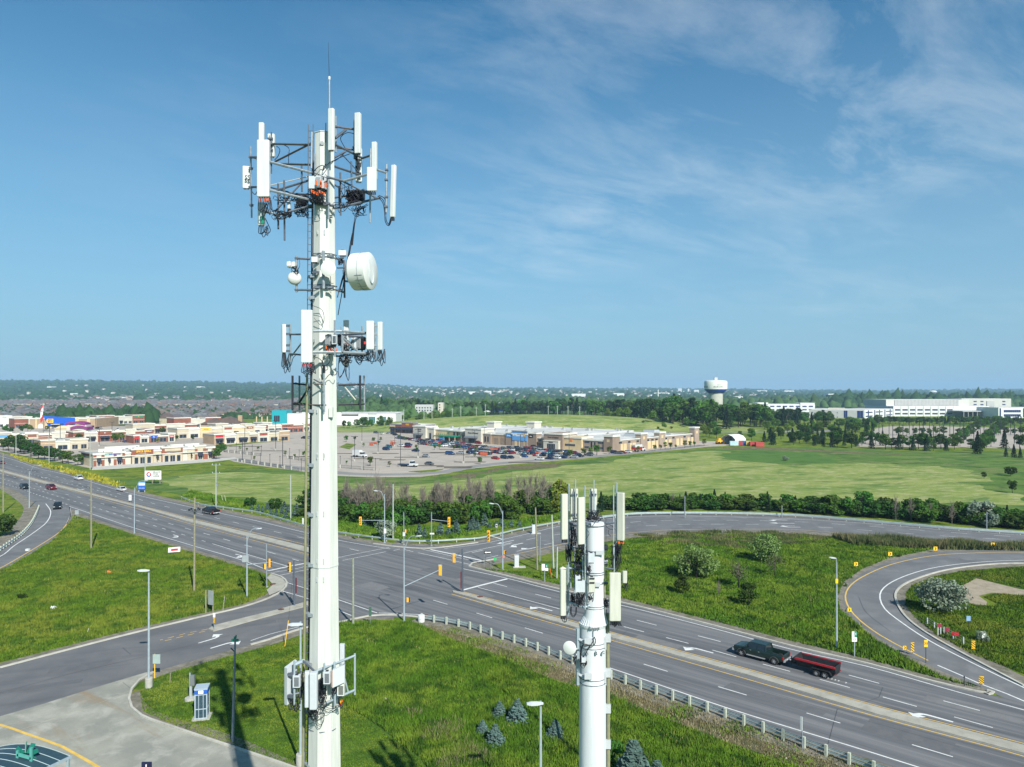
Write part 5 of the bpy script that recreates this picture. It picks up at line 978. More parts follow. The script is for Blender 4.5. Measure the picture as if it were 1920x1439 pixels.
def far_houses(name,n,f,mats,seed):
 nr=random.Random(seed);b=MB();k=0;t=0
 while k<n and t<n*20:
  t+=1;px,Y=f(nr);x=(px-CX)/F*Y;z=terrain(x,Y)if Y>1900 else 0;w_,d_,h_=nr.uniform(9,16),nr.uniform(9,13),nr.uniform(5,8.5);a=nr.uniform(-.4,.4);c,s=math.cos(a),math.sin(a);mw,mr_=mats[nr.randrange(len(mats))],RS[nr.randrange(3)]
  P=[(x+u*c*w_/2-v*s*d_/2,y_:=Y+u*s*w_/2+v*c*d_/2,zz_)for zz_ in(z,z+h_)for u,v in((-1,-1),(1,-1),(1,1),(-1,1))];b.add(P,[(0,1,5,4),(1,2,6,5),(2,3,7,6),(3,0,4,7)],mw)
  tp=[(x-c*w_*.2,Y-s*w_*.2,z+h_+3),(x+c*w_*.2,Y+s*w_*.2,z+h_+3)];b.add(P[4:]+tp,[(0,1,5,4),(1,2,5),(2,3,4,5),(3,0,4)],mr_);k+=1
 o=b.build(name);o['kind']='stuff';o['label']='roofs of the far town, too many to count'
far_houses('far_houses',2300,lambda r:(r.uniform(-60,720)if r.random()<.8 else r.uniform(600,1000),1320+1150*r.random()**1.2),WB+[W_PALE],41)
far_houses('far_houses',900,lambda r:(r.uniform(600,1500),2100+3800*r.random()**1.5),[W_WHITE,W_PALE,WB[1]],42)
far_houses('far_houses',60,lambda r:(r.uniform(0,700),2700+1200*r.random()**1.3),[W_WHITE,W_PALE],43)
# ---- water tower
Y=900;x=(1342-CX)/F*Y;k=Y/F;T=thing('water_tower','white water tower with a blue band and the word AURORA, rising from the forest','water tower',(x,Y,0));z=lambda py:HZ(py,Y)
b=MB();b.cyl((0,0,0),(0,0,z(737.5)),12.8*k,12.8*k,40,M('water_tower_concrete',(.42,.42,.37),.9,var=.15,scale=.08));b.build('stem',parent=T,smooth=True)
b=MB();b.lathe([(12.9*k,z(738)),(15.5*k,z(736.2)),(20.6*k,z(731)),(20.8*k,z(730.2))],n=48,m=M('water_tower_blue',(.02,.06,.33),.5,var=.05));b.build('blue_band',parent=T,smooth=True)
b=MB();b.lathe([(20.8*k,z(730.2)),(21*k,z(729)),(21*k,z(717)),(20*k,z(714.8)),(17*k,z(714)),(5*k,z(713.2)),(.1,z(713))],n=48,m=M('water_tower_white',(.66,.70,.62),.5,var=.04));tk=b.build('tank',parent=T,smooth=True)
b=MB()
for i in range(24):a=i*math.tau/24;b.bar((19.4*k*math.cos(a),19.4*k*math.sin(a),z(714.8)),(19.4*k*math.cos(a),19.4*k*math.sin(a),z(714.0)),.15,.15,GALV)
b.box(-2,2,-1.5,1.5,z(713),z(708),GREYB)
for q in(-1.8,0,1.8):b.bar((q,0,z(708)),(q,0,z(706)),.3,.3,GALV)
b.bar((1.5,0,z(708)),(1.5,0,z(699)),.16,.16,GALV);b.build('roof_equipment',parent=T)
def wrap_text(txt,size,rad,zc,ang0,m,par):
 to=text_mesh(txt,size,m,par,(0,0,0),(0,0,0));me=to.data
 for v in me.vertices:a=ang0+v.co.x/rad;rr=rad+.05+v.co.z;zz_=v.co.y;v.co=Vector((rr*math.cos(a),rr*math.sin(a),zc+zz_))
 me.update();return to
wrap_text('AURORA',3.2,21*k,z(726),-math.pi/2-.02,BLK,tk);wrap_text('Town of',1.0,21*k,z(723),-math.pi/2,BLK,tk);wrap_text('AURORA',3.2,21*k,z(726),-math.pi/2-1.45,BLK,tk)
b=MB()
P=[(-2.4,0),(-1.4,.7),(-.3,.3),(.4,.8),(1.6,.2),(2.6,0)]
for(p,q),(p2,q2)in zip(P,P[1:]):
 a1,a2=-math.pi/2+p/(21*k),-math.pi/2+p2/(21*k);b.bar((21.08*k*math.cos(a1),21.08*k*math.sin(a1),z(722)+q),(21.08*k*math.cos(a2),21.08*k*math.sin(a2),z(722)+q2),.22,.22,BLK)
b.build('emblem',parent=tk)
Y=3400;T=thing('water_tower','small pale mushroom shaped water tower far off on the right horizon','water tower',((1749-CX)/F*Y,Y,terrain((1749-CX)/F*Y,Y)-2));b=MB();q=Y/F;zt=HZ(733,Y)-T.location.z;b.cyl((0,0,0),(0,0,zt),2.5*q,n=20,m=W_GREY);b.build('stem',parent=T,smooth=True);b=MB();b.lathe([(3*q,zt-4.5*q),(6.5*q,zt-3*q),(6.8*q,zt-1.5*q),(5*q,zt),(.5,zt+.5*q)],n=28,m=W_WHITE);b.build('tank',parent=T,smooth=True)
b=MB();b.bar((0,0,zt),(0,0,zt+3*q),2,2,GALV);b.build('mast',parent=T)
for px,top,Y,wd_,lb in((152,705,5200,1.2,'thin radio mast on the left hills'),(1234,731,2600,3.0,'white slender chimney beyond the forest belt'),(519,737,3000,3.4,'pale slender tower in the distance left of the main tower')):
 x=(px-CX)/F*Y;z0=terrain(x,Y);T=thing('mast',lb,'mast',(x,Y,z0));b=MB();b.bar((0,0,0),(0,0,HZ(top,Y)-z0),wd_,wd_,W_WHITE if wd_>2 else GALVD);b.build('shaft',parent=T);b=MB();b.box(-wd_,wd_,-wd_,wd_,-.2,1.5,CONC);b.build('base',parent=T)
# ---- white shelter and containers
x,y=G(1365,834);T=thing('storage_shelter','white arched fabric shelter open at the front beside the containers','shelter',(x,y,0),-.95);b=MB();n=10;w_,hh,L_=5.0,6,10
P=[(-w_,0),(-w_,3.4),(-w_*.6,5.1),(0,5.9),(w_*.6,5.1),(w_,3.4),(w_,0)]
for(p,q),(p2,q2)in zip(P,P[1:]):b.hexa([(p,0,q),(p2,0,q2),(p2,L_,q2),(p,L_,q),(p*.97,0,q*.97),(p2*.97,0,q2*.97),(p2*.97,L_,q2*.97),(p*.97,L_,q*.97)],W_WHITE)
b.add([(p,L_,q)for p,q in P],[tuple(range(7))],W_WHITE);b.build('cover',parent=T);b=MB()
for yy in(0.2,4,8):
 for(p,q),(p2,q2)in zip(P,P[1:]):b.bar((p*.95,yy,q*.95),(p2*.95,yy,q2*.95),.2,.2,GALVD)
b.build('frame',parent=T)
x,y=G(1349,833);T=thing('loader','yellow wheel loader parked left of the white shelter','loader',(x,y,0),.4);b=MB();b.box(-2,1.6,-1,1,.8,2.1,YEL);b.box(-1.2,.4,-.8,.8,2.1,3.4,YEL);b.build('body',parent=T);b=MB();b.box(1.9,3.1,-1.4,1.4,.2,1.4,YEL);b.bar((1.2,0,1.8),(2.2,0,.8),.4,.4,YEL);b.build('bucket',parent=T)
for sx_,sy in((-1.2,-1.1),(1,-1.1),(-1.2,1.1),(1,1.1)):b=MB();b.cyl((sx_,sy-.25,.8),(sx_,sy+.25,.8),.8,n=14,m=BLK);b.build('wheel',parent=T)
CT=[(1376,836,(.45,.62,.68),'pale blue',-.1),(1389,835.5,(.4,.06,.05),'brick red',1.2),(1395,835.5,(.04,.12,.35),'dark blue',1.2),(1403,836,(.6,.42,.12),'mustard',1.2),(1413,837,(.42,.05,.05),'crimson',0),(1424,838,(.42,.06,.05),'red',0)]
for px,py,c,nm,a in CT:
 x,y=G(px,py);m=M('container_'+nm.replace(' ','_'),c,.6,var=.15,scale=.6);T=thing('storage_container',nm+' shipping container in the row right of the white shelter','container',(x,y,0),a);b=MB();b.box(-2.3,2.3,-1.1,1.1,.15,2.6,m)
 for k in range(15):b.box(-2.2+k*.3,-2.08+k*.3,-1.15,-1.101,.25,2.5,m)
 b.build('body',parent=T);b=MB();b.box(-2.36,-2.301,-1.0,-.02,.25,2.5,m);b.box(-2.36,-2.301,.02,1.0,.25,2.5,m);b.build('door',parent=T)
# ================================================================ the two cell towers
def catenary(a,c,sag,n=8):a,c=Vector(a),Vector(c);return[a.lerp(c,k/n)+Vector((0,0,-sag*4*(k/n)*(1-k/n)))for k in range(n+1)]
def loop(a,c,drop,out=0.0,n=9):
 """a hanging cable loop between two points"""
 a,c=Vector(a),Vector(c);P=[]
 for k in range(n+1):t=k/n;P.append(a.lerp(c,t)+Vector((out*math.sin(math.pi*t),-.05*math.sin(math.pi*t),-drop*math.sin(math.pi*t)**.7)))
 return P
T1Y=32.0;U=T1Y/F
T1=thing('cell_tower','tall white faceted cell tower carrying antennas, dishes and a ladder','cell tower',((608.5-CX)/F*T1Y,T1Y,0));O1=Vector(T1.location)
class Cr:
 """turns a place in a photo crop into a point at tower depth plus dy metres"""
 def __init__(s,ox,oy,k,Y,O):s.ox,s.oy,s.k,s.Y,s.O=ox,oy,k,Y,O
 def __call__(s,x,y,dy=0.0):
  Y=s.Y+dy;return W(s.ox+x/s.k,s.oy+y/s.k,Y)-s.O
 def sz(s,d,dy=0):return d/s.k*(s.Y+dy)/F
A=Cr(430,180,5.138,T1Y,O1);Bc=Cr(500,440,4.231,T1Y,O1);Cc=Cr(500,1140,4.813,T1Y,O1);P1=Cr(0,0,1,T1Y,O1)
def pole_r(z):return itp(z,[(0,.95),(14.1,.70),(31,.585),(42.7,.445)])
b=MB();ph=R(36);zj=HZ(1059,T1Y)
def oct_(z0,z1,r0,r1):b.cyl((0,0,z0),(0,0,z1),r0,r1,8,CREAMW,ph=ph)
q0=Vector((0,0,1)).to_track_quat('Z','Y')
oct_(0,zj,pole_r(0),pole_r(zj));oct_(zj-.02,HZ(253,T1Y),pole_r(zj)+.012,pole_r(42.7));b.build('pole',parent=T1)
b=MB();b.cyl((0,0,HZ(253,T1Y)),(0,0,HZ(251.8,T1Y)),.47,.47,8,WHITE,ph=ph);b.cyl((0,0,zj-.03),(0,0,zj),pole_r(zj)+.02,n=8,m=GREYB,ph=ph);b.build('flange',parent=T1)
b=MB()
for py in(1047,1081,770,852,855,1300,440,960):z=HZ(py,T1Y);b.box(.1,.14,-pole_r(z)*.97,-pole_r(z)*.97+.06,z-.12,z+.12,GREYB);b.box(-.2,-.17,-pole_r(z)*.97,-pole_r(z)*.97+.06,z-.1,z+.1,GREYB)
for i in range(4):b.cyl(A(973+14*(i%2),1155+16*(i//2),-.52),A(973+14*(i%2),1155+16*(i//2),-.42),.035,n=8,m=DARK)
b.cyl(A(893,455,-.5),A(893,455,-.3),.09,n=10,m=GREYB);b.cyl(Bc(530,1052,-.66),Bc(530,1052,-.5),.09,n=10,m=GREYB);b.build('fitting',parent=T1)
b=MB();c=Bc(541,0,0);z0,z1=HZ(782,T1Y),HZ(764,T1Y);b.box(.33,.5,-.56,-.40,z0,z1,CREAMW);b.build('hand_hole',parent=T1)
# ladder, cable run and brackets
b=MB();zt=HZ(236,T1Y)
def lx(z,px_b,px_t):return(itp(z,[(14,px_b),(42.5,px_t)])-CX)/F*T1Y-O1.x
for pb,pt in((573.5,580.2),(580.5,589.3)):b.tube([(lx(z,pb,pt)if z>14 else lx(14,pb,pt)-(14-z)*.012,-.15,z)for z in(.5,14,24,34,zt)],.022,6,GALVD)
z=1.0
while z<zt-.1:b.bar((lx(z,573.5,580.2),-.15,z),(lx(z,580.5,589.3),-.15,z),.022,.022,GALVD);z+=.3
b.build('ladder',parent=T1)
b=MB();b.tube([(lx(z,571.5,584.5),-.3,z)for z in(1,14,24,HZ(700,T1Y))],.055,7,M('olive_cable_duct',(.22,.22,.13),.7,var=.2,scale=3));b.tube([(lx(z,576.5,586),.1,z)for z in(1,14,24,34,HZ(300,T1Y))],.05,6,BLACK);b.build('cable_duct',parent=T1)
b=MB()
for py in(770,870,962,1055,1147,1238,1330,1427,520,560,640):z=HZ(py,T1Y);r_=pole_r(z);xl=lx(z,573,582);b.bar((-r_*.7,-.25,z),(xl,-.2,z),.06,.10,GALV);b.box(-r_*.75-.12,-r_*.6,-.5,-.12,z-.09,z+.05,GALV);b.bar((-r_*.7,-.3,z-.35),(xl+.05,-.2,z-.05),.03,.03,GALV)
b.build('ladder_bracket',parent=T1)
b=MB();b.tube([P1(618,330,-.2),P1(617.5,146,-.2)],[.04,.035],6,GALV);b.cyl(P1(617.5,150,-.2),P1(617.5,144,-.2),.05,n=8,m=WHITE);b.tube([P1(617.5,146,-.2),P1(615.5,80,-.2)],[.016,.006],5,DARK);b.build('whip_antenna',parent=T1)
def panel(cr,x0,y0,x1,y1,dy,depth=.16,rz=0.0,m=ANT,lean=0.0,T=T1,nm='panel_antenna',label=None,back=False,plug=None,loops=0,drop=.35):
 a,c=cr(x0,y0,dy),cr(x1,y1,dy);w_=abs(c.x-a.x);h=a.z-c.z;cx0=(a.x+c.x)/2;b=MB();n=10;pr=[]
 w2=w_/2/max(.35,abs(math.cos(rz))+depth/w_*abs(math.sin(rz))*.8)if rz else w_/2
 e=min(.03,w2*.35);pr=[(-w2,depth/2),(-w2,-depth/2+e),(-w2+e,-depth/2),(w2-e,-depth/2),(w2,-depth/2+e),(w2,depth/2)]
 ca,sa=math.cos(rz),math.sin(rz);L=[(cx0+x*ca-y*sa,a.y+x*sa+y*ca)for x,y in pr];k=len(L)
 V=[(x,y,c.z+.03)for x,y in L]+[(x+lean,y,a.z-.03)for x,y in L];V0=[(cx0+(x-cx0)*.93,a.y+(y-a.y)*.93,c.z)for x,y in L];V1=[(cx0+lean+(x-cx0)*.93,a.y+(y-a.y)*.93,a.z)for x,y in L]
 b.add(V+V0+V1,[(i,(i+1)%k,k+(i+1)%k,k+i)for i in range(k)]+[(2*k+i,2*k+(i+1)%k,(i+1)%k,i)for i in range(k)]+[(k+i,k+(i+1)%k,3*k+(i+1)%k,3*k+i)for i in range(k)]+[tuple(range(3*k-1,2*k-1,-1)),tuple(range(3*k,4*k))],m)
 if back:
  f=-depth/2-.02
  for q in(-.28,.28):b.box(cx0+q*w2-.02,cx0+q*w2+.02,a.y+f-.03,a.y+f+.02,c.z+.1,a.z-.1,GALV)
  b.box(cx0-w2*.8,cx0+w2*.8,a.y+f-.07,a.y+f-.03,a.z-.3,a.z-.22,GALVD);b.box(cx0-w2*.8,cx0+w2*.8,a.y+f-.07,a.y+f-.03,c.z+.25,c.z+.33,GALVD)
 for j in(-.6,-.2,.2,.6):b.cyl((cx0+j*w2,a.y,c.z-.06),(cx0+j*w2,a.y,c.z+.01),.018,n=6,m=DARK)
 o=b.build(nm,parent=T)
 if label:o['label']=label
 if plug:
  b=MB()
  for j in(-.65,-.35,.1,.45,.75):b.cyl((cx0+j*w2,a.y,c.z-.17),(cx0+j*w2,a.y,c.z-.05),.026,n=7,m=plug)
  b.build('connector',parent=o)
 if loops:
  b=MB()
  for j in range(loops):q=(j/max(1,loops-1)-.5)*1.5*w2;b.tube(loop((cx0+q,a.y,c.z-.05),(cx0+q*.3+.16,a.y+.3,c.z-.05+.1*(j%2)),drop*(1+.25*(j%3)),.05*(j-loops/2)),.016,5,BLACK)
  b.build('jumper_cable',parent=T)
 return o
def pipe(cr,x0,y0,x1,y1,dy=0,dy1=None,r=.035,m=GALVD,T=T1,nm='mount_pipe',n=7):b=MB();b.tube([cr(x0,y0,dy),cr(x1,y1,dy if dy1 is None else dy1)],r,n,m);return b.build(nm,parent=T)
def frame(cr,L,nm='mount_frame',T=T1,r=.04,m=GALVD):
 b=MB()
 for t in L:
  x0,y0,x1,y1,d0,d1=t[:6];b.tube([cr(x0,y0,d0),cr(x1,y1,d1)],t[6]if len(t)>6 else r,6,t[7]if len(t)>7 else m)
 return b.build(nm,parent=T)
def clamp(cr,pts,T=T1,s=.07):
 for x,y,dy in pts:b=MB();p=cr(x,y,dy);b.box(p.x-s,p.x+s,p.y-s,p.y+s,p.z-s*.6,p.z+s*.6,GALVD);b.bar(p+Vector((-s*1.6,0,.03)),p+Vector((s*1.6,0,.03)),.02,.02,GALV);b.build('clamp',parent=T)
def rru(cr,x0,y0,x1,y1,dy,depth=.22,m=LGREY,T=T1,fins=False,nm='radio_unit',label=None,louv=False):
 a,c=cr(x0,y0,dy),cr(x1,y1,dy);b=MB();X0,X1,Z0,Z1,y=min(a.x,c.x),max(a.x,c.x),c.z,a.z,a.y
 b.box(X0,X1,y,y+depth,Z0,Z1,m);w_,h=X1-X0,Z1-Z0
 if fins:
  n=7
  for k in range(n):b.box(X0+w_*(k+.25)/n,X0+w_*(k+.55)/n,y-.05,y-.001,Z0+.04,Z1-.04,m)
 if louv:
  for k in range(9):b.box(X0+w_*.2,X1-w_*.12,y-.015,y-.001,Z0+h*(.12+.085*k),Z0+h*(.16+.085*k),DARK)
 b.box(X0+w_*.3,X0+w_*.7,y+.03,y+depth-.03,Z1,Z1+.03,DARK)
 for k in range(4):b.cyl((X0+w_*(.2+.2*k),y+depth/2,Z0-.07),(X0+w_*(.2+.2*k),y+depth/2,Z0),.02,n=6,m=DARK)
 o=b.build(nm,parent=T)
 if label:o['label']=label
 return o
def cables(cr,L,nm='cable',T=T1,r=.016):
 b=MB()
 for pts in L:P=[cr(*p)for p in pts];b.tube(smooth3(P),r,5,BLACK)
 return b.build(nm,parent=T)
def smooth3(P,k=4):
 out=[]
 for i in range(len(P)-1):
  p0,p1,p2,p3=P[max(i-1,0)],P[i],P[i+1],P[min(i+2,len(P)-1)]
  for j in range(k):t=j/k;out.append(.5*((2*p1)+(p2-p0)*t+(2*p0-5*p1+4*p2-p3)*t*t+(-p0+3*p1-3*p2+p3)*t**3))
 return out+[P[-1]]
def tangle(cr,x0,y0,x1,y1,dy,n,seed,T=T1,r=.013,nm='cable_bundle',dd=.3):
 r_=random.Random(seed);b=MB()
 for _ in range(n):
  P=[cr(r_.uniform(x0,x1),r_.uniform(y0,y1),dy+r_.uniform(-dd,dd))for _ in range(3)];P.insert(1,(P[0]+P[1])/2+Vector((0,0,-.15)));b.tube(smooth3(P),r,5,BLACK)
 b.build(nm,parent=T)
# --- top platform
frame(A,[(430,463,795,472,1.9,.2,.05,RUSTY),(500,655,795,665,1.6,.2,.05,RUSTY),(440,635,795,455,1.9,.25,.045,RUSTY),(405,350,405,748,1.9,1.9,.035)],'mount_frame')
frame(A,[(388,636,805,745,-1.5,-.35,.055,GALV),(388,910,812,1010,-1.5,-.35,.055,GALV),(440,1115,705,830,-.6,-.1,.045),(330,1115,480,1145,-1.2,-.8,.05,GALV),(480,1145,800,1055,-.8,-.2,.05),(455,912,790,808,.2,.2,.05),(390,880,560,925,.9,.4,.04),(560,925,800,1015,.4,0,.04),(400,862,790,772,1.2,1.0,.022,M('pale_brace',(.5,.48,.42),.6,var=.1)),(790,772,800,1015,1.0,0,.02),(388,910,390,880,-1.5,.9,.03),(790,808,790,772,.2,1.0,.02)],'mount_frame')
frame(A,[(205,592,280,592,.2,-.9,.05),(215,880,280,880,.2,-.9,.05),(200,590,560,690,.2,.1,.03),(620,945,800,950,.1,.1,.05),(640,1080,800,1075,.1,.1,.05)],'mount_frame')
frame(A,[(1025,298,1205,325,1.3,1.5,.045,RUSTY),(1020,408,1120,330,.6,1.4,.065),(1035,500,1205,522,1.3,1.5,.045,RUSTY),(1015,468,1285,602,.5,1.8,.05),(1280,602,1360,575,1.8,.9,.05),(1010,680,1255,762,.4,1.6,.05),(1085,565,1255,745,.9,1.7,.025),(1000,850,1060,885,.4,.6,.04),(985,610,1120,535,.2,1.0,.05)],'mount_frame')
frame(A,[(950,785,1100,822,-.5,-.3,.055),(1100,822,1330,757,-.3,-.5,.055,GALV),(1000,1085,1095,1070,-.4,-.3,.055),(1095,1070,1440,985,-.3,.1,.055),(1100,828,1405,978,-.2,0,.04),(1420,712,1515,742,-.3,0,.05,GALV),(1400,990,1445,985,0,0,.06),(820,1040,1010,1060,-.55,-.5,.06),(780,1010,960,1035,-.5,-.55,.05),(1000,985,1330,930,.6,.5,.045),(1290,900,1420,990,.4,.1,.05)],'mount_frame')
for x0,y0,x1,y1,dy,g in((205,490,215,1175,.2,GALV),(470,845,472,1285,.3,GALVD),(528,815,533,1395,-.6,GALVD),(697,675,700,925,.9,GALVD),(1025,195,1025,545,1.1,GALV),(1205,232,1205,610,1.4,GALVD),(1175,632,1180,895,1.0,GALVD),(1070,740,1073,1152,.5,GALVD),(1361,510,1354,1222,-.2,GALV),(1515,660,1510,1125,0,GALV),(955,700,957,1188,-.75,GALV),(795,350,790,700,-.4,GALV),(825,560,828,780,-.5,GALV),(1058,870,1060,1050,.8,GALVD),(930,262,928,450,-.5,GALVD)):pipe(A,x0,y0,x1,y1,dy,m=g,r=.02 if x0==930 else .042)
clamp(A,[(205,592,.2),(208,700,.2),(212,1055,.2),(205,880,.2),(1515,715,0),(1512,810,0),(1512,975,0),(1510,1070,0),(1025,298,1.1),(1205,322,1.4),(1205,500,1.4),(405,462,1.8),(405,640,1.8),(955,790,-.75),(955,1040,-.75),(1355,940,-.2),(345,1115,-1.2),(470,1150,-.6),(530,1150,-.6),(560,1140,-.7),(1070,820,.4),(1175,800,.6),(1440,985,.1),(800,1020,-.4),(810,745,-.4)])
panel(A,285,262,335,690,.5,label='narrow tall panel antenna behind the widest front panel');panel(A,270,430,388,975,-1.5,.2,label='widest panel antenna at the front left with orange connectors',plug=ORANGE,loops=7,drop=.5)
panel(A,370,370,437,588,2.0,back=True);panel(A,128,680,200,892,.3,.12,rz=R(14),label='small leftmost antenna with dark writing on its back');text_mesh('SS',.28,DARK,T1,A(175,790,.12),(R(90),0,0),'lettering')
panel(A,950,126,1013,527,-1.0,rz=R(-16));panel(A,1205,168,1269,556,1.0,.18,rz=R(-14));panel(A,1370,448,1423,800,.5,rz=R(-12));panel(A,1325,690,1418,916,-.9,.12,plug=DARK,loops=0,label='short square panel antenna at the right');panel(A,1545,670,1596,1168,-.1,lean=.06,rz=R(-20),plug=DARK)
panel(A,1217,510,1278,830,1.9,back=True,label='panel antenna seen from the back with dark patches');b=MB();
for k in range(6):p=A(1222+8*(k%3)*2,600+k*32,1.72);b.box(p.x-.04,p.x+.08,p.y-.03,p.y,p.z-.12,p.z+.1,DARK)
b.build('patch',parent=T1)
p11=panel(A,277,1030,340,1247,-.9,.14,label='small lower left antenna with a green sticker',loops=5,drop=.3);a_=A(318,1195,-1.0);b=MB();b.box(a_.x-.07,a_.x+.07,a_.y-.012,a_.y-.002,a_.z-.16,a_.z+.16,GREEN);b.build('sticker',parent=T1);panel(A,558,1012,588,1088,.5,.1)
rru(A,765,772,832,892,-.85,.3,LGREY);rru(A,835,768,882,880,-.95,.3,LGREY,fins=True);rru(A,886,815,912,890,-.8,.25,GREYB);rru(A,912,760,935,900,-.6,.2,GREYB)
b=MB()
for x,y in((838,840),(880,838),(885,856),(928,860)):p=A(x,y,-1.0);b.box(p.x-.035,p.x+.035,p.y-.02,p.y+.03,p.z-.1,p.z+.1,ORANGE)
for k in range(9):p=A(790+k*15,905+(k*37%30),-.95);b.cyl(p,p+Vector((.03,0,-.14)),.028,n=7,m=ORANGE)
b.build('orange_connectors'[:-1],parent=T1)
tangle(A,760,890,930,1030,-.85,26,1);tangle(A,750,730,950,830,-.6,9,2);tangle(A,620,950,770,1170,-.1,34,3);tangle(A,400,1095,600,1190,-.9,14,4,dd=.15);tangle(A,1120,900,1300,1030,.3,34,5,r=.02);tangle(A,1170,1040,1330,1160,.2,14,6,dd=.15);tangle(A,1060,820,1180,1010,.4,8,7);tangle(A,395,940,800,1030,-.6,10,8,dd=.2);tangle(A,960,1030,1180,1110,-.3,9,9)
for x0,y0,x1,y1 in((1130,915,1170,1000),(1175,905,1215,1005),(1220,900,1255,1005),(1262,905,1300,1010)):rru(A,x0,y0,x1,y1,.35,.2,DARK,fins=True)
for x0,y0,x1,y1 in((650,960,690,1040),(700,955,740,1050),(560,1090,590,1150)):rru(A,x0,y0,x1,y1,0,.2,DARK,fins=True)
cables(A,[[(455,485,1.6),(487,520,1.5),(470,580,1.5),(435,620,1.5)],[(530,475,1.5),(575,510,1.2),(570,590,1.2),(572,655,1.2)],[(1100,370,1.3),(1070,410,1.2),(1095,470,1.1),(1118,505,1.1)],[(1200,365,1.4),(1140,355,1.3),(1085,380,1.2)],[(1115,545,.9),(1030,620,.3),(930,660,-.4),(905,700,-.5)],[(905,720,-.6),(960,650,-.5),(1080,590,.6),(1160,560,1.0)],[(280,885,-.9),(250,950,-.5),(215,920,.1)],[(1430,965,0),(1485,1010,0),(1500,1100,0),(1500,1200,0),(1530,1250,-.05),(1560,1180,-.1)],[(1430,975,.05),(1478,1030,0),(1495,1120,0),(1503,1215,0),(1540,1250,-.05),(1568,1175,-.1)],[(1440,960,.05),(1495,990,0),(1510,1080,0),(1510,1190,0),(1535,1235,-.05),(1552,1180,-.1)],[(800,745,-.5),(850,690,-.6),(905,670,-.6),(900,720,-.6)],[(345,1180,-.9),(375,1240,-.8),(395,1300,-.8),(365,1325,-.8),(350,1260,-.8)],[(430,1180,-.9),(560,1170,-.8),(620,1100,-.5),(700,1090,-.2)]],r=.018)
cables(A,[[(1340,1050,.1),(1245,1115,.1),(1215,1200,.1),(1200,1270,.1),(1182,1440,.1)],[(1330,1040,.2),(1230,1120,.2),(1200,1230,.2),(1172,1440,.2)],[(1210,1080,.2),(1232,1130,.15),(1208,1240,.15),(1188,1440,.1)]])
cables(Bc,[[(690,-10,.1),(672,80,.1),(640,230,.1),(600,370,0),(570,470,-.1),(560,500,-.2)],[(680,-10,.2),(660,90,.2),(632,240,.2),(590,380,.1),(562,495,0)],[(685,-10,.1),(668,90,.1),(645,200,.1),(622,300,.1),(605,420,.1),(580,560,.1),(566,640,.1)]],r=.02)
# --- dishes
d=Vector((.975,-.20,.03)).normalized();c=Bc(826,290,-.3);rad=.83;back=c-d*.80
b=MB();q=d.to_track_quat('Z','Y');prof=[(.18,-1.12),(.5,-1.0),(.80,-.80),(rad*.99,-.78),(rad,-.70),(rad,-.02),(rad*.97,.0),(rad*.3,.015),(.01,.02)]
b.lathe(prof,c,40,WHITE,d);dr=b.build('drum_dish',parent=T1,smooth=True);dr['label']='large white drum shaped dish on the right'
b=MB();
def on(r,t,zz):return c+q@Vector((r*math.cos(t),r*math.sin(t),zz))
for rr,h0 in((.30,.02),):
 U_=[(-.26,.5),(-.30,.0),(-.26,-.35),(-.1,-.55),(.1,-.55),(.24,-.35),(.26,0),(.22,.5)]
 b.tube(smooth3([c+q@Vector((u*.8,v*.95,.03))for u,v in U_]),.035,5,M('dish_marking',(.42,.48,.52),.6,var=.1))
for k in range(7):t=R(200+k*14);b.bar(on(rad+.005,t,-.1),on(rad+.005,t,-.45),.015,.015,GALV)
b.tube([on(rad+.01,R(a),-.32)for a in range(0,361,15)],.012,4,GALV);b.build('dish_detail',parent=dr)
b=MB();b.bar(c-d*.98+Vector((-.25,0,0)),c-d*1.05+Vector((-.2,.0,.0)),.2,.2,GALVD);b.bar(Bc(620,370,.2),Bc(700,380,.1),.08,.08,GALVD);b.bar(Bc(620,260,.2),Bc(700,270,.15),.08,.08,GALVD);b.build('dish_mount',parent=T1)
def dish(cr,x,y,rpx,dy,dirv,T=T1,label=None):
 c=cr(x,y,dy);r=cr.sz(rpx,dy);b=MB();b.lathe([(r*.2,-r*.62),(r*.75,-r*.38),(r*.98,-r*.10),(r,0),(r*.95,r*.03),(.01,r*.07)],c,28,WHITE,dirv);o=b.build('dish_antenna',parent=T,smooth=True)
 if label:o['label']=label
dish(Bc,487,270,60,-1.1,Vector((.05,-1,0)),label='small round white dish facing the viewer');dish(Bc,222,348,53,-.3,Vector((-.35,.9,0)),label='small dish seen from behind at the left')
frame(Bc,[(237,172,237,458,-.2,-.2,.055,GALV),(237,190,345,196,-.2,-.15,.05),(237,440,375,440,-.2,-.15,.05),(235,340,200,340,-.35,-.4,.03),(450,130,450,205,-.85,-.85,.07,GALV),(450,300,452,430,-.85,-.85,.065,GALV),(615,205,618,503,.15,.15,.045,GALVD),(550,185,605,225,-.1,.15,.045),(550,440,622,462,-.1,.15,.045),(560,265,620,264,-.1,.15,.04),(590,180,600,230,.1,.15,.05)],'dish_bracket')
b=MB()
for y0,y1 in((160,192),(408,438)):
 for xa,xb in((378,435),(478,540)):p,r2=Bc(xa,y0,-.75),Bc(xb,y1,-.55);b.box(p.x,r2.x,p.y,p.y+.05,r2.z,p.z,GALVD);b.box(p.x+.05,r2.x-.06,p.y-.04,p.y-.001,r2.z+.05,p.z-.05,GALV)
for y in(165,190,412,440):
 z=Bc(0,y).z;rr=pole_r(z)+.03;b.tube([(rr*math.cos(R(a)),rr*math.sin(R(a)),z)for a in range(0,361,45)],.018,5,GALVD)
b.build('pole_collar',parent=T1)
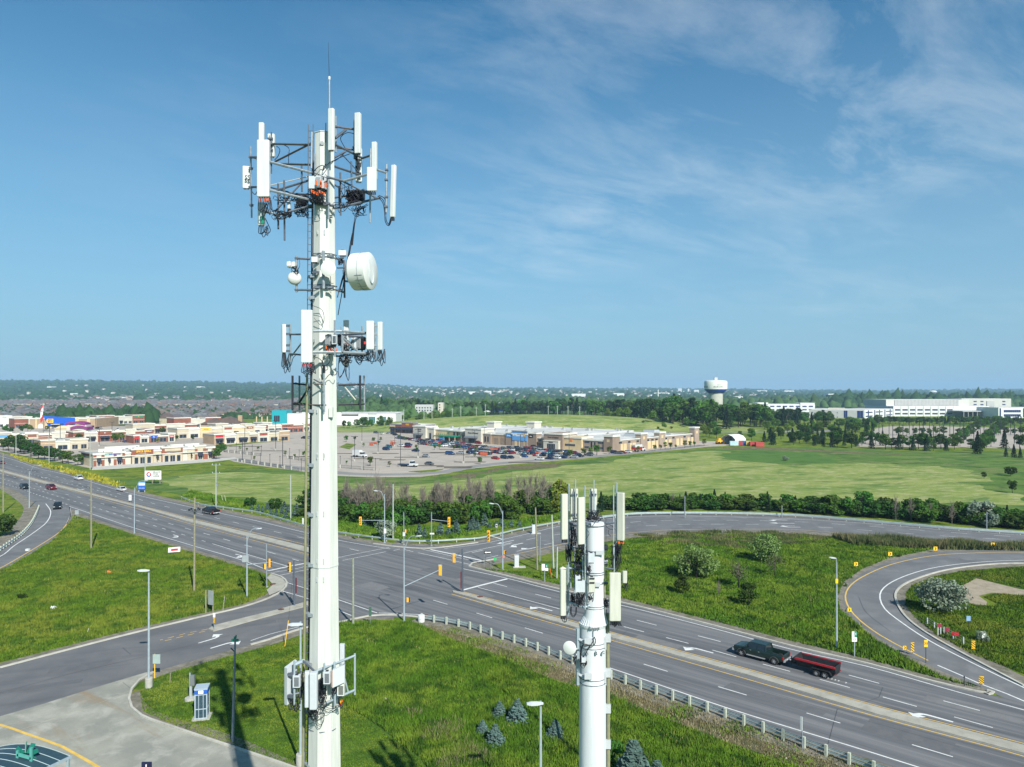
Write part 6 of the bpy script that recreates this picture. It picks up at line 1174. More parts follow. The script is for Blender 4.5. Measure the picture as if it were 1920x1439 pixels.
rru(Bc,355,176,402,218,-1.0,.2,WHITE);rru(Bc,570,125,627,165,0,.25,WHITE);rru(Bc,160,215,222,252,-.5,.25,WHITE);b=MB();b.cyl(Bc(165,245,-.6),Bc(195,245,-.6),.1,n=10,m=WHITE);b.cyl(Bc(175,225,-.6),Bc(190,232,-.6),.09,n=10,m=LGREY);b.build('camera',parent=T1)
tangle(Bc,195,240,255,300,-.4,8,11,dd=.1);tangle(Bc,565,180,610,230,.1,10,12,dd=.12);clamp(Bc,[(237,190,-.2),(237,440,-.2),(237,300,-.25),(597,185,0),(580,440,.1),(380,300,-.55),(400,300,-.6)]);cables(Bc,[[(258,195,-.2),(262,250,-.3),(235,300,-.3),(200,330,-.4)],[(365,565,-.6),(440,600,-.75),(455,680,-.75),(430,720,-.7),(375,660,-.65)],[(370,640,-.6),(430,655,-.7),(450,700,-.7)],[(505,330,-.7),(510,385,-.7),(530,388,-.7)]],r=.012)
# --- middle platform
frame(Bc,[(360,768,600,768,-1.2,-.9,.06,GALV),(600,768,790,782,-.9,.1,.06,GALV),(545,800,790,785,.9,.2,.055),(185,793,275,793,.3,-.8,.045),(365,935,600,935,-1.2,-.9,.07,GALV),(600,935,812,945,-.9,.1,.07,GALV),(185,947,275,955,.3,-.8,.045),(275,955,560,965,-.8,.2,.05),(200,962,272,868,.2,-.7,.035,GALV),(560,965,812,950,.5,.2,.05),(600,800,600,930,-.95,-.95,.05,GALV),(600,815,720,925,-.8,-.3,.04,GALV),(620,830,760,920,.7,.3,.04),(430,870,500,800,-.8,-.9,.035),(650,810,760,812,.5,.3,.05)],'mount_frame')
for x0,y0,x1,y1,dy,r in((540,680,540,970,-1.0,.045),(862,700,862,983,.1,.045),(185,712,185,1010,.3,.05),(757,728,757,930,.6,.035),(590,732,592,900,-.6,.03),(632,770,632,1040,.9,.04)):pipe(Bc,x0,y0,x1,y1,dy,r=r,m=GALV)
panel(Bc,275,600,363,1016,-1.4,.2,label='wide front panel antenna of the middle platform with red connectors',plug=REDC,loops=8,drop=.38);panel(Bc,118,714,157,936,.3,.2,rz=R(25),loops=6,drop=.6);panel(Bc,610,680,651,900,1.2,.14);panel(Bc,790,686,851,911,-.2,.14,loops=5,drop=.4,plug=DARK);panel(Bc,877,694,919,915,.2,.14,rz=R(-14),loops=5,drop=.45,plug=DARK)
b=MB()
for y in(725,790,880,925):p=Bc(165,y,.3);b.box(p.x-.1,p.x+.13,p.y-.05,p.y+.05,p.z-.05,p.z+.05,GALVD);p=Bc(862,y,.1);b.box(p.x-.08,p.x+.1,p.y-.06,p.y+.04,p.z-.04,p.z+.04,GALV)
b.build('antenna_bracket',parent=T1)
for x0,y0,x1,y1,dy,m in((465,795,505,880,-.85,GREYB),(517,795,553,870,-1.15,LGREY),(560,795,590,870,-.7,DARK),(670,820,688,905,.1,GREYB),(692,818,712,908,.1,LGREY),(716,820,744,905,.1,GREYB),(750,815,782,905,.1,DARK),(604,850,645,940,.4,GREYB),(608,980,645,1042,.3,GREYB)):rru(Bc,x0,y0,x1,y1,dy,.2,m,fins=m is not LGREY,louv=m is LGREY and x0<600)
tangle(Bc,460,870,560,960,-.95,14,21,dd=.15);b=MB()
for k in range(7):p=Bc(470+k*13,885+(k*29%40),-1.0);b.cyl(p,p+Vector((.02,0,-.13)),.028,n=7,m=REDC if k%2 else ORANGE)
for x in(570,645,780):p=Bc(x,860,-.3);b.box(p.x-.04,p.x+.04,p.y-.04,p.y,p.z-.06,p.z+.06,REDC)
b.build('connector',parent=T1)
tangle(Bc,570,940,680,1020,.1,18,22);tangle(Bc,680,930,820,990,.1,16,23,dd=.2);tangle(Bc,590,850,680,940,.2,12,24)
cables(Bc,[[(575,980,.1),(568,1070,.1),(575,1130,.1),(610,1095,.2),(622,1040,.3)],[(630,1040,.3),(632,1110,.2),(648,1160,.2),(655,1100,.2),(650,1000,.2)],[(625,1040,.3),(595,1120,.2),(575,1140,.2)],[(632,1040,.3),(625,1100,.2),(640,1140,.2)],[(690,960,.2),(720,1020,.2),(755,1000,.2),(750,950,.2)],[(700,965,.2),(735,1035,.2),(765,985,.2)],[(810,945,0),(800,990,0),(835,1010,.1),(880,990,.1),(900,930,.2)],[(370,1000,-.8),(395,975,-.8),(440,1010,-.75),(450,1090,-.75),(440,1160,-.75),(430,1110,-.75)],[(470,1040,-.75),(500,1010,-.8),(500,960,-.9)],[(135,940,.3),(150,1050,.2),(190,1040,.2),(210,980,0),(240,950,-.5)],[(447,970,-.7),(445,1040,-.7),(455,1100,-.7)],[(465,1150,-.75),(500,1110,-.75),(545,1115,-.7),(560,1085,-.6)]])
b=MB();b.box(*[v for v in(Bc(443,1040,-.75).x,Bc(460,1040,-.75).x)],-.75,-.62,Bc(0,1105).z,Bc(0,1040).z,BLACK);b.build('splice_box',parent=T1)
# --- empty frames
for L in([(205,1120,205,1396,.2,.2,.05,DARK),(260,1120,260,1396,1.0,1.0,.045,GALV),(205,1181,330,1194,.2,.3,.045,DARK),(375,1187,470,1187,-.9,-.9,.035,RUSTY),(205,1335,330,1350,.2,.3,.05,DARK),(205,1350,470,1354,.6,-.9,.035,RUSTY),(248,1350,340,1208,.6,.2,.05,DARK),(455,1100,457,1412,-.95,-.95,.045,GALV),(230,1180,262,1190,.2,1.0,.04,DARK),(375,1150,450,1190,-.5,-.9,.03)],[(568,1194,778,1190,.3,.5,.05,DARK),(568,1350,778,1344,.3,.5,.05,DARK),(741,1118,741,1390,.3,.3,.05,DARK),(773,1120,775,1396,.8,.8,.045,GALV),(612,1200,704,1312,.4,.5,.03,M('pale_brace',(.5,.48,.42),.6))]):frame(Bc,L,'empty_mount_frame')
# --- low equipment ring
frame(Cc,[(430,578,795,432,-1.25,.6,.055,LAMPG),(530,862,795,742,-1.1,.6,.055,LAMPG),(795,412,795,783,.6,.6,.05,LAMPG),(668,500,735,762,-.1,.3,.04,LAMPG),(250,515,335,478,-1.0,-.6,.09,LAMPG),(250,480,250,870,-1.2,-1.2,.045,LAMPG),(300,545,300,870,-.9,-.9,.04,GALVD),(520,500,520,690,-1.1,-1.1,.045,LAMPG),(612,488,616,880,-.8,-.8,.05,LAMPG),(330,480,430,570,-.7,-1.2,.05,GALVD),(190,600,280,575,-1.1,-1.1,.05),(200,790,330,760,-1.1,-.8,.05),(440,555,440,580,-1.25,-1.25,.05,LAMPG)],'mount_frame')
def slab(cr,x0,y0,x1,y1,dy,depth,rz,m=LGREY,nm='panel_antenna',label=None):return panel(cr,x0,y0,x1,y1,dy,depth,rz,m,nm=nm,label=label)
b=MB();p,r2=Cc(160,530,-1.0),Cc(272,835,-.6);b.hexa([(p.x,p.y,r2.z),(p.x+.15,p.y-.12,r2.z),(r2.x,r2.y,r2.z+.14),(r2.x-.12,r2.y+.12,r2.z+.14),(p.x,p.y,p.z-.03),(p.x+.15,p.y-.12,p.z-.03),(r2.x,r2.y,p.z+.12),(r2.x-.12,r2.y+.12,p.z+.12)],LGREY);b.build('panel_antenna',parent=T1)['label']='broad grey panel seen edge on at the lower left'
b=MB();p,r2=Cc(195,585,-1.12),Cc(268,605,-1.0);b.box(p.x,r2.x,p.y-.05,p.y-.0,r2.z,p.z,GALVD);p,r2=Cc(190,782,-1.12),Cc(255,800,-1.0);b.box(p.x,r2.x,p.y-.05,p.y,r2.z,p.z,GALVD);b.build('antenna_bracket',parent=T1)
rru(Cc,235,612,298,722,-1.35,.2,LGREY,louv=True);panel(Cc,343,572,389,893,-1.55,.2,m=LGREY,rz=R(8));panel(Cc,391,582,457,910,-1.7,.26,m=LGREY,label='front grey panel of the pair in the lower ring',loops=5,drop=.2);rru(Cc,512,578,570,690,-1.5,.2,LGREY,louv=True)
b=MB();p,r2=Cc(594,555,-1.3),Cc(703,690,-1.0);b.hexa([(p.x,p.y,r2.z-.04),(r2.x,r2.y,r2.z+.08),(r2.x,r2.y+.12,r2.z+.08),(p.x-.02,p.y+.2,r2.z-.04),(p.x,p.y,p.z-.05),(r2.x,r2.y,p.z+.07),(r2.x,r2.y+.12,p.z+.07),(p.x-.02,p.y+.2,p.z-.05)],LGREY);b.box(p.x-.06,p.x-.005,p.y,p.y+.2,r2.z,p.z-.1,M('orange_side',(.35,.15,.07),.6));b.build('cabinet',parent=T1)
rru(Cc,636,690,698,796,-.95,.22,M('cream_unit',(.55,.57,.52),.5),louv=True);rru(Cc,460,660,500,790,-.9,.25,DARK,fins=True);panel(Cc,660,325,702,600,.9,.2,m=LGREY,label='tall grey panel behind the pole at the lower right')
tangle(Cc,190,800,310,930,-1.1,18,31,dd=.15);tangle(Cc,280,560,340,830,-.8,14,32,dd=.15);tangle(Cc,450,700,550,900,-1.0,22,33,dd=.2);tangle(Cc,350,880,470,1000,-1.3,14,34,dd=.15);tangle(Cc,590,680,640,800,-.9,9,35,dd=.1);tangle(Cc,640,800,690,890,-.9,8,36,dd=.1)
cables(Cc,[[(460,960,-.8),(460,1040,-.85),(500,1050,-.85),(520,980,-.85),(500,920,-.85)],[(440,1040,-.8),(470,1090,-.85),(500,1050,-.85),(490,960,-.85)],[(500,880,-1),(580,910,-.95),(650,890,-.9),(680,870,-.9)],[(510,870,-1),(600,890,-.95),(660,875,-.9)],[(380,1050,-.8),(430,1030,-.8),(520,970,-.85),(510,910,-.85)],[(520,880,-1),(540,950,-.9),(590,920,-.9),(640,880,-.9)]],r=.012)
b=MB();
for x,y,m in((680,830,ORANGE),(668,840,YEL),(672,855,REDC)):p=Cc(x,y,-1.0);b.cyl(p,p+Vector((0,0,-.1)),.025,n=7,m=m)
for k in range(3):z=HZ(1290+k*35,T1Y);rr=pole_r(z)+.03;b.tube([(rr*math.cos(R(a)),rr*math.sin(R(a)),z)for a in range(0,361,45)],.02,5,GALVD)
b.build('pole_collar',parent=T1)
# ================= second tower
T2Y=33.0;T2=thing('cell_tower','shorter round white cell tower ringed with upright cream antennas beside the road','cell tower',((1111-CX)/F*T2Y,T2Y,0));O2=Vector(T2.location);q2=T2Y/F
D1=Cr(1030,890,9.594,T2Y,O2);D2=Cr(1030,1020,9.594,T2Y,O2);D3=Cr(1040,1140,8.99,T2Y,O2)
z2=lambda py:HZ(py,T2Y);PW=M('bright_white_pole',(.57,.605,.63),.45,var=.10,scale=1,stretch=(0,(4,4,.35)))
b=MB();dx=4*q2;b.lathe([(.66,0),(.63,z2(1439)),(.61,z2(1174))],(0,0,0),36,PW);b.lathe([(.61,z2(1174)),(.63,z2(1173)),(.63,z2(1167))],(0,0,0),36,PW);b.lathe([(.62,z2(1168)),(.47,z2(1148)),(.44,z2(1100)),(.43,z2(985))],(dx,0,0),36,PW);b.lathe([(.46,z2(984)),(.46,z2(981)),(.40,z2(979.5))],(dx,0,0),36,PW);b.build('pole',parent=T2,smooth=True)
b=MB()
for k in range(30):a=k*math.tau/30;c_,s_=math.cos(a),math.sin(a);b.add([(dx*.5+.46*c_,.46*s_,z2(1153)),(.64*c_,.64*s_,z2(1170)),(.50*c_,.50*s_,z2(1170)),(dx*.5+.46*c_+.03*s_,.46*s_-.03*c_,z2(1153)),(.64*c_+.03*s_,.64*s_-.03*c_,z2(1170)),(.50*c_+.03*s_,.50*s_-.03*c_,z2(1170))],[(0,1,2),(3,5,4),(0,3,4,1),(1,4,5,2),(2,5,3,0)],PW)
b.build('stiffener',parent=T2);b=MB()
for py,rr,x_ in((1031,.46,dx),(1033,.46,dx),(1071,.46,dx),(1075,.46,dx),(1092,.46,dx),(1134,.47,dx),(1138,.47,dx),(1202,.625,0),(1210,.625,0),(1268,.635,0),(1277,.635,0),(985,.46,dx)):b.tube([(x_+rr*math.cos(R(a)),rr*math.sin(R(a)),z2(py))for a in range(0,361,20)],.014,5,GALVD)
for x0,y0,x1,y1 in((835,125,985,195),(825,700,915,770)):p,r2=D2(x0,y0,-.55),D2(x1,y1,-.5);b.box(p.x,r2.x,p.y,p.y+.06,r2.z,p.z,GREYB)
b.build('pole_collar',parent=T2)
def pn(cr,*a,**k):return panel(cr,*a,T=T2,**k)
pn(D1,203,350,337,1162,-.5,.16,rz=R(24),m=ANTC,label='front left cream panel antenna',plug=DARK);pn(D1,380,257,517,820,1.0,.12,m=ANTC,back=True);pn(D1,500,410,641,1250,-1.1,.16,rz=R(24),m=ANTC,plug=DARK,label='nearest cream panel antenna');pn(D1,718,257,856,772,1.4,.12,m=ANTC,back=True);pn(D1,1215,328,1354,1182,.2,.18,rz=R(-30),m=ANTC,plug=ORANGE,label='upper right cream panel antenna');pn(D2,190,430,300,1287,-.3,.16,rz=R(12),m=ANTC,plug=DARK,label='lower left cream panel antenna with a pointed cap')
b=MB();p,r2=D2(188,455,-.4),D2(302,470,-.2);ap_=D2(242,408,-.3);b.add([(p.x,p.y,p.z),(r2.x,p.y,p.z),(r2.x,r2.y,p.z),(p.x,r2.y,p.z),tuple(ap_)],[(0,1,4),(1,2,4),(2,3,4),(3,0,4)],ANTC);b.build('antenna_cap',parent=T2)
pn(D2,1080,520,1284,1382,-.6,.14,m=ANTC,label='widest cream panel antenna at the lower right',plug=DARK,loops=6,drop=.18);pn(D2,1316,490,1396,702,.3,.14,m=ANTC,label='small cream antenna at the far right',loops=4,drop=.22)
for x,y0,y1,dy,cr in((352,165,1439,-.15,D1),(470,90,1000,.8,D1),(638,200,1439,-.75,D1),(800,95,780,1.1,D1),(1155,195,1439,.1,D1),(1212,150,1439,.3,D1),(345,0,1300,-.15,D2),(385,0,800,.2,D2),(450,0,1000,.5,D2),(645,0,1180,-.7,D2),(600,0,640,-.4,D2),(1165,0,700,.1,D2),(1215,0,560,.3,D2),(320,380,1400,-.1,D2)):pipe(cr,x,y0,x,y1,dy,r=.03,T=T2,m=LAMPG)
frame(D1,[(350,880,500,910,-.1,-.2,.05),(430,790,700,780,.7,.3,.04),(1000,868,1160,870,-.2,.1,.045),(650,870,745,880,-.5,-.4,.04),(745,880,745,925,-.4,-.4,.03)],T=T2);frame(D2,[(400,60,560,75,-.1,-.4,.05),(330,430,740,520,-.1,-.4,.045,LAMPG),(1000,430,1160,460,-.2,0,.045),(340,1040,620,1150,-.1,-.5,.05,LAMPG),(620,1150,740,1100,-.5,-.3,.05,LAMPG),(980,1040,1090,1020,-.1,-.4,.06),(640,190,700,190,-.6,-.5,.04),(400,330,600,340,0,-.3,.045),(920,700,1040,710,-.3,0,.07)],T=T2)
for cr,x0,y0,x1,y1,dy,m,fn in((D2,702,170,816,338,-.95,LGREY,False),(D2,470,670,640,872,-1.1,LGREY,False),(D2,470,580,560,660,-.8,LGREY,False),(D2,713,606,822,872,-1.0,ANTC,False),(D2,410,40,500,120,-.2,GREYB,True),(D2,480,380,560,460,-.4,DARK,True),(D1,370,900,480,990,-.1,GREYB,True),(D3,455,840,525,925,-.85,LGREY,False),(D2,990,300,1050,360,.3,GREYB,False),(D1,985,1280,1060,1350,.1,DARK,False)):rru(cr,x0,y0,x1,y1,dy,.22,m,T=T2,fins=fn)
b=MB();
for y in(612,688):p,r2=D2(725,y,-1.02),D2(812,y+22,-1.0);b.box(p.x,r2.x,p.y-.02,p.y-.002,r2.z,p.z,DARK)
b.build('vent',parent=T2)
for cr,x0,y0,x1,y1,dy,n,sd in((D1,640,640,960,830,-.1,26,41),(D1,350,900,500,1400,-.1,26,42),(D1,500,1250,680,1439,-.7,18,43),(D2,290,0,400,330,-.2,20,44),(D2,400,100,650,640,-.2,34,45),(D2,1110,0,1300,500,.15,30,46),(D1,1150,1180,1320,1439,.15,18,47),(D2,480,860,650,1150,-.8,22,48),(D2,680,870,800,1060,-.8,9,49),(D2,380,880,500,1130,-.1,20,50),(D2,1090,1380,1250,1420,-.5,10,51),(D2,970,980,1070,1120,-.2,12,52),(D3,300,800,375,930,-.4,8,53),(D3,430,880,540,970,-.75,8,54),(D2,660,380,760,520,-.7,10,55)):tangle(cr,x0,y0,x1,y1,dy,n,sd,T=T2,dd=.14,r=.012)
cables(D2,[[(385,1130,-.1),(380,1250,-.15),(430,1320,-.2),(485,1250,-.15),(490,1140,-.1)],[(400,1130,-.1),(395,1240,-.15),(432,1300,-.2),(470,1240,-.15),(478,1140,-.1)],[(220,1290,-.3),(240,1390,-.3),(290,1410,-.3),(325,1330,-.2)],[(300,1290,-.3),(265,1380,-.3),(300,1400,-.3),(318,1300,-.2)],[(990,280,-.2),(1060,255,0),(1120,290,.1),(1150,360,.1)],[(1000,300,-.2),(1060,270,0),(1130,310,.1)],[(500,320,-.3),(540,240,-.4),(620,190,-.6)]],T=T2)
cables(D1,[[(660,990,-.5),(715,1050,-.5),(690,1120,-.5),(640,1190,-.7)],[(780,920,-.5),(850,830,-.4),(870,800,-.2)],[(1010,920,-.1),(1080,980,0),(1150,990,.1)],[(1020,900,-.1),(1120,920,0),(1190,1000,.2)],[(1070,1000,0),(1060,1060,0),(1110,1110,.1)]],T=T2,r=.012)
cables(D3,[[(665,490,-.72),(690,560,-.75),(660,630,-.75),(600,640,-.8),(500,610,-.85),(450,670,-.85),(435,780,-.8),(430,920,-.75)],[(600,640,-.8),(490,625,-.85),(455,700,-.85),(445,800,-.8),(440,950,-.75)],[(660,500,-.72),(630,600,-.72),(560,700,-.72),(510,800,-.72)]],T=T2,r=.022)
dish(D3,252,675,113,-.45,Vector((-.35,-.94,.05)),T=T2,label='round white dish at the left of the shorter tower')
frame(D3,[(390,345,390,1295,-.3,-.3,.085,LAMPG),(410,535,600,600,-.35,-.65,.07,GREYB),(410,1130,600,1205,-.35,-.65,.07,GREYB),(350,700,390,690,-.4,-.3,.05,GREYB),(340,780,390,800,-.35,-.3,.05,GREYB)],'dish_bracket',T=T2)
b=MB()
for y in(575,1165):p=D3(570,y,-.7);b.box(p.x-.18,p.x+.16,p.y,p.y+.1,p.z-.12,p.z+.14,GREYB);p=D3(845,y,-.3);b.box(p.x-.08,p.x+.06,p.y-.1,p.y+.3,p.z-.25,p.z+.25,GREYB)
b.cyl(D3(655,400,-.66),D3(655,480,-.66),.03,n=6,m=GREYB);b.build('pole_bracket',parent=T2)
for tx,x,y,s in(('A',548,765,.20),('B',700,768,.22),('C',820,755,.18),('Rogers',672,345,.17)):text_mesh(tx,s,M('faded_letter',(.25,.28,.3),.7,var=0),T2,D3(x,y,-.66),(R(90),0,0),'lettering',depth=.06)
b=MB()
for x in(862,873):b.tube([D3(x,30,.15),D3(x,1439,.15),D3(x,3800,.1)],.014,5,GALVD)
for k in range(70):b.bar(D3(862,40+k*50,.15),D3(875,40+k*50,.15),.016,.016,GALVD)
b.build('ladder',parent=T2)
b=MB();b.tube([D3(888,90,.1),D3(895,500,.1),D3(903,1439,.1),D3(905,3800,.1)],.085,8,M('olive_cable_duct',(.22,.22,.13),.7,var=.2));cd_=b.build('cable_duct',parent=T2);b=MB()
for y in(505,1095,1700,2300):p=D3(900,y,0);b.box(p.x-.12,p.x+.12,p.y-.06,p.y+.1,p.z-.2,p.z+.2,GREYB)
b.build('duct_bracket',parent=cd_);b=MB()
for y in(690,1290):p=D3(872,y,-.1);b.bar(p,p+Vector((-.25,0,0)),.06,.06,GREYB)
b.build('ladder_bracket',parent=T2)
b=MB();b.tube([D1(1020,800,.1),D1(1020,1440,.1),D2(1030,830,.1)],.01,5,DARK);b.build('safety_cable',parent=T2)
# ================================================================ street furniture
RX=(R(90),0,0)
def at(px,py):x,y=G(px,py);return Vector((x,y,0))
def mast(b,h,r0,r1,m=LAMPG,n=10):b.lathe([(r0,0),((r0+r1)/2,h/2),(r1,h)],(0,0,0),n,m)
def cobra(b,p,e,m=LAMPG,flat=1.0):
 """curved arm from p to e and a flat lamp head"""
 mid=p.lerp(e,.45)+Vector((0,0,(e.z-p.z)*.45));b.tube(smooth3([p,mid,e]),.045,6,m)
def lamp_head(e,d,s=1.0):
 b=MB();q=d.to_track_quat('X','Z');P=[]
 for x,w_,z0,z1 in((-.1,.08,-.04,.05),(.25,.16,-.07,.10),(.6,.17,-.08,.09),(.85,.10,-.05,.03)):
  P+=[e+q@Vector((x*s,y*s,z*s))for y,z in((-w_,z0),(-w_,z1*.6),(0,z1),(w_,z1*.6),(w_,z0))]
 b.add(P,[(i*5+j,i*5+(j+1)%5,(i+1)*5+(j+1)%5,(i+1)*5+j)for i in range(3)for j in range(5)]+[(4,3,2,1,0),(15,16,17,18,19)],LGREY);return b
def px_at(o,px,py,dy=0):Y=o.y+dy;return W(px,py,Y)-o
def signal(b,p,ang,h=1.25,w_=.42,back=True,plate=True):
 """signal head facing heading ang: body, hoods, back plate"""
 c,s=math.cos(ang),math.sin(ang);f=Vector((c,s,0));r_=Vector((-s,c,0));u=Vector((0,0,1))
 def bx(cen,hw,hd,hh,m):b.hexa([cen+r_*x*hw+f*y*hd+u*z*hh for z in(-1,1)for x,y in((-1,-1),(1,-1),(1,1),(-1,1))],m)
 bx(p,w_*.36,.13,h/2,YEL)
 if plate:bx(p+f*.10,w_*.62,.015,h/2+.12,YEL if back else SIGNB)
 for k,m in((.3,M('signal_red',(.35,.02,.02),.4)),(0,M('signal_amber',(.4,.2,.02),.4)),(-.3,M('signal_green',(.02,.25,.12),.4))):
  cc=p+u*(k*h);b.cyl(cc+f*.13,cc+f*.3,.13,.12,10,BLK);b.cyl(cc+f*.14,cc+f*.305,.09,.09,10,m)
def street_lamp(label,px,by,top,ex,ey,name='street_lamp',arm=None,base=False,r0=.14,r1=.07,extra=None,group=None,headd=None,edy=0,m=LAMPG):
 o=at(px,by);T=thing(name,label,'street lamp',o,0,group);h=HZ(top,o.y);b=MB();z0=0
 if base:b2=MB();b2.lathe([(.36,0),(.36,.95),(.33,1.0)],n=18,m=CONC);b2.build('concrete_base',parent=T)
 mast(b,h,r0,r1,m);b.box(-.2,.2,-.2,.2,0,.06,m);b.build('pole',parent=T)
 e=px_at(o,ex,ey,edy);d=Vector((e.x,e.y,0)).normalized();b=MB();st=max(h-1.2,e.z-abs(e.x)*.9)if not base else h-.05;cobra(b,Vector((0,0,min(h-.05,st))),e-d*.6);b.build('arm',parent=T);lamp_head(e-d*.6,d+Vector((0,0,.15)),.9 if not base else 1.0).build('lamp_head',parent=T)
 return T,o,h
def add_signal(T,o,px,py,ang,h=1.25,arm_from=None,plate=True,back=True,dy=0,nm='traffic_signal'):
 p=px_at(o,px,py,dy);b=MB();signal(b,p,ang,h,plate=plate,back=back);s=b.build(nm,parent=T)
 if arm_from is not None:b=MB();z=arm_from if arm_from>30 and False else arm_from;b.tube([Vector((0,0,z)),p+Vector((0,0,.1))],[.06,.04],7,LAMPG);b.build('mast_arm',parent=T)
 return s
def small_sign(T,o,px,py,w_,h_,m,dy=-.15,nm='sign_plate',txt=None,tm=SIGND,sz=.5,rz=0.0):
 p=px_at(o,px,py,dy);b=MB();b.box(-w_/2,w_/2,-.015,.015,-h_/2,h_/2,m);s=b.build(nm,parent=T);s.location=p;s.rotation_euler=(0,0,rz)
 if txt:
  L=txt.split('\n')
  for i,t_ in enumerate(L):text_mesh(t_,h_*sz/len(L),tm,s,(0,-.025,h_*(.5-(i+.5)/len(L))*.85),RX,depth=.005)
 return s
road_a=math.atan2(G(1146,1197)[1]-G(1640,1340)[1],G(1146,1197)[0]-G(1640,1340)[0]) # heading west along the highway
# lamps (px, base, top, head)
T,o,h=street_lamp('grey lamp pole with a long signal arm at the near corner of the junction',757.5,1165,1025,789,1006,edy=-.5);add_signal(T,o,825,1070,math.pi*.45,1.35,HZ(1100,o.y),back=False,dy=2.5);add_signal(T,o,764,1125,math.pi*.1,.55,None,plate=False)
T,o,h=street_lamp('grey lamp pole with a pale sign back and short signal arm at the left corner',463,1121,1005,489,992);add_signal(T,o,505,1056,math.pi*1.15,1.2,HZ(1059,o.y),dy=1.5);small_sign(T,o,460,1048,.95,1.0,SIGNB)
T,o,h=street_lamp('lamp pole with its lamp to the left and a yellow signal on a left arm',721,1018,927,702,921);add_signal(T,o,676,977,-math.pi/2,1.5,HZ(976,o.y));small_sign(T,o,722,996,.5,1.0,WHITE)
T,o,h=street_lamp('lamp pole on the far corner carrying a yellow signal near the small white cabinet',942.5,1069,958,919,945);add_signal(T,o,916.5,1005,-math.pi*.6,1.7,HZ(1012,o.y));add_signal(T,o,946.5,1036,-.6,.6,None,plate=False);small_sign(T,o,944,1044,.4,.5,M('pink_sign',(.5,.2,.18),.6))
street_lamp('tall lamp pole on the near verge of the highway by the pale sign',252,1000,915,276,902);street_lamp('tall lamp pole beside the ramp guardrail at the far left',55,952,884,76,873)
street_lamp('solitary grey lamp pole on the grass inside the loop ramp',1568.6,1218,1055,1557,1047)[0]
T=bpy.data.objects[[o_.name for o_ in COL.objects if o_.get('label','').startswith('solitary grey lamp')][0]];o=T.location.copy();small_sign(T,o,1569,1090,.3,.55,YELS)
def shoebox(label,px,by,top,hx,hy,h=None,low=False):
 o=at(px,by);T=thing('street_lamp',label,'street lamp',o);h=HZ(top,o.y);b=MB();mast(b,h,.13,.08);b.build('pole',parent=T)
 b=MB();b.lathe([(.37,0),(.37,.95),(.34,1.0)],n=18,m=CONC);b.build('concrete_base',parent=T)
 e=px_at(o,hx,hy,-.2);b=MB();b.tube([(0,0,h-.1),e*.5+Vector((0,0,h*.5)),e+Vector((.25,0,0))],.05,6,LAMPG);b.build('arm',parent=T);d=(e-Vector((0,0,h)));d.z=0;lamp_head(e+Vector((.35,0,0)),Vector((-1,-.15,.05)),1.25).build('lamp_head',parent=T)
shoebox('grey lamp pole on a round concrete base at the filling station corner',279,1289,1069,272,1070);shoebox('grey lamp pole close behind the foot of the tall tower',563.5,1436,1166,557,1171)
shoebox('lamp pole in the foreground grass left of the shorter tower',1013.5,1552,1315,1006,1319)
def plain_pole(name,label,cat,px,by,tx,ty,r0=.14,r1=.10,m=WOOD,dyt=0,group=None,extras=None):
 o=at(px,by);T=thing(name,label,cat,o,0,group);e=px_at(o,tx,ty,dyt);b=MB();b.tube([(0,0,0),e*.5,e],[r0,(r0+r1)/2,r1],9,m);b.build('pole',parent=T)
 b=MB()
 for k in range(3):z=e.z*(.55+.17*k);b.cyl((e.x*z/e.z,-r0-.02,z-.06),(e.x*z/e.z,-r0-.02,z+.06),.03,n=6,m=GREYB)
 b.build('pole_step',parent=T)
 if extras:extras(T,o,e)
 return T,o,e
def xarm(T,o,e):
 b=MB()
 for z,w_ in((e.z-.4,2.4),(e.z-2.6,1.9)):b.box(e.x-w_/2,e.x+w_/2,-.07,.07,z,z+.14,GALV)
 for z in(e.z-.25,e.z-2.45):
  for x in(-.95,0,.95):b.cyl((e.x+x,0,z),(e.x+x,0,z+.3),.07,.04,8,WHITE)
 b.bar((e.x+1.0,0,e.z-2.4),(e.x+.2,0,e.z-5.2),.04,.04,GALV);b.box(e.x+.15,e.x+.55,-.2,.2,e.z-6,e.z-5.2,GALV);b.build('cross_arm',parent=T)
def camb(T,o,e):
 b=MB();z=HZ(962,o.y)
 for k in range(5):a=k*1.3;b.bar((e.x*z/e.z,0,z),(e.x*z/e.z+.8*math.cos(a),.8*math.sin(a),z+.5),.05,.05,DARK);b.box(e.x*z/e.z+.8*math.cos(a)-.1,e.x*z/e.z+.8*math.cos(a)+.1,.8*math.sin(a)-.1,.8*math.sin(a)+.1,z+.4,z+.7,DARK)
 b.build('bracket_cluster',parent=T)
plain_pole('utility_pole','olive wooden pole with a cluster of small brackets, right of centre in the left field','utility pole',364,1111,365,934,.17,.13,extras=camb);plain_pole('utility_pole','olive wooden pole standing alone in the middle of the left field','utility pole',171,1031,171,900,.17,.13);plain_pole('utility_pole','wooden pole at the very left edge of the picture','utility pole',6,961,6,850,.17,.13)
plain_pole('utility_pole','pale utility pole with cross arms by the guardrail and the black pickup','utility pole',405,952,405,870,.16,.11,M('pale_pole',(.36,.40,.36),.8,var=.15),extras=xarm)
for px,by,ty,lb in((30,855,800,'pale pole in front of the leftmost dark trees'),(92,867,810,'pale pole between the dark trees and the brown roofed shop'),(169,881,815,'pale pole at the left end of the nearest shop row'),(272,904,837,'pale pole rising behind the lease billboard'),(545,975,891,'pale pole among the blue spruces'),(737,1011,908,'bare wooden pole right of the lamp beyond the junction')):plain_pole('utility_pole',lb,'utility pole',px,by,px,ty,.15,.11,M('pale_pole',(.36,.40,.36),.8,var=.15))
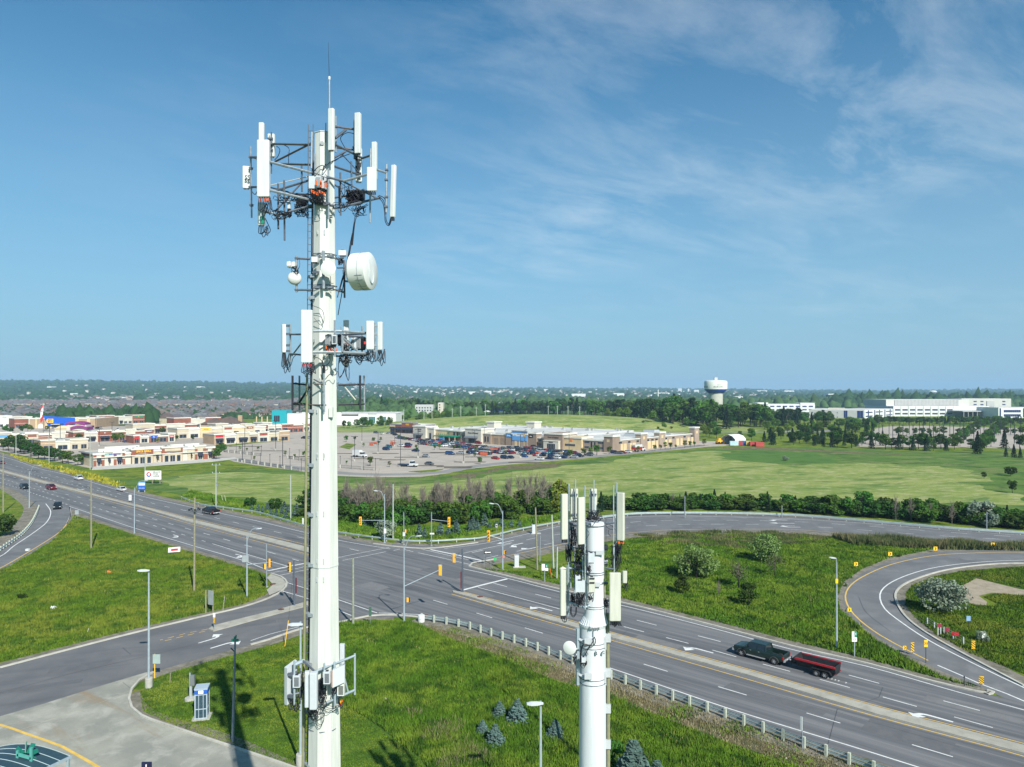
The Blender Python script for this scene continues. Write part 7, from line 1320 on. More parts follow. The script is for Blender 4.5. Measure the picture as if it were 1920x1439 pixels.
plain_pole('utility_pole','slim wooden pole with a cable coil at the near side of the junction','utility pole',662,1173,662,1047,.17,.13,M('green_grey_wood',(.24,.26,.20),.9,var=.25,scale=5))
plain_pole('utility_pole','leaning wooden pole beside the white cabinet at the far corner','utility pole',1007.5,1069,1004,952,.17,.12);plain_pole('utility_pole','brownish pole with a transformer box left of the shorter tower','utility pole',1038,1069,1034.7,966,.16,.12,M('pale_pole',(.36,.40,.36),.8,var=.15));plain_pole('utility_pole','short pale pole nearest the shorter tower on its left','utility pole',1044,1086,1045,1026,.13,.11,M('pale_pole',(.36,.40,.36),.8));plain_pole('utility_pole','thin grey pole with equipment between the two taller poles','utility pole',1012,1053,1013,1005,.12,.09,GALV)
plain_pole('utility_pole','wooden pole behind the shorter tower at the edge of the verge','utility pole',1133,1462,1133,1100,.14,.10)
for px,by,ty,m_,lb in((1091+193,972,930,DARK,'dark topped marker pole behind the slip road guardrail'),(1466,971,948,DARK,'small dark post behind the slip road guardrail'),(1850,992,960,DARK,'dark post below the silver tree at the slip road')):plain_pole('marker_pole',lb,'pole',px,by,px,ty,.12,.10,GALV)
# wires
WIRE=M('overhead_wire',(.03,.03,.035),.6,var=0)
def wire(name,label,pts):
 b=MB();b.tube(pts,.022,4,WIRE);o=b.build(name);tag(o,label,'wire')
a1,a2=W(404,905,at(405,952).y),W(545,935,at(545,975).y);wire('overhead_wire','black wire sagging across the green field from the cross arm pole',catenary(W(270,868,at(272,904).y),a1,.8));wire('overhead_wire','black wire running down past the blue spruces',catenary(a1,a2,.5));wire('overhead_wire','black wire from the spruces toward the junction hedge',catenary(a2,W(737,940,at(737,1011).y),.8))
# signal posts
def post(label,px,by,tx,ty,m=GALV,r=.11,lower=None):
 o=at(px,by);T=thing('signal_pole',label,'signal pole',o);e=px_at(o,tx,ty);b=MB();b.tube([(0,0,0),e*.5,e],[r,r*.95,r*.9],9,m)
 if lower:b.tube([(0,0,0),e*lower],[r*1.15,r*1.1],9,WOOD)
 b.build('pole',parent=T);b=MB();b.box(-.22,.22,-.22,.22,0,.05,CONC);b.build('base',parent=T);return T,o,e
T,o,e=post('signal pole with dark wooden lower half at the left corner of the junction',481,1101,499.5-18.5-.5,1020);T.location=at(500,1101);o=T.location.copy();add_signal(T,o,505,1056,math.pi*.2,1.3,None,plate=False);add_signal(T,o,497,1062,math.pi*1.1,.8,None,plate=False)
bpy.data.objects.remove(T.children[0])if False else None
T,o,e=post('dark signal pole on the narrow median with a red banner',552,1137,551,1052,GALVD,.13);add_signal(T,o,543,1064,math.pi*1.25,1.35,HZ(1058,o.y),plate=False);b=MB();p=px_at(o,555,1098,-.1);b.box(p.x-.1,p.x+.12,p.y-.02,p.y+.02,p.z-1.1,p.z+1.1,M('dark_red_banner',(.10,.02,.025),.7));b.build('banner',parent=T)
T,o,e=post('plain signal post with a small orange lamp behind the junction guardrail',757,1022,757,961);add_signal(T,o,760.5,996,.2,.6,None,plate=False);small_sign(T,o,757.5,1002,.5,.8,M('pale_sign',(.5,.52,.55),.6))
T,o,e=post('signal pole with a right arm and a yellow signal behind the guardrail',809,1024,809,961);add_signal(T,o,842,979,-math.pi/2,1.75,HZ(974.5,o.y));small_sign(T,o,810,1001,.9,.3,WHITE)
T,o,e=post('dark pole at the stop line on the median with a maroon banner',868,1111.6,867,1029,GALVD,.13);add_signal(T,o,851,1047,math.pi*.45,1.3,HZ(1036,o.y),back=False,dy=1.0);b=MB();p=px_at(o,864.5,1088,-.1);b.box(p.x-.1,p.x+.1,p.y-.02,p.y+.02,p.z-1.3,p.z+1.3,M('dark_red_banner',(.10,.02,.025),.7));b.build('banner',parent=T)
# signs on posts
def sign_on_post(name,label,px,by,plates,ph=None,r=.04,m=GALV,posts=1,pw=.0,cat='road sign',rz=0.0):
 o=at(px,by);T=thing(name,label,cat,o,0);top=0
 for pl in plates:
  cx0,cy0,w_,h_,mm=pl[:5];s=small_sign(T,o,cx0,cy0,w_,h_,mm,-.08,txt=pl[5]if len(pl)>5 else None,tm=pl[6]if len(pl)>6 else SIGND,sz=pl[7]if len(pl)>7 else .55,rz=rz);top=max(top,s.location.z+h_/2);xx=s.location.x
  if len(pl)>8:pl[8](s,w_,h_)
 b=MB()
 for k in range(posts):x=(k-(posts-1)/2)*pw;b.tube([(x,0,0),(x,0,top)],r,6,m)
 b.build('post',parent=T);return T
def chev(flip=1):
 def f(s,w_,h_):
  b=MB();P=[(-.5,.75),(-.05,.75),(.5,0),(-.05,-.75),(-.5,-.75),(.02,0)];b.add([(x*w_/2*1.1*flip,-.02,z*h_/2)for x,z in P],[(0,5,2,1)if flip>0 else(1,2,5,0),(5,4,3,2)if flip>0 else(2,3,4,5)],BLK);b.build('arrow',parent=s)
 return f
def stripes(s,w_,h_):
 b=MB()
 for k in range(-1,4):z=-h_/2+h_*(k+.2)/3.6;P=[(-w_/2,z+w_*.45),(-w_/2,z+w_*.45+h_*.13),(w_/2,z+h_*.13-w_*.35),(w_/2,z-w_*.35)];P=[(x,min(h_/2,max(-h_/2,q)))for x,q in P];b.add([(x,-.02,q)for x,q in P],[(3,2,1,0)],BLK)
 b.build('stripe',parent=s)
for i,(px,cy0,by,lb)in enumerate(((1605,1058,1068,'left upper'),(1669,1039,1047,'second from left, upper'),(1754,1029,1036,'third, upper'),(1861.6,1021.6,1030,'farthest right, upper'),(1592.6,1143.6,1153,'left lower'),(1696.6,1215,1225,'lowest'))):
 q=at(px,by).y/F;sign_on_post('chevron_sign','yellow chevron sign outside the loop ramp, '+lb,px,by,[(px,cy0,7*q,7*q,YELS,None,None,0,chev())])
for px,cy0,by,w_,h_,lb,rz in((1711,1214,1228,6,18,'yellow and black striped marker beside the lowest chevron',0),(1825,1210,1220,7,16,'striped marker at the inner kerb of the loop ramp',0),(1840,1276,1289,8,15,'striped marker at the tip of the grass wedge',-.3)):
 q=at(px,by).y/F;sign_on_post('hazard_marker',lb,px,by,[(px,cy0,w_*q,h_*q,YELS,None,None,0,stripes)],rz=rz)
q=at(1736,1243).y/F;sign_on_post('advisory_sign','yellow speed advisory sign on a tall dark post by the loop ramp',1736,1243,[(1736,1207,6.5*q,13*q,YELS,'30',BLK,.5)],m=DARK)
def lease(s,w_,h_):pass
q=at(1022,1090).y/F;T=sign_on_post('direction_sign','white and green route sign with black arrows near the pole group',1021,1091,[(1018.5,1064,5.5*q,12*q,SIGNW,'P',SIGND,.3),(1025,1062,5.5*q,7*q,GREEN,'E',SIGNW,.6),(1025,1068,5.5*q,5*q,SIGNW,'<',BLK,.8)],r=.05,m=LAMPG)
q=at(1602,1230).y/F;sign_on_post('direction_sign','white and green route sign on a post right of the trailer',1602,1231,[(1599.5,1190,4.6*q,11*q,SIGNW,'P',SIGND,.4),(1604.5,1189,4.6*q,10*q,GREEN,'E',SIGNW,.5),(1602,1199.5,9.4*q,8*q,SIGNW,'< <',BLK,.6)],r=.07,m=LAMPG)
q=at(915,1062).y/F
def oneway(s,w_,h_):b=MB();P=[(-.45,0),(-.2,.35),(-.2,.15),(.42,.15),(.42,-.15),(-.2,-.15),(-.2,-.35)];b.add([(x*w_,-.02,z*h_)for x,z in P],[(6,5,4,3,2,1,0)],SIGNW);b.build('arrow',parent=s)
T=sign_on_post('one_way_sign','black one way sign with a white arrow on two posts at the far corner',914,1062,[(914.5,1036,13.5*q,5*q,BLK,None,None,0,oneway)],posts=2,pw=1.2,rz=.15)
q=at(1005,1000).y/F;sign_on_post('parking_sign','small red and white sign behind the guardrail near the far lamp',931,1000,[(931,986,3.2*q,6*q,SIGNW),(931,986,2.2*q,4*q,RED)],r=.03);sign_on_post('marker_sign','bright green marker sign low in the grass by the far corner',928,1056,[(928,1048.5,.5,.5,M('bright_green',(.02,.45,.12),.5))],r=.03)
sign_on_post('street_sign','green street sign seen edge on at the near corner',694,1173,[(694,1147,.35,1.2,M('dark_green_back',(.05,.12,.08),.6))],r=.03);sign_on_post('road_sign','tall narrow white sign at the near guardrail bottom right',1504,1407,[(1502.5,1357,.18,1.15,SIGNW)],r=.045,rz=-.9)
sign_on_post('road_sign','small white sign on the highway median at the left',245,942,[(244,933.5,.8,1.6,WHITE,'^',BLK,.4)],r=.05);sign_on_post('gore_sign','grey backed sign at the grass tip between ramp and highway',144,975,[(144,961,.9,1.0,SIGNB)],posts=2,pw=.5)
sign_on_post('road_sign','grey sign back on two wooden posts beside the side road',392.5,1150,[(395,1121,1.0,2.0,SIGNB)],r=.09,m=WOOD,posts=2,pw=1.0,rz=-.5);T,o_,e_=plain_pole('marker_post','short leaning wooden post beside the grey sign back','post',417.5,1147,421.5,1118,.08,.06);
q=at(401,1181).y/F;sign_on_post('median_sign','keep right sign over a striped marker at the median nose',401.5,1182,[(401.5,1154,4*q,8*q,SIGNW,'/',BLK,.6),(401.5,1164,3*q,9*q,YELS,None,None,0,stripes)])
sign_on_post('road_sign','pale square sign leaning by the lamp with the concrete base',290,1272,[(293.5,1236,.8,1.0,M('pale_back',(.30,.38,.36),.6))],r=.05,m=YELS);b=MB();b.bar((0,0,0),(.45,0,3.2),.07,.07,YELS);x,y=G(534,1213);T=thing('guy_marker','bright yellow guy wire marker leaning on the grass left of the tall tower','marker',(x,y,0));b.build('sleeve',parent=T)
b=MB();b.tube([(.45,0,3.2),(1.0,0,9)],.012,4,WIRE);b.build('guy_wire',parent=T)
for px,by,h_,lb in((1415,1140,1,''),):pass
for px,by,tx,ty,lb in((418.5,943,415.5,929,'left of the two pale stakes by the guardrail'),(424,943,421,929,'right of the two pale stakes by the guardrail'),(318.5,1281,320,1262,'thin dark stake in the weeds near the side road'),(1035,1085,1031,1066,'orange stake leaning left of the shorter tower'),(164,1187,166,1179,'thin pale stake in the left grass')):
 o_=at(px,by);T=thing('stake',lb,'stake',o_);b=MB();e=px_at(o_,tx,ty);b.tube([(0,0,0),e],.05,5,M('pale_stake',(.5,.5,.4),.8)if 'pale' in lb else(ORANGE if 'orange' in lb else WOOD));b.build('shaft',parent=T)
# billboards
o_=at(287,907);q=o_.y/F;T=thing('billboard','white SPACE FOR LEASE billboard with a red and blue round logo beside the highway','billboard',o_,math.radians(2));w_,z0,z1=30*q,HZ(899.5,o_.y),HZ(883,o_.y);b=MB();b.box(-w_/2,w_/2,-.1,.1,z0,z1,SIGNW);bb=b.build('board',parent=T);b=MB()
for x in(-w_*.05,w_*.42):b.bar((x,.15,0),(x,.15,z1),.25,.25,WOOD);b.bar((x+.1,1.8,0),(x,.2,z1*.8),.15,.15,WOOD)
b.build('post',parent=T)
for i,t_ in enumerate(('SPACE','FOR','LEASE')):text_mesh(t_,(z1-z0)*.27,BLK,bb,(w_*.22+(0 if i!=1 else-w_*.05),-.12,z1-(z1-z0)*(.18+.22*i)),RX,depth=.01,bold=.015)
text_mesh('www.spaceforlease.com',(z1-z0)*.11,BLK,bb,(0,-.12,z0+(z1-z0)*.1),RX,depth=.01);b=MB();cc=Vector((-w_*.25,-.12,z0+(z1-z0)*.58));r_=(z1-z0)*.28
for a0,a1,m_ in((60,190,RED),(190,300,BLUE),(-60,40,RED)):
 for k in range(10):t0,t1=R(a0+(a1-a0)*k/10),R(a0+(a1-a0)*(k+1)/10);b.add([cc+Vector((rr*math.cos(t),0,rr*math.sin(t)))for rr,t in((r_*.5,t0),(r_,t0),(r_,t1),(r_*.5,t1))],[(0,1,2,3)],m_)
b.build('logo',parent=bb)
o_=at(266,923);q=o_.y/F;T=thing('roadside_sign','blue and white real estate sign on posts just before the white billboard','sign',o_);z0,z1=HZ(919.5,o_.y),HZ(904,o_.y);b=MB();b.box(-6.5*q,6.5*q,-.08,.08,z0+(z1-z0)*.5,z1,LBLUE);b.box(-6.5*q,6.5*q,-.08,.08,z0,z0+(z1-z0)*.499,BLUE);b.box(-5.5*q,5.5*q,-.1,-.081,z0+(z1-z0)*.6,z1-.3,SIGNW);bb=b.build('board',parent=T);text_mesh('Cushman',(z1-z0)*.16,BLUE,bb,(0,-.11,z0+(z1-z0)*.75),RX,depth=.005);text_mesh('FOR LEASE',(z1-z0)*.15,SIGNW,bb,(0,-.1,z0+(z1-z0)*.25),RX,depth=.005);b=MB();b.bar((-5.5*q,0,0),(-5.5*q,0,z0),.12,.12,WHITE);b.bar((5.5*q,0,0),(5.5*q,0,z0),.12,.12,WHITE);b.build('post',parent=T)
# fallen yard sign, debris
o_=at(327,1038);T=thing('yard_sign','fallen white and red yard sign lying in the grass beside the highway','sign',o_,.4);b=MB();b.hexa([(-1.1,0,.25),(1.0,0,.25),(1.0,.05,.25),(-1.1,.05,.25),(-1.1,.9,1.0),(1.0,.9,1.0),(1.0,.95,.98),(-1.1,.95,.98)],WHITE);b.build('board',parent=T);b=MB();b.hexa([(-.6,.2,.45),(.6,.2,.45),(.6,.24,.44),(-.6,.24,.44),(-.6,.6,.8),(.6,.6,.8),(.6,.64,.79),(-.6,.64,.79)],RED);b.build('panel',parent=T);b=MB();b.bar((-.8,.1,0),(-.8,.5,.5),.05,.05,GREYB);b.bar((.8,.1,0),(.8,.5,.5),.05,.05,GREYB);b.build('leg',parent=T)
for px,py,m_,s,nm,lb,ct in((206,1075,ORANGE,.35,'traffic_cone','orange cone lying alone in the left field','cone'),(100,1142,WHITE,.6,'plastic_sheet','crumpled white plastic lying in the dark grass','litter'),(724,1314,M('pale_stone',(.35,.32,.26),.9),.35,'stone','pale stone in the foreground grass right of the tower','stone'),(52,1033,WHITE,.25,'box','small pale box on the ramp edge at the left','litter'),(1475,1423,M('pale_stone',(.35,.32,.26),.9),.14,'stone','tiny white stone below the guardrail','stone')):
 o_=at(px,py);b=MB()
 if nm=='traffic_cone':b.cyl((-.4,0,.2),(.4,0,.16),.26,.05,10,m_);b.box(-.46,-.4,-.25,.25,.02,.45,BLK)
 elif nm=='box':b.box(-.3,.3,-.25,.25,0,.35,m_);b.box(-.33,.33,-.28,.28,.3,.37,m_)
 else:
  r_=random.Random(int(px));P=[(s*math.cos(a)*r_.uniform(.6,1.3),s*math.sin(a)*r_.uniform(.5,1),0)for a in[k*.785 for k in range(8)]];P2=[(x*.55,y*.55,s*r_.uniform(.4,.9))for x,y,z in P];b.add(P+P2,[(i,(i+1)%8,8+(i+1)%8,8+i)for i in range(8)]+[tuple(range(8,16))],m_)
 tag(b.build(nm,loc=o_),lb,ct)
# utility cabinet
for px,by,w_,h_,lb in((968.5,1064,.75,2.1,'white utility cabinet standing on the grass at the far corner'),(1000.5,1001,.7,1.9,'small white cabinet by the slip road guardrail')):
 o_=at(px,by);T=thing('utility_cabinet',lb,'cabinet',o_,.1);b=MB();b.box(-w_/2,w_/2,-.3,.3,.12,h_,WHITE);b.box(-w_/2-.04,w_/2+.04,-.34,.34,h_,h_+.06,LGREY);b.build('case',parent=T);b=MB();b.box(-w_/2-.25,w_/2+1.2,-.6,.5,0,.12,CONC);b.build('plinth',parent=T);b=MB();b.box(-w_/2+.06,w_/2-.06,-.33,-.301,.3,h_-.15,LGREY);b.build('door',parent=T)
# pale pipes by the guardrail behind the tower
for i,px in enumerate((568,572)):o_=at(px,985);T=thing('bollard',('left','right')[i]+' white bollard beside the guardrail just left of the tall tower','bollard',o_);b=MB();b.lathe([(.18,0),(.18,1.5),(.1,1.62),(.01,1.66)],n=12,m=WHITE);b.build('post',parent=T)
# guardrails
GR=M('galvanised_rail',(.38,.46,.46),.5,.35,var=.15,scale=1.5);GPOST=M('pale_wood_post',(.40,.43,.35),.9,var=.2,scale=4)
def guardrail(label,pts,spacing,ph=.85,pw=.2,rails=(.62,),side=1,hh=.16,postm=GPOST,wave=True,postw=None):
 P=CV(pts,1.0);L=along(P,.3,spacing);T=thing('guardrail',label,'guardrail',(L[0][0].x,L[0][0].y,0));o_=Vector((L[0][0].x,L[0][0].y,0))
 for i,(p,a)in enumerate(L[:98]):
  b=MB();x,y=p.x-o_.x,p.y-o_.y;b.box(x-pw/2,x+pw/2,y-pw/2,y+pw/2,0,ph,postm,rz=a,c=(x,y));b.build('post',parent=T)
 if len(L)>98:
  b=MB()
  for p,a in L[98:]:x,y=p.x-o_.x,p.y-o_.y;b.box(x-pw/2,x+pw/2,y-pw/2,y+pw/2,0,ph,postm,rz=a,c=(x,y))
  b.build('post',parent=T)['kind']='stuff'
 nrm=[];V=[];Fc=[];b=MB();prof=[(-hh,.0),(-hh*.75,.05),(-hh*.4,.06),(0,.0),(hh*.4,.06),(hh*.75,.05),(hh,.0)]
 for zc in rails:
  V=[];
  for i,p in enumerate(P):
   d=(P[min(i+1,len(P)-1)]-P[max(i-1,0)]).normalized();n_=Vector((-d.y,d.x))*side
   for z,off in prof:q_=p+n_*(pw/2+.02+off);V.append((q_.x-o_.x,q_.y-o_.y,zc+z))
   for z,off in prof[::-1]:q_=p+n_*(pw/2+.005+off);V.append((q_.x-o_.x,q_.y-o_.y,zc+z))
  k=14;b.add(V,[(i*k+j,i*k+(j+1)%k,(i+1)*k+(j+1)%k,(i+1)*k+j)for i in range(len(P)-1)for j in range(k)],GR)
 b.build('rail',parent=T);return T
guardrail('near guardrail with pale square posts along the highway, nearest to the viewer',[(787,1164),(835,1171),(875,1179),(920,1193),(990,1214),(1043,1234),(1080,1248),(1165,1281),(1250,1310),(1340,1341),(1430,1374),(1520,1408),(1600,1437),(1700,1472),(1760,1494)],1.9,1.0,.22,(.74,.44),side=1,hh=.10)
guardrail('guardrail along the far side of the highway left of the tall tower',[(340,936),(380,950),(430,957),(480,964),(530,978),(572,990),(637,1003),(705,1013),(760,1019),(805,1020),(860,1017),(899,1014),(974,997),(1050,983)],3.8,.8,.16,(.6,),side=-1)
guardrail('long curving guardrail outside the slip road on the right',[(1056,982),(1138,973),(1182,968),(1260,966),(1390,967),(1500,971),(1625,981),(1783,995),(1920,1004),(2050,1013)],3.8,.85,.16,(.5,.72),side=-1,hh=.13)
guardrail('guardrail with pale posts on the bend of the left ramp',[(73,953),(67,968),(57,986),(38,1007),(16,1023),(0,1034),(-30,1055)],1.9,.9,.22,(.55,),side=1)
o_=at(790,1166);T=thing('crash_barrel','round white end barrel at the start of the near guardrail','barrel',o_);b=MB();b.lathe([(.45,0),(.47,.4),(.45,.85),(.43,.9),(.02,.92)],n=18,m=WHITE);b.build('body',parent=T,smooth=True);b=MB();b.lathe([(.48,.42),(.48,.52)],n=18,m=LGREY);b.build('band',parent=T)
# fence with signs inside the loop
o_=at(1738,1171);T=thing('wire_fence','white post and wire fence inside the loop ramp','fence',o_);FP=CV([(1738,1171),(1751,1180),(1765,1187),(1780,1196),(1797,1204),(1809,1211),(1822,1218)],1)
prev=None
for i,(p,a)in enumerate(along(FP,0.1,1.9)):
 x,y=p.x-o_.x,p.y-o_.y;b=MB();b.box(x-.06,x+.06,y-.06,y+.06,0,.95,GREYB);b.build('post',parent=T)
 if prev:
  b=MB()
  for z in(.35,.7,.98):b.bar((prev[0],prev[1],z),(x,y,z),.025,.025,GALV)
  b.build('wire',parent=T)
 prev=(x,y)
q=at(1776,1196).y/F;sign_on_post('no_entry_sign','round dark red no entry sign on the fence inside the loop',1776,1193,[(1776,1181,.6,.6,M('dark_red_round',(.22,.03,.05),.6))]);sign_on_post('wrong_way_sign','red wrong way board on the fence inside the loop',1791,1200,[(1791.5,1189,.75,.42,RED)],rz=-.4);T=sign_on_post('striped_board','dark red striped board on white posts at the inner kerb',1761,1192,[(1762,1173,.55,.45,M('dark_red_round',(.22,.03,.05),.6))],r=.07,m=WHITE,posts=2,pw=.35)
sign_on_post('route_sign','small pale blue sign on a dark post in the loop grass',1816,1178,[(1816,1160,.55,.65,M('pale_blue_sign',(.2,.34,.5),.6))],m=DARK);sign_on_post('delineator','dark delineator post near the tip of the grass wedge',1808,1287,[(1808,1270,.15,.2,DARK)],m=DARK);o_=at(1843,1204);T=thing('utility_box','white box on a post in front of the small silver shrub','box',o_);b=MB();b.box(-.2,.2,-.15,.15,.5,1.25,WHITE);b.build('case',parent=T);b=MB();b.bar((0,0,0),(0,0,.5),.08,.08,GALV);b.build('post',parent=T)
# telephone box and meter pedestal
PB_W=M('phone_box_frame',(.34,.41,.46),.4,var=.05);PB_B=M('phone_box_blue',(.02,.10,.42),.5,var=0)
o_=at(379,1345);T=thing('telephone_box','white framed glass telephone box with a blue top band on the grass','telephone box',o_,.22);w_,h_=.52,2.9
b=MB()
for x in(-w_,w_):
 for y in(-w_,w_):b.box(x-.05,x+.05,y-.05,y+.05,.05,h_,PB_W)
for z in(.08,.95,2.3):
 for s in(-1,1):b.box(-w_,w_,s*w_-.035,s*w_+.035,z,z+.08,PB_W);b.box(s*w_-.035,s*w_+.035,-w_,w_,z,z+.08,PB_W)
for x in(-.2,.2):b.box(x-.025,x+.025,-w_-.04,-w_+.02,.1,2.35,PB_W);b.box(-w_-.02,-w_+.02,x-.02,x+.02,.1,2.35,PB_W)
b.build('frame',parent=T);b=MB();b.box(-w_-.06,w_+.06,-w_-.06,w_+.06,2.42,2.8,PB_B);b.box(-.22,.22,-w_-.09,-w_-.061,2.46,2.76,SIGNW);b.box(-w_-.07,w_+.07,-w_-.07,w_+.07,2.8,2.9,PB_W);b.build('sign_band',parent=T);b=MB();b.box(-w_-.09,w_+.09,-w_-.09,w_+.09,2.9,2.97,M('phone_roof',(.33,.40,.46),.5));b.build('roof',parent=T)
b=MB();b.box(-.18,.2,.3,.5,1.1,1.9,DARK);b.box(-.1,.12,.25,.3,1.3,1.7,GREYB);b.build('telephone',parent=T);gm=bpy.data.materials.new('phone_glass');gm.use_nodes=True;gb=gm.node_tree.nodes['Principled BSDF'];gb.inputs['Base Color'].default_value=(.05,.10,.13,1);gb.inputs['Roughness'].default_value=.08;gb.inputs['Alpha'].default_value=.55
b=MB();b.box(-w_,w_,-w_-.01,-w_+.01,.15,2.3,gm);b.box(-w_,w_,w_-.01,w_+.01,.15,2.3,gm);b.box(-w_-.01,-w_+.01,-w_,w_,.15,2.3,gm);b.box(w_-.01,w_+.01,-w_,w_,.15,2.3,gm);b.build('glass',parent=T);b=MB();b.box(-.8,.8,-.8,.8,0,.08,CONC);b.build('plinth',parent=T)
o_=at(356,1313);T=thing('meter_pedestal','grey meter pedestal with a tall thin post behind the telephone box','pedestal',o_);b=MB();b.tube([(0,0,0),(0,0,HZ(1262,o_.y))],.07,8,LAMPG);b.build('post',parent=T);b=MB();b.box(.06,.5,-.15,.15,1.5,2.5,M('meter_grey',(.16,.18,.18),.5));b.box(.1,.2,-.1,.1,.1,1.5,GREYB);b.build('meter_box',parent=T);b=MB();b.lathe([(.5,0),(.48,.25),(.01,.26)],n=14,m=CONC);b.build('base',parent=T)
T,o_,e=plain_pole('sign_pole','dark grey pole with a green top plate on the lawn left of the tall tower','pole',436,1392,441,1196,.13,.08,M('blue_grey_pole',(.14,.18,.21),.5,.2,var=.1));b=MB();b.box(e.x-.35,e.x+.3,-.02,.02,e.z-.35,e.z-.1,GREEN);b.box(e.x-.02,e.x+.02,-.3,.3,e.z-.1,e.z+.15,GREEN);b.build('name_plate',parent=T);b=MB();b.bar((e.x,0,e.z-1.3),(e.x-.4,0,e.z-.9),.08,.08,DARK);b.build('lamp_stub',parent=T)
# filling station canopy (bottom left) and sign
def curve_roof():
 Y0=36;c0=W(133,1421,37.5);T=thing('shelter','curved blue grey ribbed shelter roof with white edge bars at the bottom left','shelter',(c0.x,c0.y,0));o_=Vector((c0.x,c0.y,0));zE=c0.z
 ax=Vector((-.40,-.92,0)).normalized();sp=Vector((-1,.06,0)).normalized() # length axis toward the viewer, span to the left
 RM=M('shelter_roof_sheet',(.030,.060,.080),.35,.1,var=.1,scale=2);b=MB();n=14;Wd,Ht,Ln=5.2,.62,8.0
 def P(t,l):return sp*(Wd*t)+ax*(Ln*l)+Vector((0,0,zE+Ht*math.sin(math.pi*(t*.96+.02))))
 for k in range(n):
  a,c=k/n,(k+1)/n;p=[P(a,0),P(c,0),P(c,1),P(a,1)];b.hexa([v-Vector((0,0,.06))for v in p]+p,RM)
 b.build('roof',parent=T);b=MB()
 for l in range(0,16):b.tube([P(k/n,l/15)+Vector((0,0,.03))for k in range(n+1)],.02,5,M('rib_white',(.30,.38,.40),.5))
 b.build('rib',parent=T);b=MB();b.bar(P(0,0),P(0,1),.12,.12,LAMPG);b.bar(P(1,0),P(1,1),.12,.12,LAMPG);b.build('edge_beam',parent=T)
 for t in(0,1):
  for l in(.02,.98):b=MB();p=P(t,l);b.bar(p,(p.x,p.y,0),.14,.14,LAMPG);b.build('leg',parent=T)
 return T,P,o_
T,Pf,o_=curve_roof();p=W(46,1413,36.5);gl_=thing('roof_ornament','turquoise cut out letter frame standing on the shelter roof','roof ornament',(p.x,p.y,p.z-.45));TG=M('turquoise_metal',(.01,.15,.11),.5,var=.15);b=MB()
for x0,z0,x1,z1 in((-.35,.4,.35,.2),(.35,-.1,.35,.75),(-.35,-.1,-.35,.6)):b.bar((x0,0,z0),(x1,0,z1),.12,.12,M('turquoise_light',(.08,.30,.26),.5))
b.build('letter',parent=gl_);b=MB()
for k in range(8):a=R(20+k*42);b.bar((.2*math.cos(a),.15,.3+.1*math.sin(a)),(.62*math.cos(a),.15+.1*(k%3),.35+.55*math.sin(a)),.05,.22,TG)
b.box(-.5,.45,-.2,.35,-.12,-.02,TG);b.build('spikes',parent=gl_)
o_=Vector(W(275,1446,44));T=thing('pump_sign','dark number 1 sign poking up at the bottom edge of the apron','sign',(o_.x,o_.y,0));b=MB();b.box(-.3,.3,-.05,.05,o_.z-.3,o_.z+.55,M('dark_blue_sign',(.015,.015,.05),.5));sg=b.build('board',parent=T);text_mesh('1',.5,SIGNW,sg,(0,-.07,o_.z+.25),RX);b=MB();b.bar((0,0,0),(0,0,o_.z-.3),.12,.12,GREYB);b.build('post',parent=T)
# car park lamps
CPL=[(751,875,806),(784,859,806),(869,869,823),(709,851,812),(740,837,802),(890,836,806),(908,835,802),(976,859,815),(984,843,812),(1067,850,809),(454.5,867,825),(459,850,803),(517,845,789),(530,878,825),(573.6,836,805),(665,865,819),(678.6,830,798),(93,835,795),(113,838,795),(186,837,805),(81,825,772),(210,826,792),(300,812,790)]
proto=None
for px,by,top in CPL:
 o_=at(px,by);h=HZ(top,o_.y)
 T=thing('car_park_lamp','tall dark lamp mast on a concrete foot in the retail car park','street lamp',o_,0,'dark lamp masts of the car park');b=MB();b.bar((0,0,.8),(0,0,h),.2,.2,DARK);b.build('pole',parent=T);b=MB();b.box(-.4,.4,-.4,.4,0,.9,CONC);b.build('concrete_base',parent=T);b=MB();b.box(-1.1,1.1,-.06,.06,h-.1,h+.05,DARK);b.box(-1.6,-.9,-.25,.25,h-.02,h+.15,DARK);b.box(.9,1.6,-.25,.25,h-.02,h+.15,DARK);b.build('lamp_head',parent=T)
fl=CV([(446,866),(480,870.5),(525,878),(565,884.5),(577,886)],1);fl2=CV([(638,878),(665,880),(708,883.5)],1);fl3=CV([(418,848),(445,851),(492,856)],1);fl4=CV([(540,860),(577,866)],1)
for fi,(P,lb)in enumerate(((fl,'black railing with stone piers along the front of the empty car park'),(fl2,'black railing with stone piers right of the tall tower'),(fl3,'black railing behind the access road of the empty car park'),(fl4,'short black railing by the planting bed left of the tall tower'))):
 o_=Vector((P[0].x,P[0].y,0));T=thing('railing',lb,'railing',o_);L=along(P,.1,6.0)
 for(p,a),(p2,a2)in zip(L,L[1:]):
  x,y,x2,y2=p.x-o_.x,p.y-o_.y,p2.x-o_.x,p2.y-o_.y;b=MB();b.box(x-.3,x+.3,y-.3,y+.3,0,1.5,CONC);b.build('pier',parent=T);b=MB();b.bar((x,y,1.2),(x2,y2,1.2),.08,.08,DARK);b.bar((x,y,.25),(x2,y2,.25),.08,.08,DARK)
  for k in range(1,10):xx,yy=x+(x2-x)*k/10,y+(y2-y)*k/10;b.bar((xx,yy,.25),(xx,yy,1.2),.05,.05,DARK)
  b.build('railing_panel',parent=T)
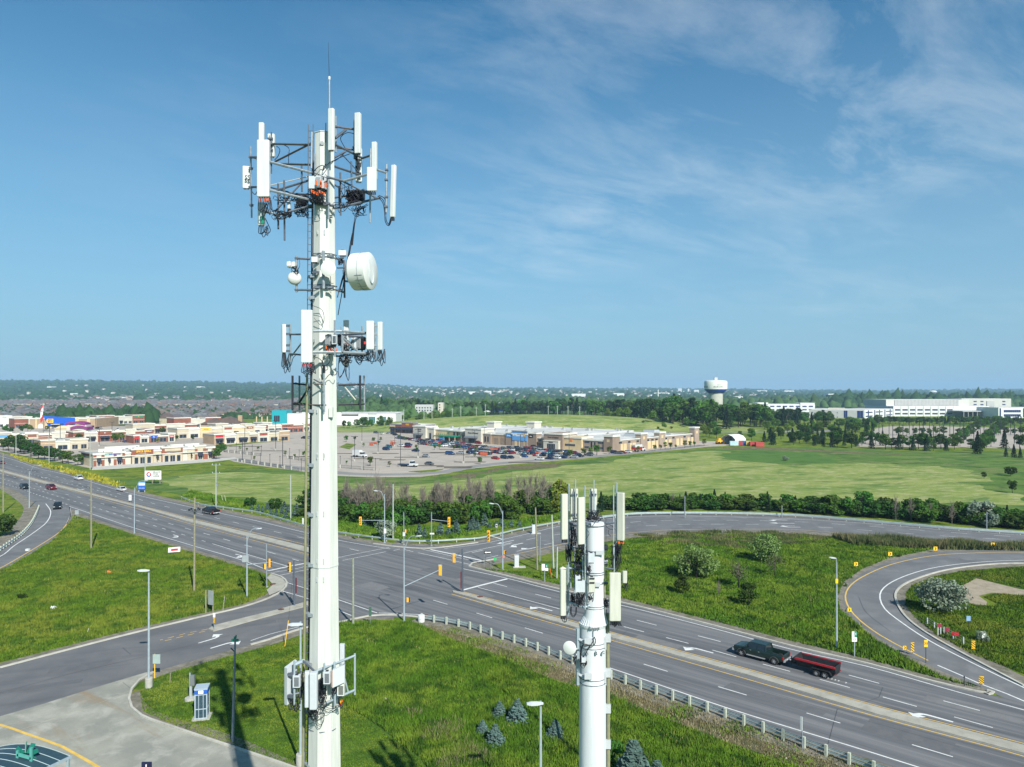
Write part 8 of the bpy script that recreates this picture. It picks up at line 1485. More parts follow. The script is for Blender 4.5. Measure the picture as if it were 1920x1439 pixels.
for i,(px,by)in enumerate([(488.4,871),(506,874),(525,878),(544,881),(565,884),(638,878),(659,880),(682,882),(704,883),(471,869),(443,849),(459,851),(473,853),(490,855),(561,864),(543,861)]):
 o_=at(px,by);T=thing('pedestrian_lamp','short dark lamp post standing along the railing of the car park','street lamp',o_,0,'short lamp posts along the railing');b=MB();b.bar((0,0,0),(0,0,4.6),.12,.12,DARK);b.build('pole',parent=T);b=MB();b.cyl((0,0,4.6),(0,0,5.0),.25,.1,8,DARK);b.build('lantern',parent=T)
# office car park lamps
for i in range(30):
 px=1648+(i%15)*19+(i//15)*7;by=815 if i//15==0 else 832;o_=at(px,by);h=11;T=thing('car_park_lamp','slim dark lamp mast among the trees of the office car park','street lamp',o_,0,'lamp masts of the office car park');b=MB();b.bar((0,0,0),(0,0,h),.28,.28,DARK);b.build('pole',parent=T);b=MB();b.box(-.9,.9,-.3,.3,h,h+.25,DARK);b.build('lamp_head',parent=T)
# line of transmission poles behind the mound, flag
for i,(px,by,top)in enumerate(((757,787,768),(810,783,765),(848,782,769),(864,784,762),(893,785,765),(910,780,758),(795,784,772),(1028,797,783),(1045,797,786),(1065,798,784),(1087,799,788))):
 Y=640;x=(px-CX)/F*Y;T=thing('utility_pole','distant pale utility pole in the line before the forest belt','utility pole',(x,Y,mound(x,Y)),0,'distant poles before the forest belt');h=max(8,HZ(top,Y)-mound(x,Y));b=MB();b.bar((0,0,0),(0,0,h),.35,.35,M('pale_pole',(.36,.40,.36),.8));b.build('pole',parent=T);b=MB();b.box(-1.3,1.3,-.1,.1,h-1,h-.8,GALV);b.build('cross_arm',parent=T)
Y=560;x=(81-CX)/F*Y;T=thing('flagpole','tall flagpole with a limp red and white flag beside the blue store','flagpole',(x,Y,0));h=HZ(756,Y);b=MB();b.tube([(0,0,0),(0,0,h)],[.3,.12],8,WHITE);b.build('pole',parent=T);b=MB();z=h-1
V=[]
for j in range(7):
 for i in range(7):V.append((-.1-i*.36*(1-j*.02),.35*math.sin(i*1.3+j*.8),z-j*2.0-i*.55))
for j in range(6):
 for i in range(6):k=j*7+i;b.add([V[k],V[k+1],V[k+8],V[k+7]],[(0,1,2,3)],WHITE if 1<=j<=3 else RED)
b.build('flag',parent=T)
# ================================================================ vehicles
TYRE=M('tyre_rubber',(.018,.018,.018),.8,var=0);RIM=M('alloy_rim',(.50,.52,.54),.35,.5,var=0);HLT=M('headlight_glass',(.65,.68,.7),.15,var=0);TLT=M('tail_light',(.35,.01,.01),.25,var=0);CGL=M('car_window',(.012,.018,.024),.08,var=0,spec=.7);PLT=M('number_plate',(.6,.6,.6),.5,var=0)
CC={'black':(.012,.013,.016),'white':(.62,.63,.63),'silver':(.34,.36,.38),'dark blue':(.018,.035,.09),'grey':(.10,.11,.12),'dark red':(.16,.012,.02),'red':(.38,.02,.02),'blue':(.02,.08,.26),'dark green':(.010,.026,.022),'teal':(.03,.14,.17),'gold':(.3,.24,.14)}
def paint(c):return M('car_paint_'+c.replace(' ','_'),CC[c],.25,.15,var=0,spec=.6)
PROTO={}
def ORD(k):return 'th' if 10<k%100<14 else{1:'st',2:'nd',3:'rd'}.get(k%10,'th')
def car_meshes(kind,color):
 k=(kind,color)
 if k in PROTO:return PROTO[k]
 P=paint(color);L,Wd,hb,ht={'sedan':(4.6,1.8,.88,1.42),'suv':(4.7,1.9,1.08,1.72),'van':(5.0,1.95,1.1,1.8),'hatch':(4.1,1.75,.92,1.5)}[kind];hw=Wd/2;b=MB();n=10
 S={'sedan':[(-1,.48,.62,.86),(-.97,.34,.80,.95),(-.7,.24,.90,1),(-.3,.22,.88,1),(.3,.22,.86,1),(.55,.22,.84,1),(.9,.26,.72,.96),(1,.36,.58,.84)],'hatch':[(-1,.42,.75,.88),(-.96,.3,.92,.97),(-.6,.22,.92,1),(.2,.22,.9,1),(.5,.22,.88,1),(.9,.26,.74,.96),(1,.36,.58,.86)],'suv':[(-1,.45,.9,.9),(-.97,.34,1.05,.97),(-.6,.28,1.08,1),(.2,.28,1.06,1),(.5,.28,1.02,1),(.92,.32,.9,.97),(1,.42,.72,.88)],'van':[(-1,.45,1.0,.92),(-.98,.3,1.1,.98),(-.6,.25,1.1,1),(.4,.25,1.08,1),(.62,.25,1.0,1),(.93,.3,.86,.96),(1,.4,.66,.86)]}[kind]
 V=[]
 for x,z0,z1,w_ in S:
  w_*=hw;V+=[(x*L/2,y,z)for y,z in((-w_*.92,z0),(-w_,z0+(z1-z0)*.3),(-w_*.99,z0+(z1-z0)*.7),(-w_*.90,z1),(w_*.90,z1),(w_*.99,z0+(z1-z0)*.7),(w_,z0+(z1-z0)*.3),(w_*.92,z0))]
 b.add(V,[(i*8+j,i*8+(j+1)%8,(i+1)*8+(j+1)%8,(i+1)*8+j)for i in range(len(S)-1)for j in range(8)]+[tuple(range(7,-1,-1)),tuple(range((len(S)-1)*8,len(S)*8))],P)
 r0,r1,r2,r3={'sedan':(-.78,-.42,.12,.46),'hatch':(-.95,-.72,.12,.48),'suv':(-.95,-.78,.12,.46),'van':(-.97,-.88,.2,.6)}[kind];z0,z1=hb-.06,ht-.06
 R0=[(r0*L/2,z0),(r1*L/2,z1),(r2*L/2,z1),(r3*L/2,z0)];wb,wt=hw*.9,hw*.72
 b.hexa([(R0[1][0]+.05,-wt,z1),(R0[2][0]-.05,-wt,z1),(R0[2][0]-.05,wt,z1),(R0[1][0]+.05,wt,z1),(R0[1][0]+.2,-wt*.88,ht),(R0[2][0]-.2,-wt*.88,ht),(R0[2][0]-.2,wt*.88,ht),(R0[1][0]+.2,wt*.88,ht)],P)
 for s in(-1,1):
  for(xa,za),(xb,zb)in((R0[0],R0[1]),(R0[3],R0[2])):b.bar((xa,s*wb*1.005,za),(xb,s*wt*1.01,zb),.07,.07,P)
  xm=(R0[1][0]+R0[2][0])/2;b.bar((xm,s*wb*1.005,z0),(xm,s*wt*1.01,z1),.07,.05,P);b.box(R0[3][0]-.35,R0[3][0]-.15,s*hw*1.0-.02 if s>0 else-hw*1.0-.14,s*hw+.14 if s>0 else-hw+.02,hb-.02,hb+.12,P)
 body=b.mesh('body',None,False);b=MB();b.hexa([(R0[0][0],-wb,z0),(R0[3][0],-wb,z0),(R0[3][0],wb,z0),(R0[0][0],wb,z0),(R0[1][0],-wt,z1),(R0[2][0],-wt,z1),(R0[2][0],wt,z1),(R0[1][0],wt,z1)],CGL);win=b.mesh('window');wr=.33 if kind in('sedan','hatch')else .37
 b=MB();b.cyl((0,-.11,0),(0,.11,0),wr,n=16,m=TYRE);wh=b.mesh('wheel');b=MB();b.cyl((0,-.13,0),(0,.13,0),wr*.62,n=12,m=RIM);rim=b.mesh('rim')
 zl=S[-2][2]-.12;b=MB();b.box(L/2*.93,L/2*.99,-.18,.18,zl-.08,zl+.06,HLT);hl=b.mesh('headlight');b=MB();zt=S[1][2]-.12;b.box(-L/2*1.003,-L/2*.97,-.2,.2,zt-.12,zt+.06,TLT);tl=b.mesh('tail_light')
 PROTO[k]=(body,win,wh,rim,hl,tl,L,hw,wr);return PROTO[k]
def put(me,nm,par,loc=(0,0,0)):o=bpy.data.objects.new(nm,me);COL.objects.link(o);o.parent=par;o.location=loc;return o
def car(kind,color,loc,head,label,group=None,cat='car',name=None,detail=True,s=1.0):
 body,win,wh,rim,hl,tl,L,hw,wr=car_meshes(kind,color);T=thing(name or{'sedan':'car','hatch':'car','suv':'suv','van':'van'}[kind],label,cat,loc,head,group);put(body,'body',T);put(win,'window',T)
 for sx_ in(-.31,.32):
  for sy in(-1,1):
   w_=put(wh,'wheel',T,(sx_*L,sy*(hw-.12),wr))
   if detail:put(rim,'rim',w_)
 if detail:
  for sy in(-1,1):put(hl,'headlight',T,(0,sy*hw*.68,0));put(tl,'tail_light',T,(0,sy*hw*.68,0))
 return T
def hd_(a,c):p,q=G(*a),G(*c);return math.atan2(q[1]-p[1],q[0]-p[0])
near_h=hd_((87,919),(140,931));far_h=hd_((240,931),(150,907))
for kind,col,px,py,h,lb in(('suv','black',46,917,hd_((20,908),(80,927)),'black SUV leftmost on the near lanes beside the ramp'),('suv','dark red',96,918,near_h,'dark red SUV in the middle of the highway at the left'),('suv','white',147,900,far_h,'white SUV in the far lanes, left of the other white car'),('sedan','white',227.5,921,far_h,'white sedan in the far lanes near the blue roadside sign'),('suv','black',108,954,hd_((118,938),(100,975)),'black SUV turning down the ramp at the left'),('sedan','grey',3,870,far_h,'grey car at the extreme left edge of the highway')):
 x,y=G(px,py);car(kind,col,(x,y,.02),h,lb)
# black pickup far, dark green pickup near
def wheel_obj(T,x,y,r,wd=.28,par=None,rimr=.58):
 b=MB();n=20;b.lathe([(r*.6,-wd/2),(r*.93,-wd/2),(r,-wd*.3),(r,wd*.3),(r*.93,wd/2),(r*.6,wd/2)],(0,0,0),n,TYRE,Vector((0,1,0)));w_=b.build('wheel',parent=T,smooth=True);w_.location=(x,y,r)
 b=MB();s=1 if y>0 else-1;b.cyl((0,s*wd*.1,0),(0,s*wd*.46,0),r*rimr*.35,n=10,m=RIM);b.lathe([(r*.60,-wd*.3),(r*.60,wd*.35),(r*.52,wd*.4),(r*.5,-wd*.3)],(0,0,0),n,RIM,Vector((0,s,0)))
 for k in range(6):a=k*math.pi/3;b.bar((0,s*wd*.38,0),(r*.56*math.cos(a),s*wd*.40,r*.56*math.sin(a)),.10,.05,RIM)
 b.cyl((0,s*wd*.05,0),(0,s*wd*.1,0),r*.55,n=14,m=DARK);b.build('rim',parent=w_);return w_
def pickup(label,loc,head,color,name='pickup_truck'):
 P=paint(color);T=thing(name,label,'pickup truck',loc,head);L,hw=6.0,1.02;b=MB()
 S=[(-3.0,.62,1.18,.98),(-2.9,.52,1.26,1),(-1.0,.5,1.24,1),(.9,.5,1.24,1),(1.15,.5,1.24,1),(2.2,.52,1.22,.98),(2.8,.56,1.14,.95),(3.0,.62,1.0,.88)];V=[]
 for x,z0,z1,w_ in S:w_*=hw;V+=[(x,y,z)for y,z in((-w_*.94,z0),(-w_,z0+.15),(-w_,z0+(z1-z0)*.75),(-w_*.95,z1),(w_*.95,z1),(w_,z0+(z1-z0)*.75),(w_,z0+.15),(w_*.94,z0))]
 k=8;fc=[(i*k+j,i*k+(j+1)%k,(i+1)*k+(j+1)%k,(i+1)*k+j)for i in range(len(S)-1)for j in range(k)if not(i==1 and j==3)and not(i==0 and j==3)]+[tuple(range(7,-1,-1)),tuple(range((len(S)-1)*k,len(S)*k))];b.add(V,fc,P)
 b.box(-2.86,-1.02,-.86,.86,.66,.70,DARK);b.box(-2.9,-1.0,-.92,-.86,.66,1.27,P);b.box(-2.9,-1.0,.86,.92,.66,1.27,P);b.box(-3.0,-2.9,-.92,.92,.62,1.26,P);b.box(-1.02,-.95,-.92,.92,.66,1.26,P)
 b.hexa([(-.9,-.74,1.80),(1.1,-.74,1.80),(1.1,.74,1.80),(-.9,.74,1.80),(-.78,-.66,1.88),(.85,-.66,1.88),(.85,.66,1.88),(-.78,.66,1.88)],P)
 for s in(-1,1):
  for xa,xb in((-.98,-.88),(.0,.05),(1.55,1.05)):b.bar((xa,s*.965,1.22),(xb,s*.75,1.83),.1,.06,P)
 b.build('body',parent=T);b=MB();b.hexa([(-.95,-.93,1.2),(1.6,-.93,1.2),(1.6,.93,1.2),(-.95,.93,1.2),(-.86,-.73,1.82),(1.12,-.73,1.82),(1.12,.73,1.82),(-.86,.73,1.82)],CGL);b.build('window',parent=T)
 for x in(-1.95,1.95):
  for s in(-1,1):wheel_obj(T,x,s*.90,.42)
 b=MB()
 for x in(-1.95,1.95):
  for s in(-1,1):b.tube([(x+.52*math.cos(R(a)),s*1.03,.42+.5*math.sin(R(a)))for a in range(0,181,20)],.04,5,M('arch_trim',(.06,.065,.065),.6))
 b.build('wheel_arch',parent=T);b=MB();b.box(-3.12,-2.98,-.9,.9,.52,.74,RIM);b.build('rear_bumper',parent=T);b=MB();b.box(2.9,3.12,-.92,.92,.48,.74,RIM);b.box(2.99,3.03,-.6,.6,.76,1.0,DARK);b.build('front_bumper',parent=T)
 for s in(-1,1):
  b=MB();b.box(-3.02,-2.88,s*.93-.09,s*.93+.1,.82,1.16,TLT);b.build('tail_light',parent=T);b=MB();b.box(2.82,3.0,s*.78-.16,s*.78+.12,.8,1.0,HLT);b.build('headlight',parent=T);b=MB();b.box(1.18,1.38,s*1.18-.1,s*1.18+.1,1.22,1.5,P);b.bar((1.28,s*.95,1.25),(1.28,s*1.1,1.3),.05,.05,BLK);b.build('mirror',parent=T);b=MB();b.box(-.9,1.3,s*1.03-.1,s*1.03+.1,.40,.46,RIM);b.build('step_bar',parent=T)
  b=MB()
  for x in(.85,-.15):b.box(x-.1,x+.08,s*1.022-.012,s*1.022+.012,1.02,1.06,RIM)
  b.build('door_handle',parent=T)
 b=MB();b.box(-3.14,-3.121,-.2,.2,.55,.7,PLT);b.build('number_plate',parent=T);return T
hw_h=hd_((1568,1283),(1466,1255.5));x,y=G(1427,1235);x1,y1=G(1424,1229)
TRK=pickup('dark green crew cab pickup towing the red trailer on the highway',(x,y-.0,.02),hw_h,'dark green')
x,y=G(395.5,964);pickup('black pickup on the far lane left of the tall tower',(x,y,.02),hd_((419,975),(357,960)),'black')
d=Vector((math.cos(hw_h),math.sin(hw_h)));tx,ty=TRK.location.x-d.x*6.5,TRK.location.y-d.y*6.5
T=thing('dump_trailer','black two axle dump trailer with red top rails behind the pickup','trailer',(tx,ty,.02),hw_h);BK=M('trailer_black',(.015,.016,.018),.5,var=.15,scale=2);RD=M('trailer_red',(.33,.015,.02),.45,var=.1,scale=2)
b=MB();L0,L1_,wb,wt,zb,zt=-2.05,1.95,.72,.98,.72,1.45
b.hexa([(L0,-wb,zb),(L1_,-wb,zb),(L1_,wb,zb),(L0,wb,zb),(L0,-wb-.0,zb+.05),(L1_,-wb,zb+.05),(L1_,wb,zb+.05),(L0,wb,zb+.05)],BK)
for s in(-1,1):b.hexa([(L0,s*wb,zb),(L1_,s*wb,zb),(L1_,s*(wb-.05),zb),(L0,s*(wb-.05),zb),(L0,s*wt,zt),(L1_+.25,s*wt,zt),(L1_+.25,s*(wt-.05),zt),(L0,s*(wt-.05),zt)],BK)
b.hexa([(L1_-.05,-wb,zb),(L1_,-wb,zb),(L1_,wb,zb),(L1_-.05,wb,zb),(L1_+.25,-wt,zt+.12),(L1_+.33,-wt,zt+.12),(L1_+.33,wt,zt+.12),(L1_+.25,wt,zt+.12)],BK);b.hexa([(L0,-wb,zb),(L0+.05,-wb,zb),(L0+.05,wb,zb),(L0,wb,zb),(L0,-wt,zt),(L0+.05,-wt,zt),(L0+.05,wt,zt),(L0,wt,zt)],BK);b.build('box',parent=T)
b=MB()
for s in(-1,1):b.box(L0-.02,L1_+.25,s*wt-.07,s*wt+.07,zt-.16,zt+.04,RD)
b.build('top_rail',parent=T);b=MB();b.box(L0,L1_,-.62,.62,.5,.71,BK)
for s in(-1,1):b.bar((L1_,s*.6,.58),(L1_+1.35,0,.52),.12,.14,BK);b.box(-1.5,.35,s*1.0-.14,s*1.0+.14,.82,.87,BK);b.bar((.35,s*1.0,.85),(.62,s*1.0,.5),.28,.04,BK);b.bar((-1.5,s*1.0,.85),(-1.75,s*1.0,.5),.28,.04,BK)
b.bar((L1_+1.3,0,.52),(L1_+1.75,0,.52),.1,.1,BK);b.bar((L1_+1.0,.0,.2),(L1_+1.0,0,1.15),.09,.09,BK);b.box(L1_+.35,L1_+.85,-.3,.3,.6,1.05,BK);b.build('frame',parent=T)
for x in(-1.02,-.14):
 for s in(-1,1):wheel_obj(T,x,s*.98,.36,.22,rimr=.7)
for k in range(5):b=MB();b.box(L1_-.7-k*.75,L1_-.63-k*.75,-wt-.02,-wt+.14,.78,zt-.16,BK);b.build('stake',parent=T)
for s in(-1,1):b=MB();b.box(L0-.05,L0-.001,s*.8-.08,s*.8+.08,.6,.72,TLT);b.build('tail_light',parent=T)
b=MB()
x0_,y0_=G(1537,1268)
for k,off in enumerate((0,.45,.8,1.15,1.5,1.85,2.6)):
 p=Vector((x0_,y0_))-d*off;n=7;P=[]
 for i in range(n):a=R(-70+i*140/(n-1))+hw_h+3.3;P.append(p+Vector((.16*math.cos(a),.16*math.sin(a))))
 for i in range(n-1):u,v=P[i],P[i+1];nn=(v-u).normalized();nn=Vector((-nn.y,nn.x))*.05;b.add([(u.x+nn.x,u.y+nn.y,.031),(v.x+nn.x,v.y+nn.y,.031),(v.x-nn.x,v.y-nn.y,.031),(u.x-nn.x,u.y-nn.y,.031)],[(3,2,1,0)],WLINE)
b.build('paint_scuff',parent=main_road)
# parked and driving cars of the retail park
ax=(math.cos(HF),math.sin(HF));hv=HF+math.pi/2
LOTC=[(728,838.5,'silver','van','silver minivan beside a young tree at the left of the store car park'),(724,843.5,'dark blue','suv','dark blue SUV nearest the orange cart shelters on the left'),(729,839.5,'teal','hatch','teal hatchback behind the dark blue SUV by the left cart shelters'),(751,836.5,'white','sedan','white sedan alone left of the packed rows'),(766,835,'dark blue','suv','dark blue SUV next to the red car at the left of the packed rows'),(764,838.5,'dark red','sedan','dark red sedan in front of the dark blue SUV at the left'),(779,846,'dark blue','sedan','dark blue sedan alone in the middle left of the car park'),(799,856.5,'silver','sedan','silver sedan alone in the middle of the empty bays'),(805,871,'grey','sedan','dark grey car at the front beside the flatbed truck'),(844,852,'blue','van','blue minivan alone before the packed rows'),(863,850.5,'silver','sedan','silver and dark car right of the blue minivan'),(929,860.5,'red','sedan','bright red car at the front edge of the packed rows'),(946,859.5,'dark blue','suv','dark blue SUV right of the bright red car'),(956,859,'dark blue','sedan','dark blue sedan right of the dark blue SUV at the front'),(983,856.5,'blue','sedan','blue car at the front left of the orange shelter'),(1011,862,'white','sedan','white car at the very front beside the grass edge'),(1030,860.5,'dark blue','sedan','dark blue car right of the foremost white car'),(1044,860,'white','hatch','white hatchback right of the foremost dark blue car'),(1055,858.5,'dark blue','sedan','dark blue car at the right end of the front row'),(1076,858.5,'silver','hatch','silver hatchback between two young trees'),(1086,856,'dark blue','suv','dark blue SUV between the young trees near the corner tower'),(1104,854,'grey','suv','grey SUV under the young trees near the corner tower'),(1078,851.5,'dark red','suv','dark red SUV near the beige store end'),(1002,839.5,'dark blue','suv','dark blue SUV driving along the store front'),(1153,850,'dark blue','suv','dark blue SUV at the side wall corner'),(1160,850.5,'grey','sedan','grey sedan second along the side wall'),(1167,849.5,'dark red','sedan','dark red sedan third along the side wall'),(1177,848.5,'white','sedan','white sedan fourth along the side wall'),(897,831.5,'dark red','suv','dark red SUV by the second entrance'),(520,818,'white','suv','white SUV in front of the brick fronted shops'),(570,822,'black','suv','black SUV just left of the tall tower in front of shops'),(577,821.5,'silver','sedan','silver car half hidden by the tall tower'),(716,814,'white','sedan','white sedan on the road before the restaurants, left'),(728,813,'silver','sedan','silver sedan on the road before the restaurants'),(737,814,'dark blue','suv','dark blue SUV before the restaurants'),(741,816,'black','suv','black SUV in front of the dark blue one at the restaurants'),(705,812,'grey','suv','grey SUV by the trees left of the restaurants'),(182,803.5,'black','suv','black SUV parked before the green pet shop, left'),(189,803,'silver','suv','silver SUV parked before the green pet shop, right'),(234,829,'blue','sedan','blue car between the shop rows at the left'),(100,803,'silver','sedan','silver car at the blue store entrance'),(4,832,'black','suv','black SUV at the left edge below the shops'),(5,838,'dark blue','sedan','dark blue car at the left edge by the dark trees'),(220,806,'white','van','white van right of the green pet shop')]
for px,py,col,kind,lb in LOTC:x,y=G(px,py+1);car(kind,col,(x,y,.03),rng.choice((HF,HF+math.pi))+rng.uniform(-.2,.2),lb,detail=False)
rows=[((800,826.5),(866,834.5),14,'rearmost row at the green canopy'),((868,837),(930,843.5),13,'rearmost row at the second entrance'),((925,843),(1000,842.5),15,'rearmost row at the blue sign'),((1010,847),(1064,849),11,'rearmost row at the main entrance'),((748,822.5),(792,829),10,'back row near the restaurants'),((785,829),(868,838),17,'back row before the green canopy'),((790,833.5),(868,841),16,'second row before the green canopy'),((866,840),(912,846.5),10,'middle row before the second entrance'),((884,845),(948,851.5),14,'middle row before the blue sign'),((880,850.5),(915,853.5),7,'short row left of the orange shelter'),((934,846),(1010,846),15,'back row before the blue sign'),((940,851),(1000,852.5),13,'front row below the blue sign'),((1000,850),(1068,852),13,'row before the main entrance'),((1006,855.5),(1062,856),11,'front row before the main entrance')]
cols=['dark blue','black','silver','grey','white','dark red','dark blue','white','black','blue','silver','teal','red','dark blue','gold']
for a,c,n,nm in rows:
 pa,pc=Vector(G(*a)),Vector(G(*c));k=0
 for i in range(n):
  if rng.random()<.08:continue
  p=pa.lerp(pc,i/(n-1))+Vector((rng.uniform(-.3,.3),rng.uniform(-.3,.3)));col=rng.choice(cols);kind=rng.choice(('sedan','suv','suv','hatch','sedan'));k+=1
  car(kind,col,(p.x,p.y,.03),hv+rng.choice((0,math.pi))+rng.uniform(-.05,.05),f'{col} {"SUV" if kind == "suv" else "car"}, {k}{ORD(k)} from left in the {nm}','cars parked before the beige store',detail=False)
# orange cart shelters, trucks, white box truck, flatbed, red and white truck
for i,(px,py,w_,lb)in enumerate(((703,833,9,'orange banner cart shelter nearest the tall tower'),(696,836,8,'orange banner cart shelter lowest at the left'),(737,832,10,'orange banner cart shelter right of the leftmost pair'),(735,836,8,'orange banner cart shelter by the silver minivan'),(926,847,13,'orange banner cart shelter amid the packed middle rows'),(907,855,13,'orange banner cart shelter in front of the packed rows'),(1011,855,13,'orange banner cart shelter in the row before the main entrance'))):
 o_=at(px,py);q=o_.y/F;W_=w_*q*1.3;T=thing('cart_shelter',lb,'cart shelter',o_,HF+.1);b=MB();b.box(-W_/2,W_/2,-.05,.05,.4,1.7,M('orange_banner',(.62,.13,.05),.6,var=.1));b.build('banner',parent=T);b=MB()
 for x in(-W_/2,0,W_/2):
  for y in(0.1,2.6):b.bar((x,y,0),(x,y,2.2),.08,.08,GALV)
 b.box(-W_/2-.1,W_/2+.1,0,2.7,2.2,2.27,GREYB);b.build('frame',parent=T)
def truck(label,loc,head,kind):
 T=thing('truck',label,'truck',loc,head);WT=paint('white')
 b=MB();b.hexa([(1.6,-1.05,.6),(4.1,-1.0,.6),(4.1,1.0,.6),(1.6,1.05,.6),(1.6,-1.05,1.5),(4.0,-.95,1.35),(4.0,.95,1.35),(1.6,1.05,1.5)],WT);b.hexa([(.9,-1.1,.6),(2.6,-1.1,.6),(2.6,1.1,.6),(.9,1.1,.6),(.95,-1.05,2.6),(2.2,-1.05,2.6),(2.2,1.05,2.6),(.95,1.05,2.6)],WT);b.build('cab',parent=T);b=MB();b.hexa([(1.2,-1.12,1.6),(2.52,-1.12,1.6),(2.52,1.12,1.6),(1.2,1.12,1.6),(1.25,-1.07,2.35),(2.3,-1.07,2.35),(2.3,1.07,2.35),(1.25,1.07,2.35)],CGL);b.build('window',parent=T)
 b=MB()
 if kind=='box':b.box(-3.6,.8,-1.2,1.2,.9,3.3,WT)
 elif kind=='flat':b.box(-4.6,.8,-1.2,1.2,.95,1.15,paint('dark blue'));b.box(-4.6,.8,-1.15,1.15,.7,.949,DARK)
 else:b.box(-5.5,.8,-1.25,1.25,1.0,3.2,paint('red'));b.box(-5.5,.8,-1.27,1.27,2.4,3.6,WT)
 b.build('cargo_body' if kind!='flat' else 'flat_bed',parent=T)
 for x in(-2.6,-1.6 if kind=='flat' else-2.5+.001,3.2):
  for s in(-1,1):b=MB();b.cyl((x,s*.95-.15,.48),(x,s*.95+.15,.48),.48,n=16,m=TYRE);wl=b.build('wheel',parent=T)
 return T
x,y=G(674,857.5);truck('white box truck parked alone near the tall tower',(x,y,.03),HF+.2,'box');x,y=G(766,875.5);truck('white flatbed tow truck with a blue bed at the front of the car park',(x,y,.03),HF+.35,'flat');x,y=G(1199,846.5);truck('red and white truck parked along the side wall of the store',(x,y,.03),hd_((1180,849),(1220,845)),'red')
# ================================================================ standing grass and weeds
def inside(poly,X,Y):
 c=np.zeros(len(X),bool);j=len(poly)-1
 for i in range(len(poly)):
  xi,yi=poly[i];xj,yj=poly[j]
  with np.errstate(divide='ignore',invalid='ignore'):m=((yi>Y)!=(yj>Y))&(X<(xj-xi)*(Y-yi)/(yj-yi+1e-12)+xi)
  c^=m;j=i
 return c
def blade_mat(name,a,c,d_):
 m=ground_mat(name,[a,c,d_,tuple(v*.5 for v in d_)],[(.11,.43,.57),(.4,.48,.62),(.9,.54,.7)],speck=.45,bump=0,bscale=4);return m
GB1=blade_mat('tall_grass_blades',(.080,.170,.012),(.145,.22,.022),(.04,.10,.01));GB2=blade_mat('dry_stalks',(.24,.20,.11),(.17,.17,.07),(.30,.26,.17));GB3=blade_mat('field_grass_blades',(.085,.155,.012),(.15,.19,.022),(.045,.10,.012));GB4=blade_mat('yellow_weeds',(.28,.27,.02),(.12,.17,.02),(.38,.34,.04));GB5=blade_mat('reed_blades',(.10,.12,.045),(.16,.15,.07),(.06,.09,.03))
def grass(name,label,poly,n,h,m,seed,w_=.05,holes=(),far=None,clump=0.0,raw=False):
 nr=np.random.default_rng(seed);P=poly if raw else GG(poly);xs=[p[0]for p in P];ys=[p[1]for p in P];X=nr.uniform(min(xs),max(xs),n*4);Y=nr.uniform(min(ys),max(ys),n*4);k=inside(P,X,Y)
 for hpoly in holes:k&=~inside(GG(hpoly),X,Y)
 if clump:k&=(np.sin(X*.9+1.3*np.sin(Y*.7))+np.sin(Y*1.1+1.7*np.sin(X*.5))+nr.normal(size=len(X))*.7)>clump
 if far:k&=nr.random(len(X))<np.clip(far/Y,0,1)**1.5
 X,Y=X[k][:n],Y[k][:n];n=len(X);A=nr.uniform(0,6.28,n);H_=nr.uniform(h*.5,h*1.25,n)*(1+.4*np.sin(X*.35+np.sin(Y*.21))*np.sin(Y*.3+1.4*np.sin(X*.17)));lean=nr.normal(0,.28,(n,2))*H_[:,None];sw=nr.uniform(.6,1.4,n)*w_*(1+Y/160)
 C=np.stack([np.cos(A)*sw,np.sin(A)*sw],1);V=np.zeros((n,3,3),np.float32);V[:,0,:2]=np.stack([X,Y],1)-C;V[:,1,:2]=np.stack([X,Y],1)+C;V[:,2,:2]=np.stack([X,Y],1)+lean;V[:,2,2]=H_;V[:,:2,2]=.005
 me=np_mesh(name,V.reshape(-1,3),np.arange(3*n).reshape(n,3),m,3);o=bpy.data.objects.new(name,me);COL.objects.link(o);o['kind']='stuff';o['label']=label;return o
NEARG=[(600,1178),(640,1170),(700,1165),(775,1170),(800,1180),(830,1195),(900,1221),(980,1254),(1050,1281),(1143,1308),(1250,1352),(1400,1410),(1500,1446),(1500,1520),(860,1520),(790,1425),(700,1355),(640,1320),(600,1308)]
grass('tall_grass','tall rough green grass of the foreground verge',NEARG,170000,.42,GB1,1,.035)
grass('dry_grass','dry brown stalks and weeds along the guardrail',[(780,1170),(850,1178),(930,1200),(1043,1240),(1143,1276),(1369,1352),(1640,1445),(1640,1480),(1400,1416),(1250,1358),(1143,1313),(1050,1286),(980,1258),(900,1225),(830,1199),(780,1178)],17000,.22,GB2,2,.03)
grass('weeds','green weeds creeping up to the guardrail',[(780,1170),(850,1178),(930,1200),(1043,1240),(1143,1276),(1369,1352),(1640,1445),(1640,1480),(1400,1416),(1250,1358),(1143,1313),(1050,1286),(980,1258),(900,1225),(830,1199),(780,1178)],16000,.35,GB1,3,.04,clump=.8)
grass('dry_reeds','pale dead stalks standing in the foreground grass',[(760,1330),(860,1350),(900,1400),(960,1470),(840,1470),(790,1400)],1400,.6,GB2,4,.02,clump=.5)
grass('lawn_grass','short grass of the lawn around the telephone box',[(262,1300),(300,1268),(400,1238),(520,1208),(600,1185),(600,1306),(660,1330),(780,1420),(850,1500),(640,1500),(560,1440),(432,1396),(322,1358),(268,1335)],60000,.13,GB3,5,.035)
grass('tall_grass','rough grass of the left field',[(-60,1090),(20,1062),(90,1022),(128,985),(140,968),(175,980),(250,1004),(362,1038),(457,1066),(500,1080),(498,1116),(455,1134),(375,1152),(250,1180),(125,1212),(0,1243),(-60,1258)],200000,.38,GB3,6,.05,far=110)
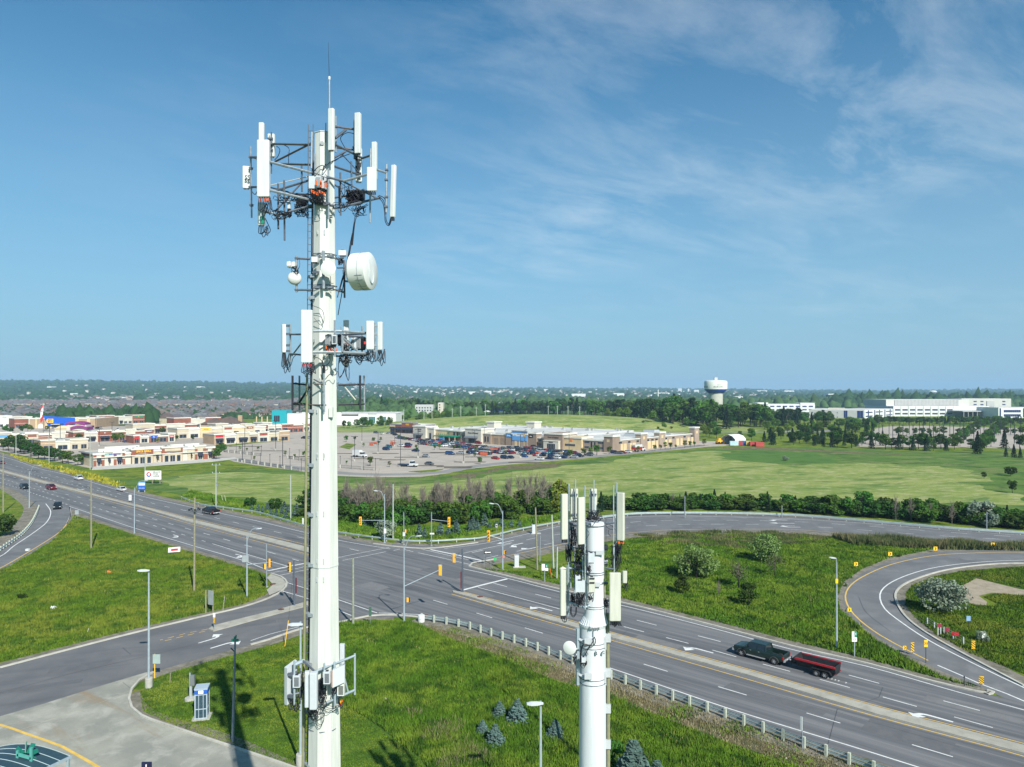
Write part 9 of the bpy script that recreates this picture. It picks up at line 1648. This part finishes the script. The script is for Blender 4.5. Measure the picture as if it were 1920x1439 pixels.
grass('tall_grass','rough grass between the highway and the loop ramp',[(905,1068),(1010,1075),(1100,1045),(1180,1012),(1290,1002),(1500,1004),(1740,1022),(1900,1028),(1757,1030),(1670,1046),(1615,1068),(1582,1092),(1570,1118),(1576,1146),(1640,1200),(1700,1236),(1770,1272),(1830,1290),(1750,1270),(1625,1236),(1495,1205),(1338,1165),(1167,1122),(1050,1097),(951,1074)],190000,.40,GB1,7,.05,far=110)
grass('reeds','tall reeds in the wet ditch below the slip road',[(1560,1010),(1750,1018),(1950,1026),(1950,1034),(1760,1031),(1600,1024)],16000,1.3,GB5,8,.05)
grass('reeds','brownish sedge in the hollow behind the shorter tower',[(1180,1004),(1300,998),(1480,1000),(1560,1010),(1500,1022),(1380,1030),(1250,1022)],16000,.6,GB5,9,.05,clump=.3)
grass('tall_grass','grass inside the loop ramp',[(1700,1112),(1712,1098),(1745,1084),(1800,1072),(1960,1062),(1960,1280),(1820,1226),(1755,1190),(1715,1158),(1697,1135)],60000,.3,GB3,10,.045,holes=[[(1800,1101),(1831,1085),(1870,1093),(1925,1105),(1990,1112),(1990,1122),(1920,1119),(1868,1115),(1845,1120),(1870,1132),(1868,1138),(1830,1137),(1800,1128),(1790,1112)]])
grass('wild_flowers','band of yellow flowering weeds along the highway at the left',[(18,852),(60,864),(120,878),(180,893),(232,908),(222,914),(160,898),(90,878),(40,865)],26000,.9,GB4,11,.16,clump=.2)
grass('tall_grass','grass verge before the hedgerow at the junction',[(340,930),(480,958),(580,985),(640,997),(760,1012),(850,1010),(1000,984),(1060,972),(1060,962),(900,985),(760,990),(640,978),(560,960),(460,940),(360,922)],40000,.6,GB1,12,.09)
WD=blade_mat('dark_weeds',(.030,.085,.014),(.055,.12,.02),(.02,.055,.01));WL=blade_mat('pale_weeds',(.22,.25,.05),(.16,.20,.03),(.26,.24,.10))
LF_=[(-60,1090),(20,1062),(90,1022),(128,985),(140,968),(250,1004),(457,1066),(500,1080),(498,1116),(455,1134),(250,1180),(0,1243),(-60,1258)];RI_=[(1170,1020),(1290,1006),(1500,1008),(1740,1028),(1615,1068),(1570,1118),(1640,1200),(1700,1236),(1495,1200),(1338,1160),(1180,1118),(1000,1078)]
for i,(P_,n_,nm)in enumerate(((LF_,20000,'left field'),(RI_,24000,'land inside the slip road'),(NEARG,12000,'foreground verge'))):
 grass('broad_weeds','dark broad leaved weeds in patches on the '+nm,P_,n_,.34,WD,30+i,.10,clump=1.1,far=120);grass('pale_weeds','pale yellowish weeds in patches on the '+nm,P_,n_//2,.42,WL,40+i,.045,clump=1.2,far=120)
# ================================================================ labels that tell repeats apart by their place in the row
SKIP=('forest belt','hedgerow','hedge along','suburb','cars parked')
grp={}
for o in COL.objects:
 if o.parent is None and o.get('group')and o.get('label')and not any(k in o['group']for k in SKIP):grp.setdefault((o['group'],o['label']),[]).append(o)
for(g_,l_),L in grp.items():
 if len(L)<2 or len(L)>90:continue
 L.sort(key=lambda o:o.location.x/o.location.y)
 for i,o in enumerate(L):
  k=i+1;t_=f'{k}{ORD(k)} from left' if k>1 else 'leftmost one'
  if len(l_.split())<=13:o['label']=l_+', '+t_
ZN={'leafless trees of the hedgerow':((721,'between tall tower and left far lamp'),(943,'between the two far lamps'),(9999,'right of the second far lamp')),'shrubs of the hedge along the slip road':((1284,'left of the marker pole'),(1600,'right of the marker pole'),(9999,'toward the silver tree')),'conifers of the hedge along the slip road':((1284,'left of marker pole'),(1600,'right of marker pole'),(9999,'toward silver tree')),'shrubs of the hedgerow behind the junction':((640,'left of the tall tower'),(721,'between tall tower and first far lamp'),(943,'between the two far lamps'),(9999,'right of the second far lamp')),'broadleaf trees in the forest belt':((950,'left part'),(1340,'middle part'),(9999,'right of the water tower')),'conifers in the forest belt':((950,'left part'),(1340,'middle part'),(9999,'right of water tower'))}
for o in list(COL.objects):
 if o.parent is None and o.get('group')in ZN:
  px=CX+F*o.location.x/o.location.y;t_=next(z for lim,z in ZN[o['group']]if px<lim)
  if len(o['label'].split())+len(t_.split())<=16:o['label']=o['label']+', '+t_
# ================================================================ summer haze
b=MB();b.box(-9600,9600,-160,11700,-1.6,190);hz=b.build('haze');hz['kind']='stuff'
hmt=bpy.data.materials.new('summer_haze');hmt.use_nodes=True;t=hmt.node_tree;t.nodes.clear()
o=N(t,'ShaderNodeOutputMaterial');pv=N(t,'ShaderNodeVolumePrincipled');pv.inputs['Color'].default_value=(.46,.74,1,1);pv.inputs['Density'].default_value=.000105;pv.inputs['Anisotropy'].default_value=.0
t.links.new(pv.outputs[0],o.inputs['Volume']);hz.data.materials.append(hmt)
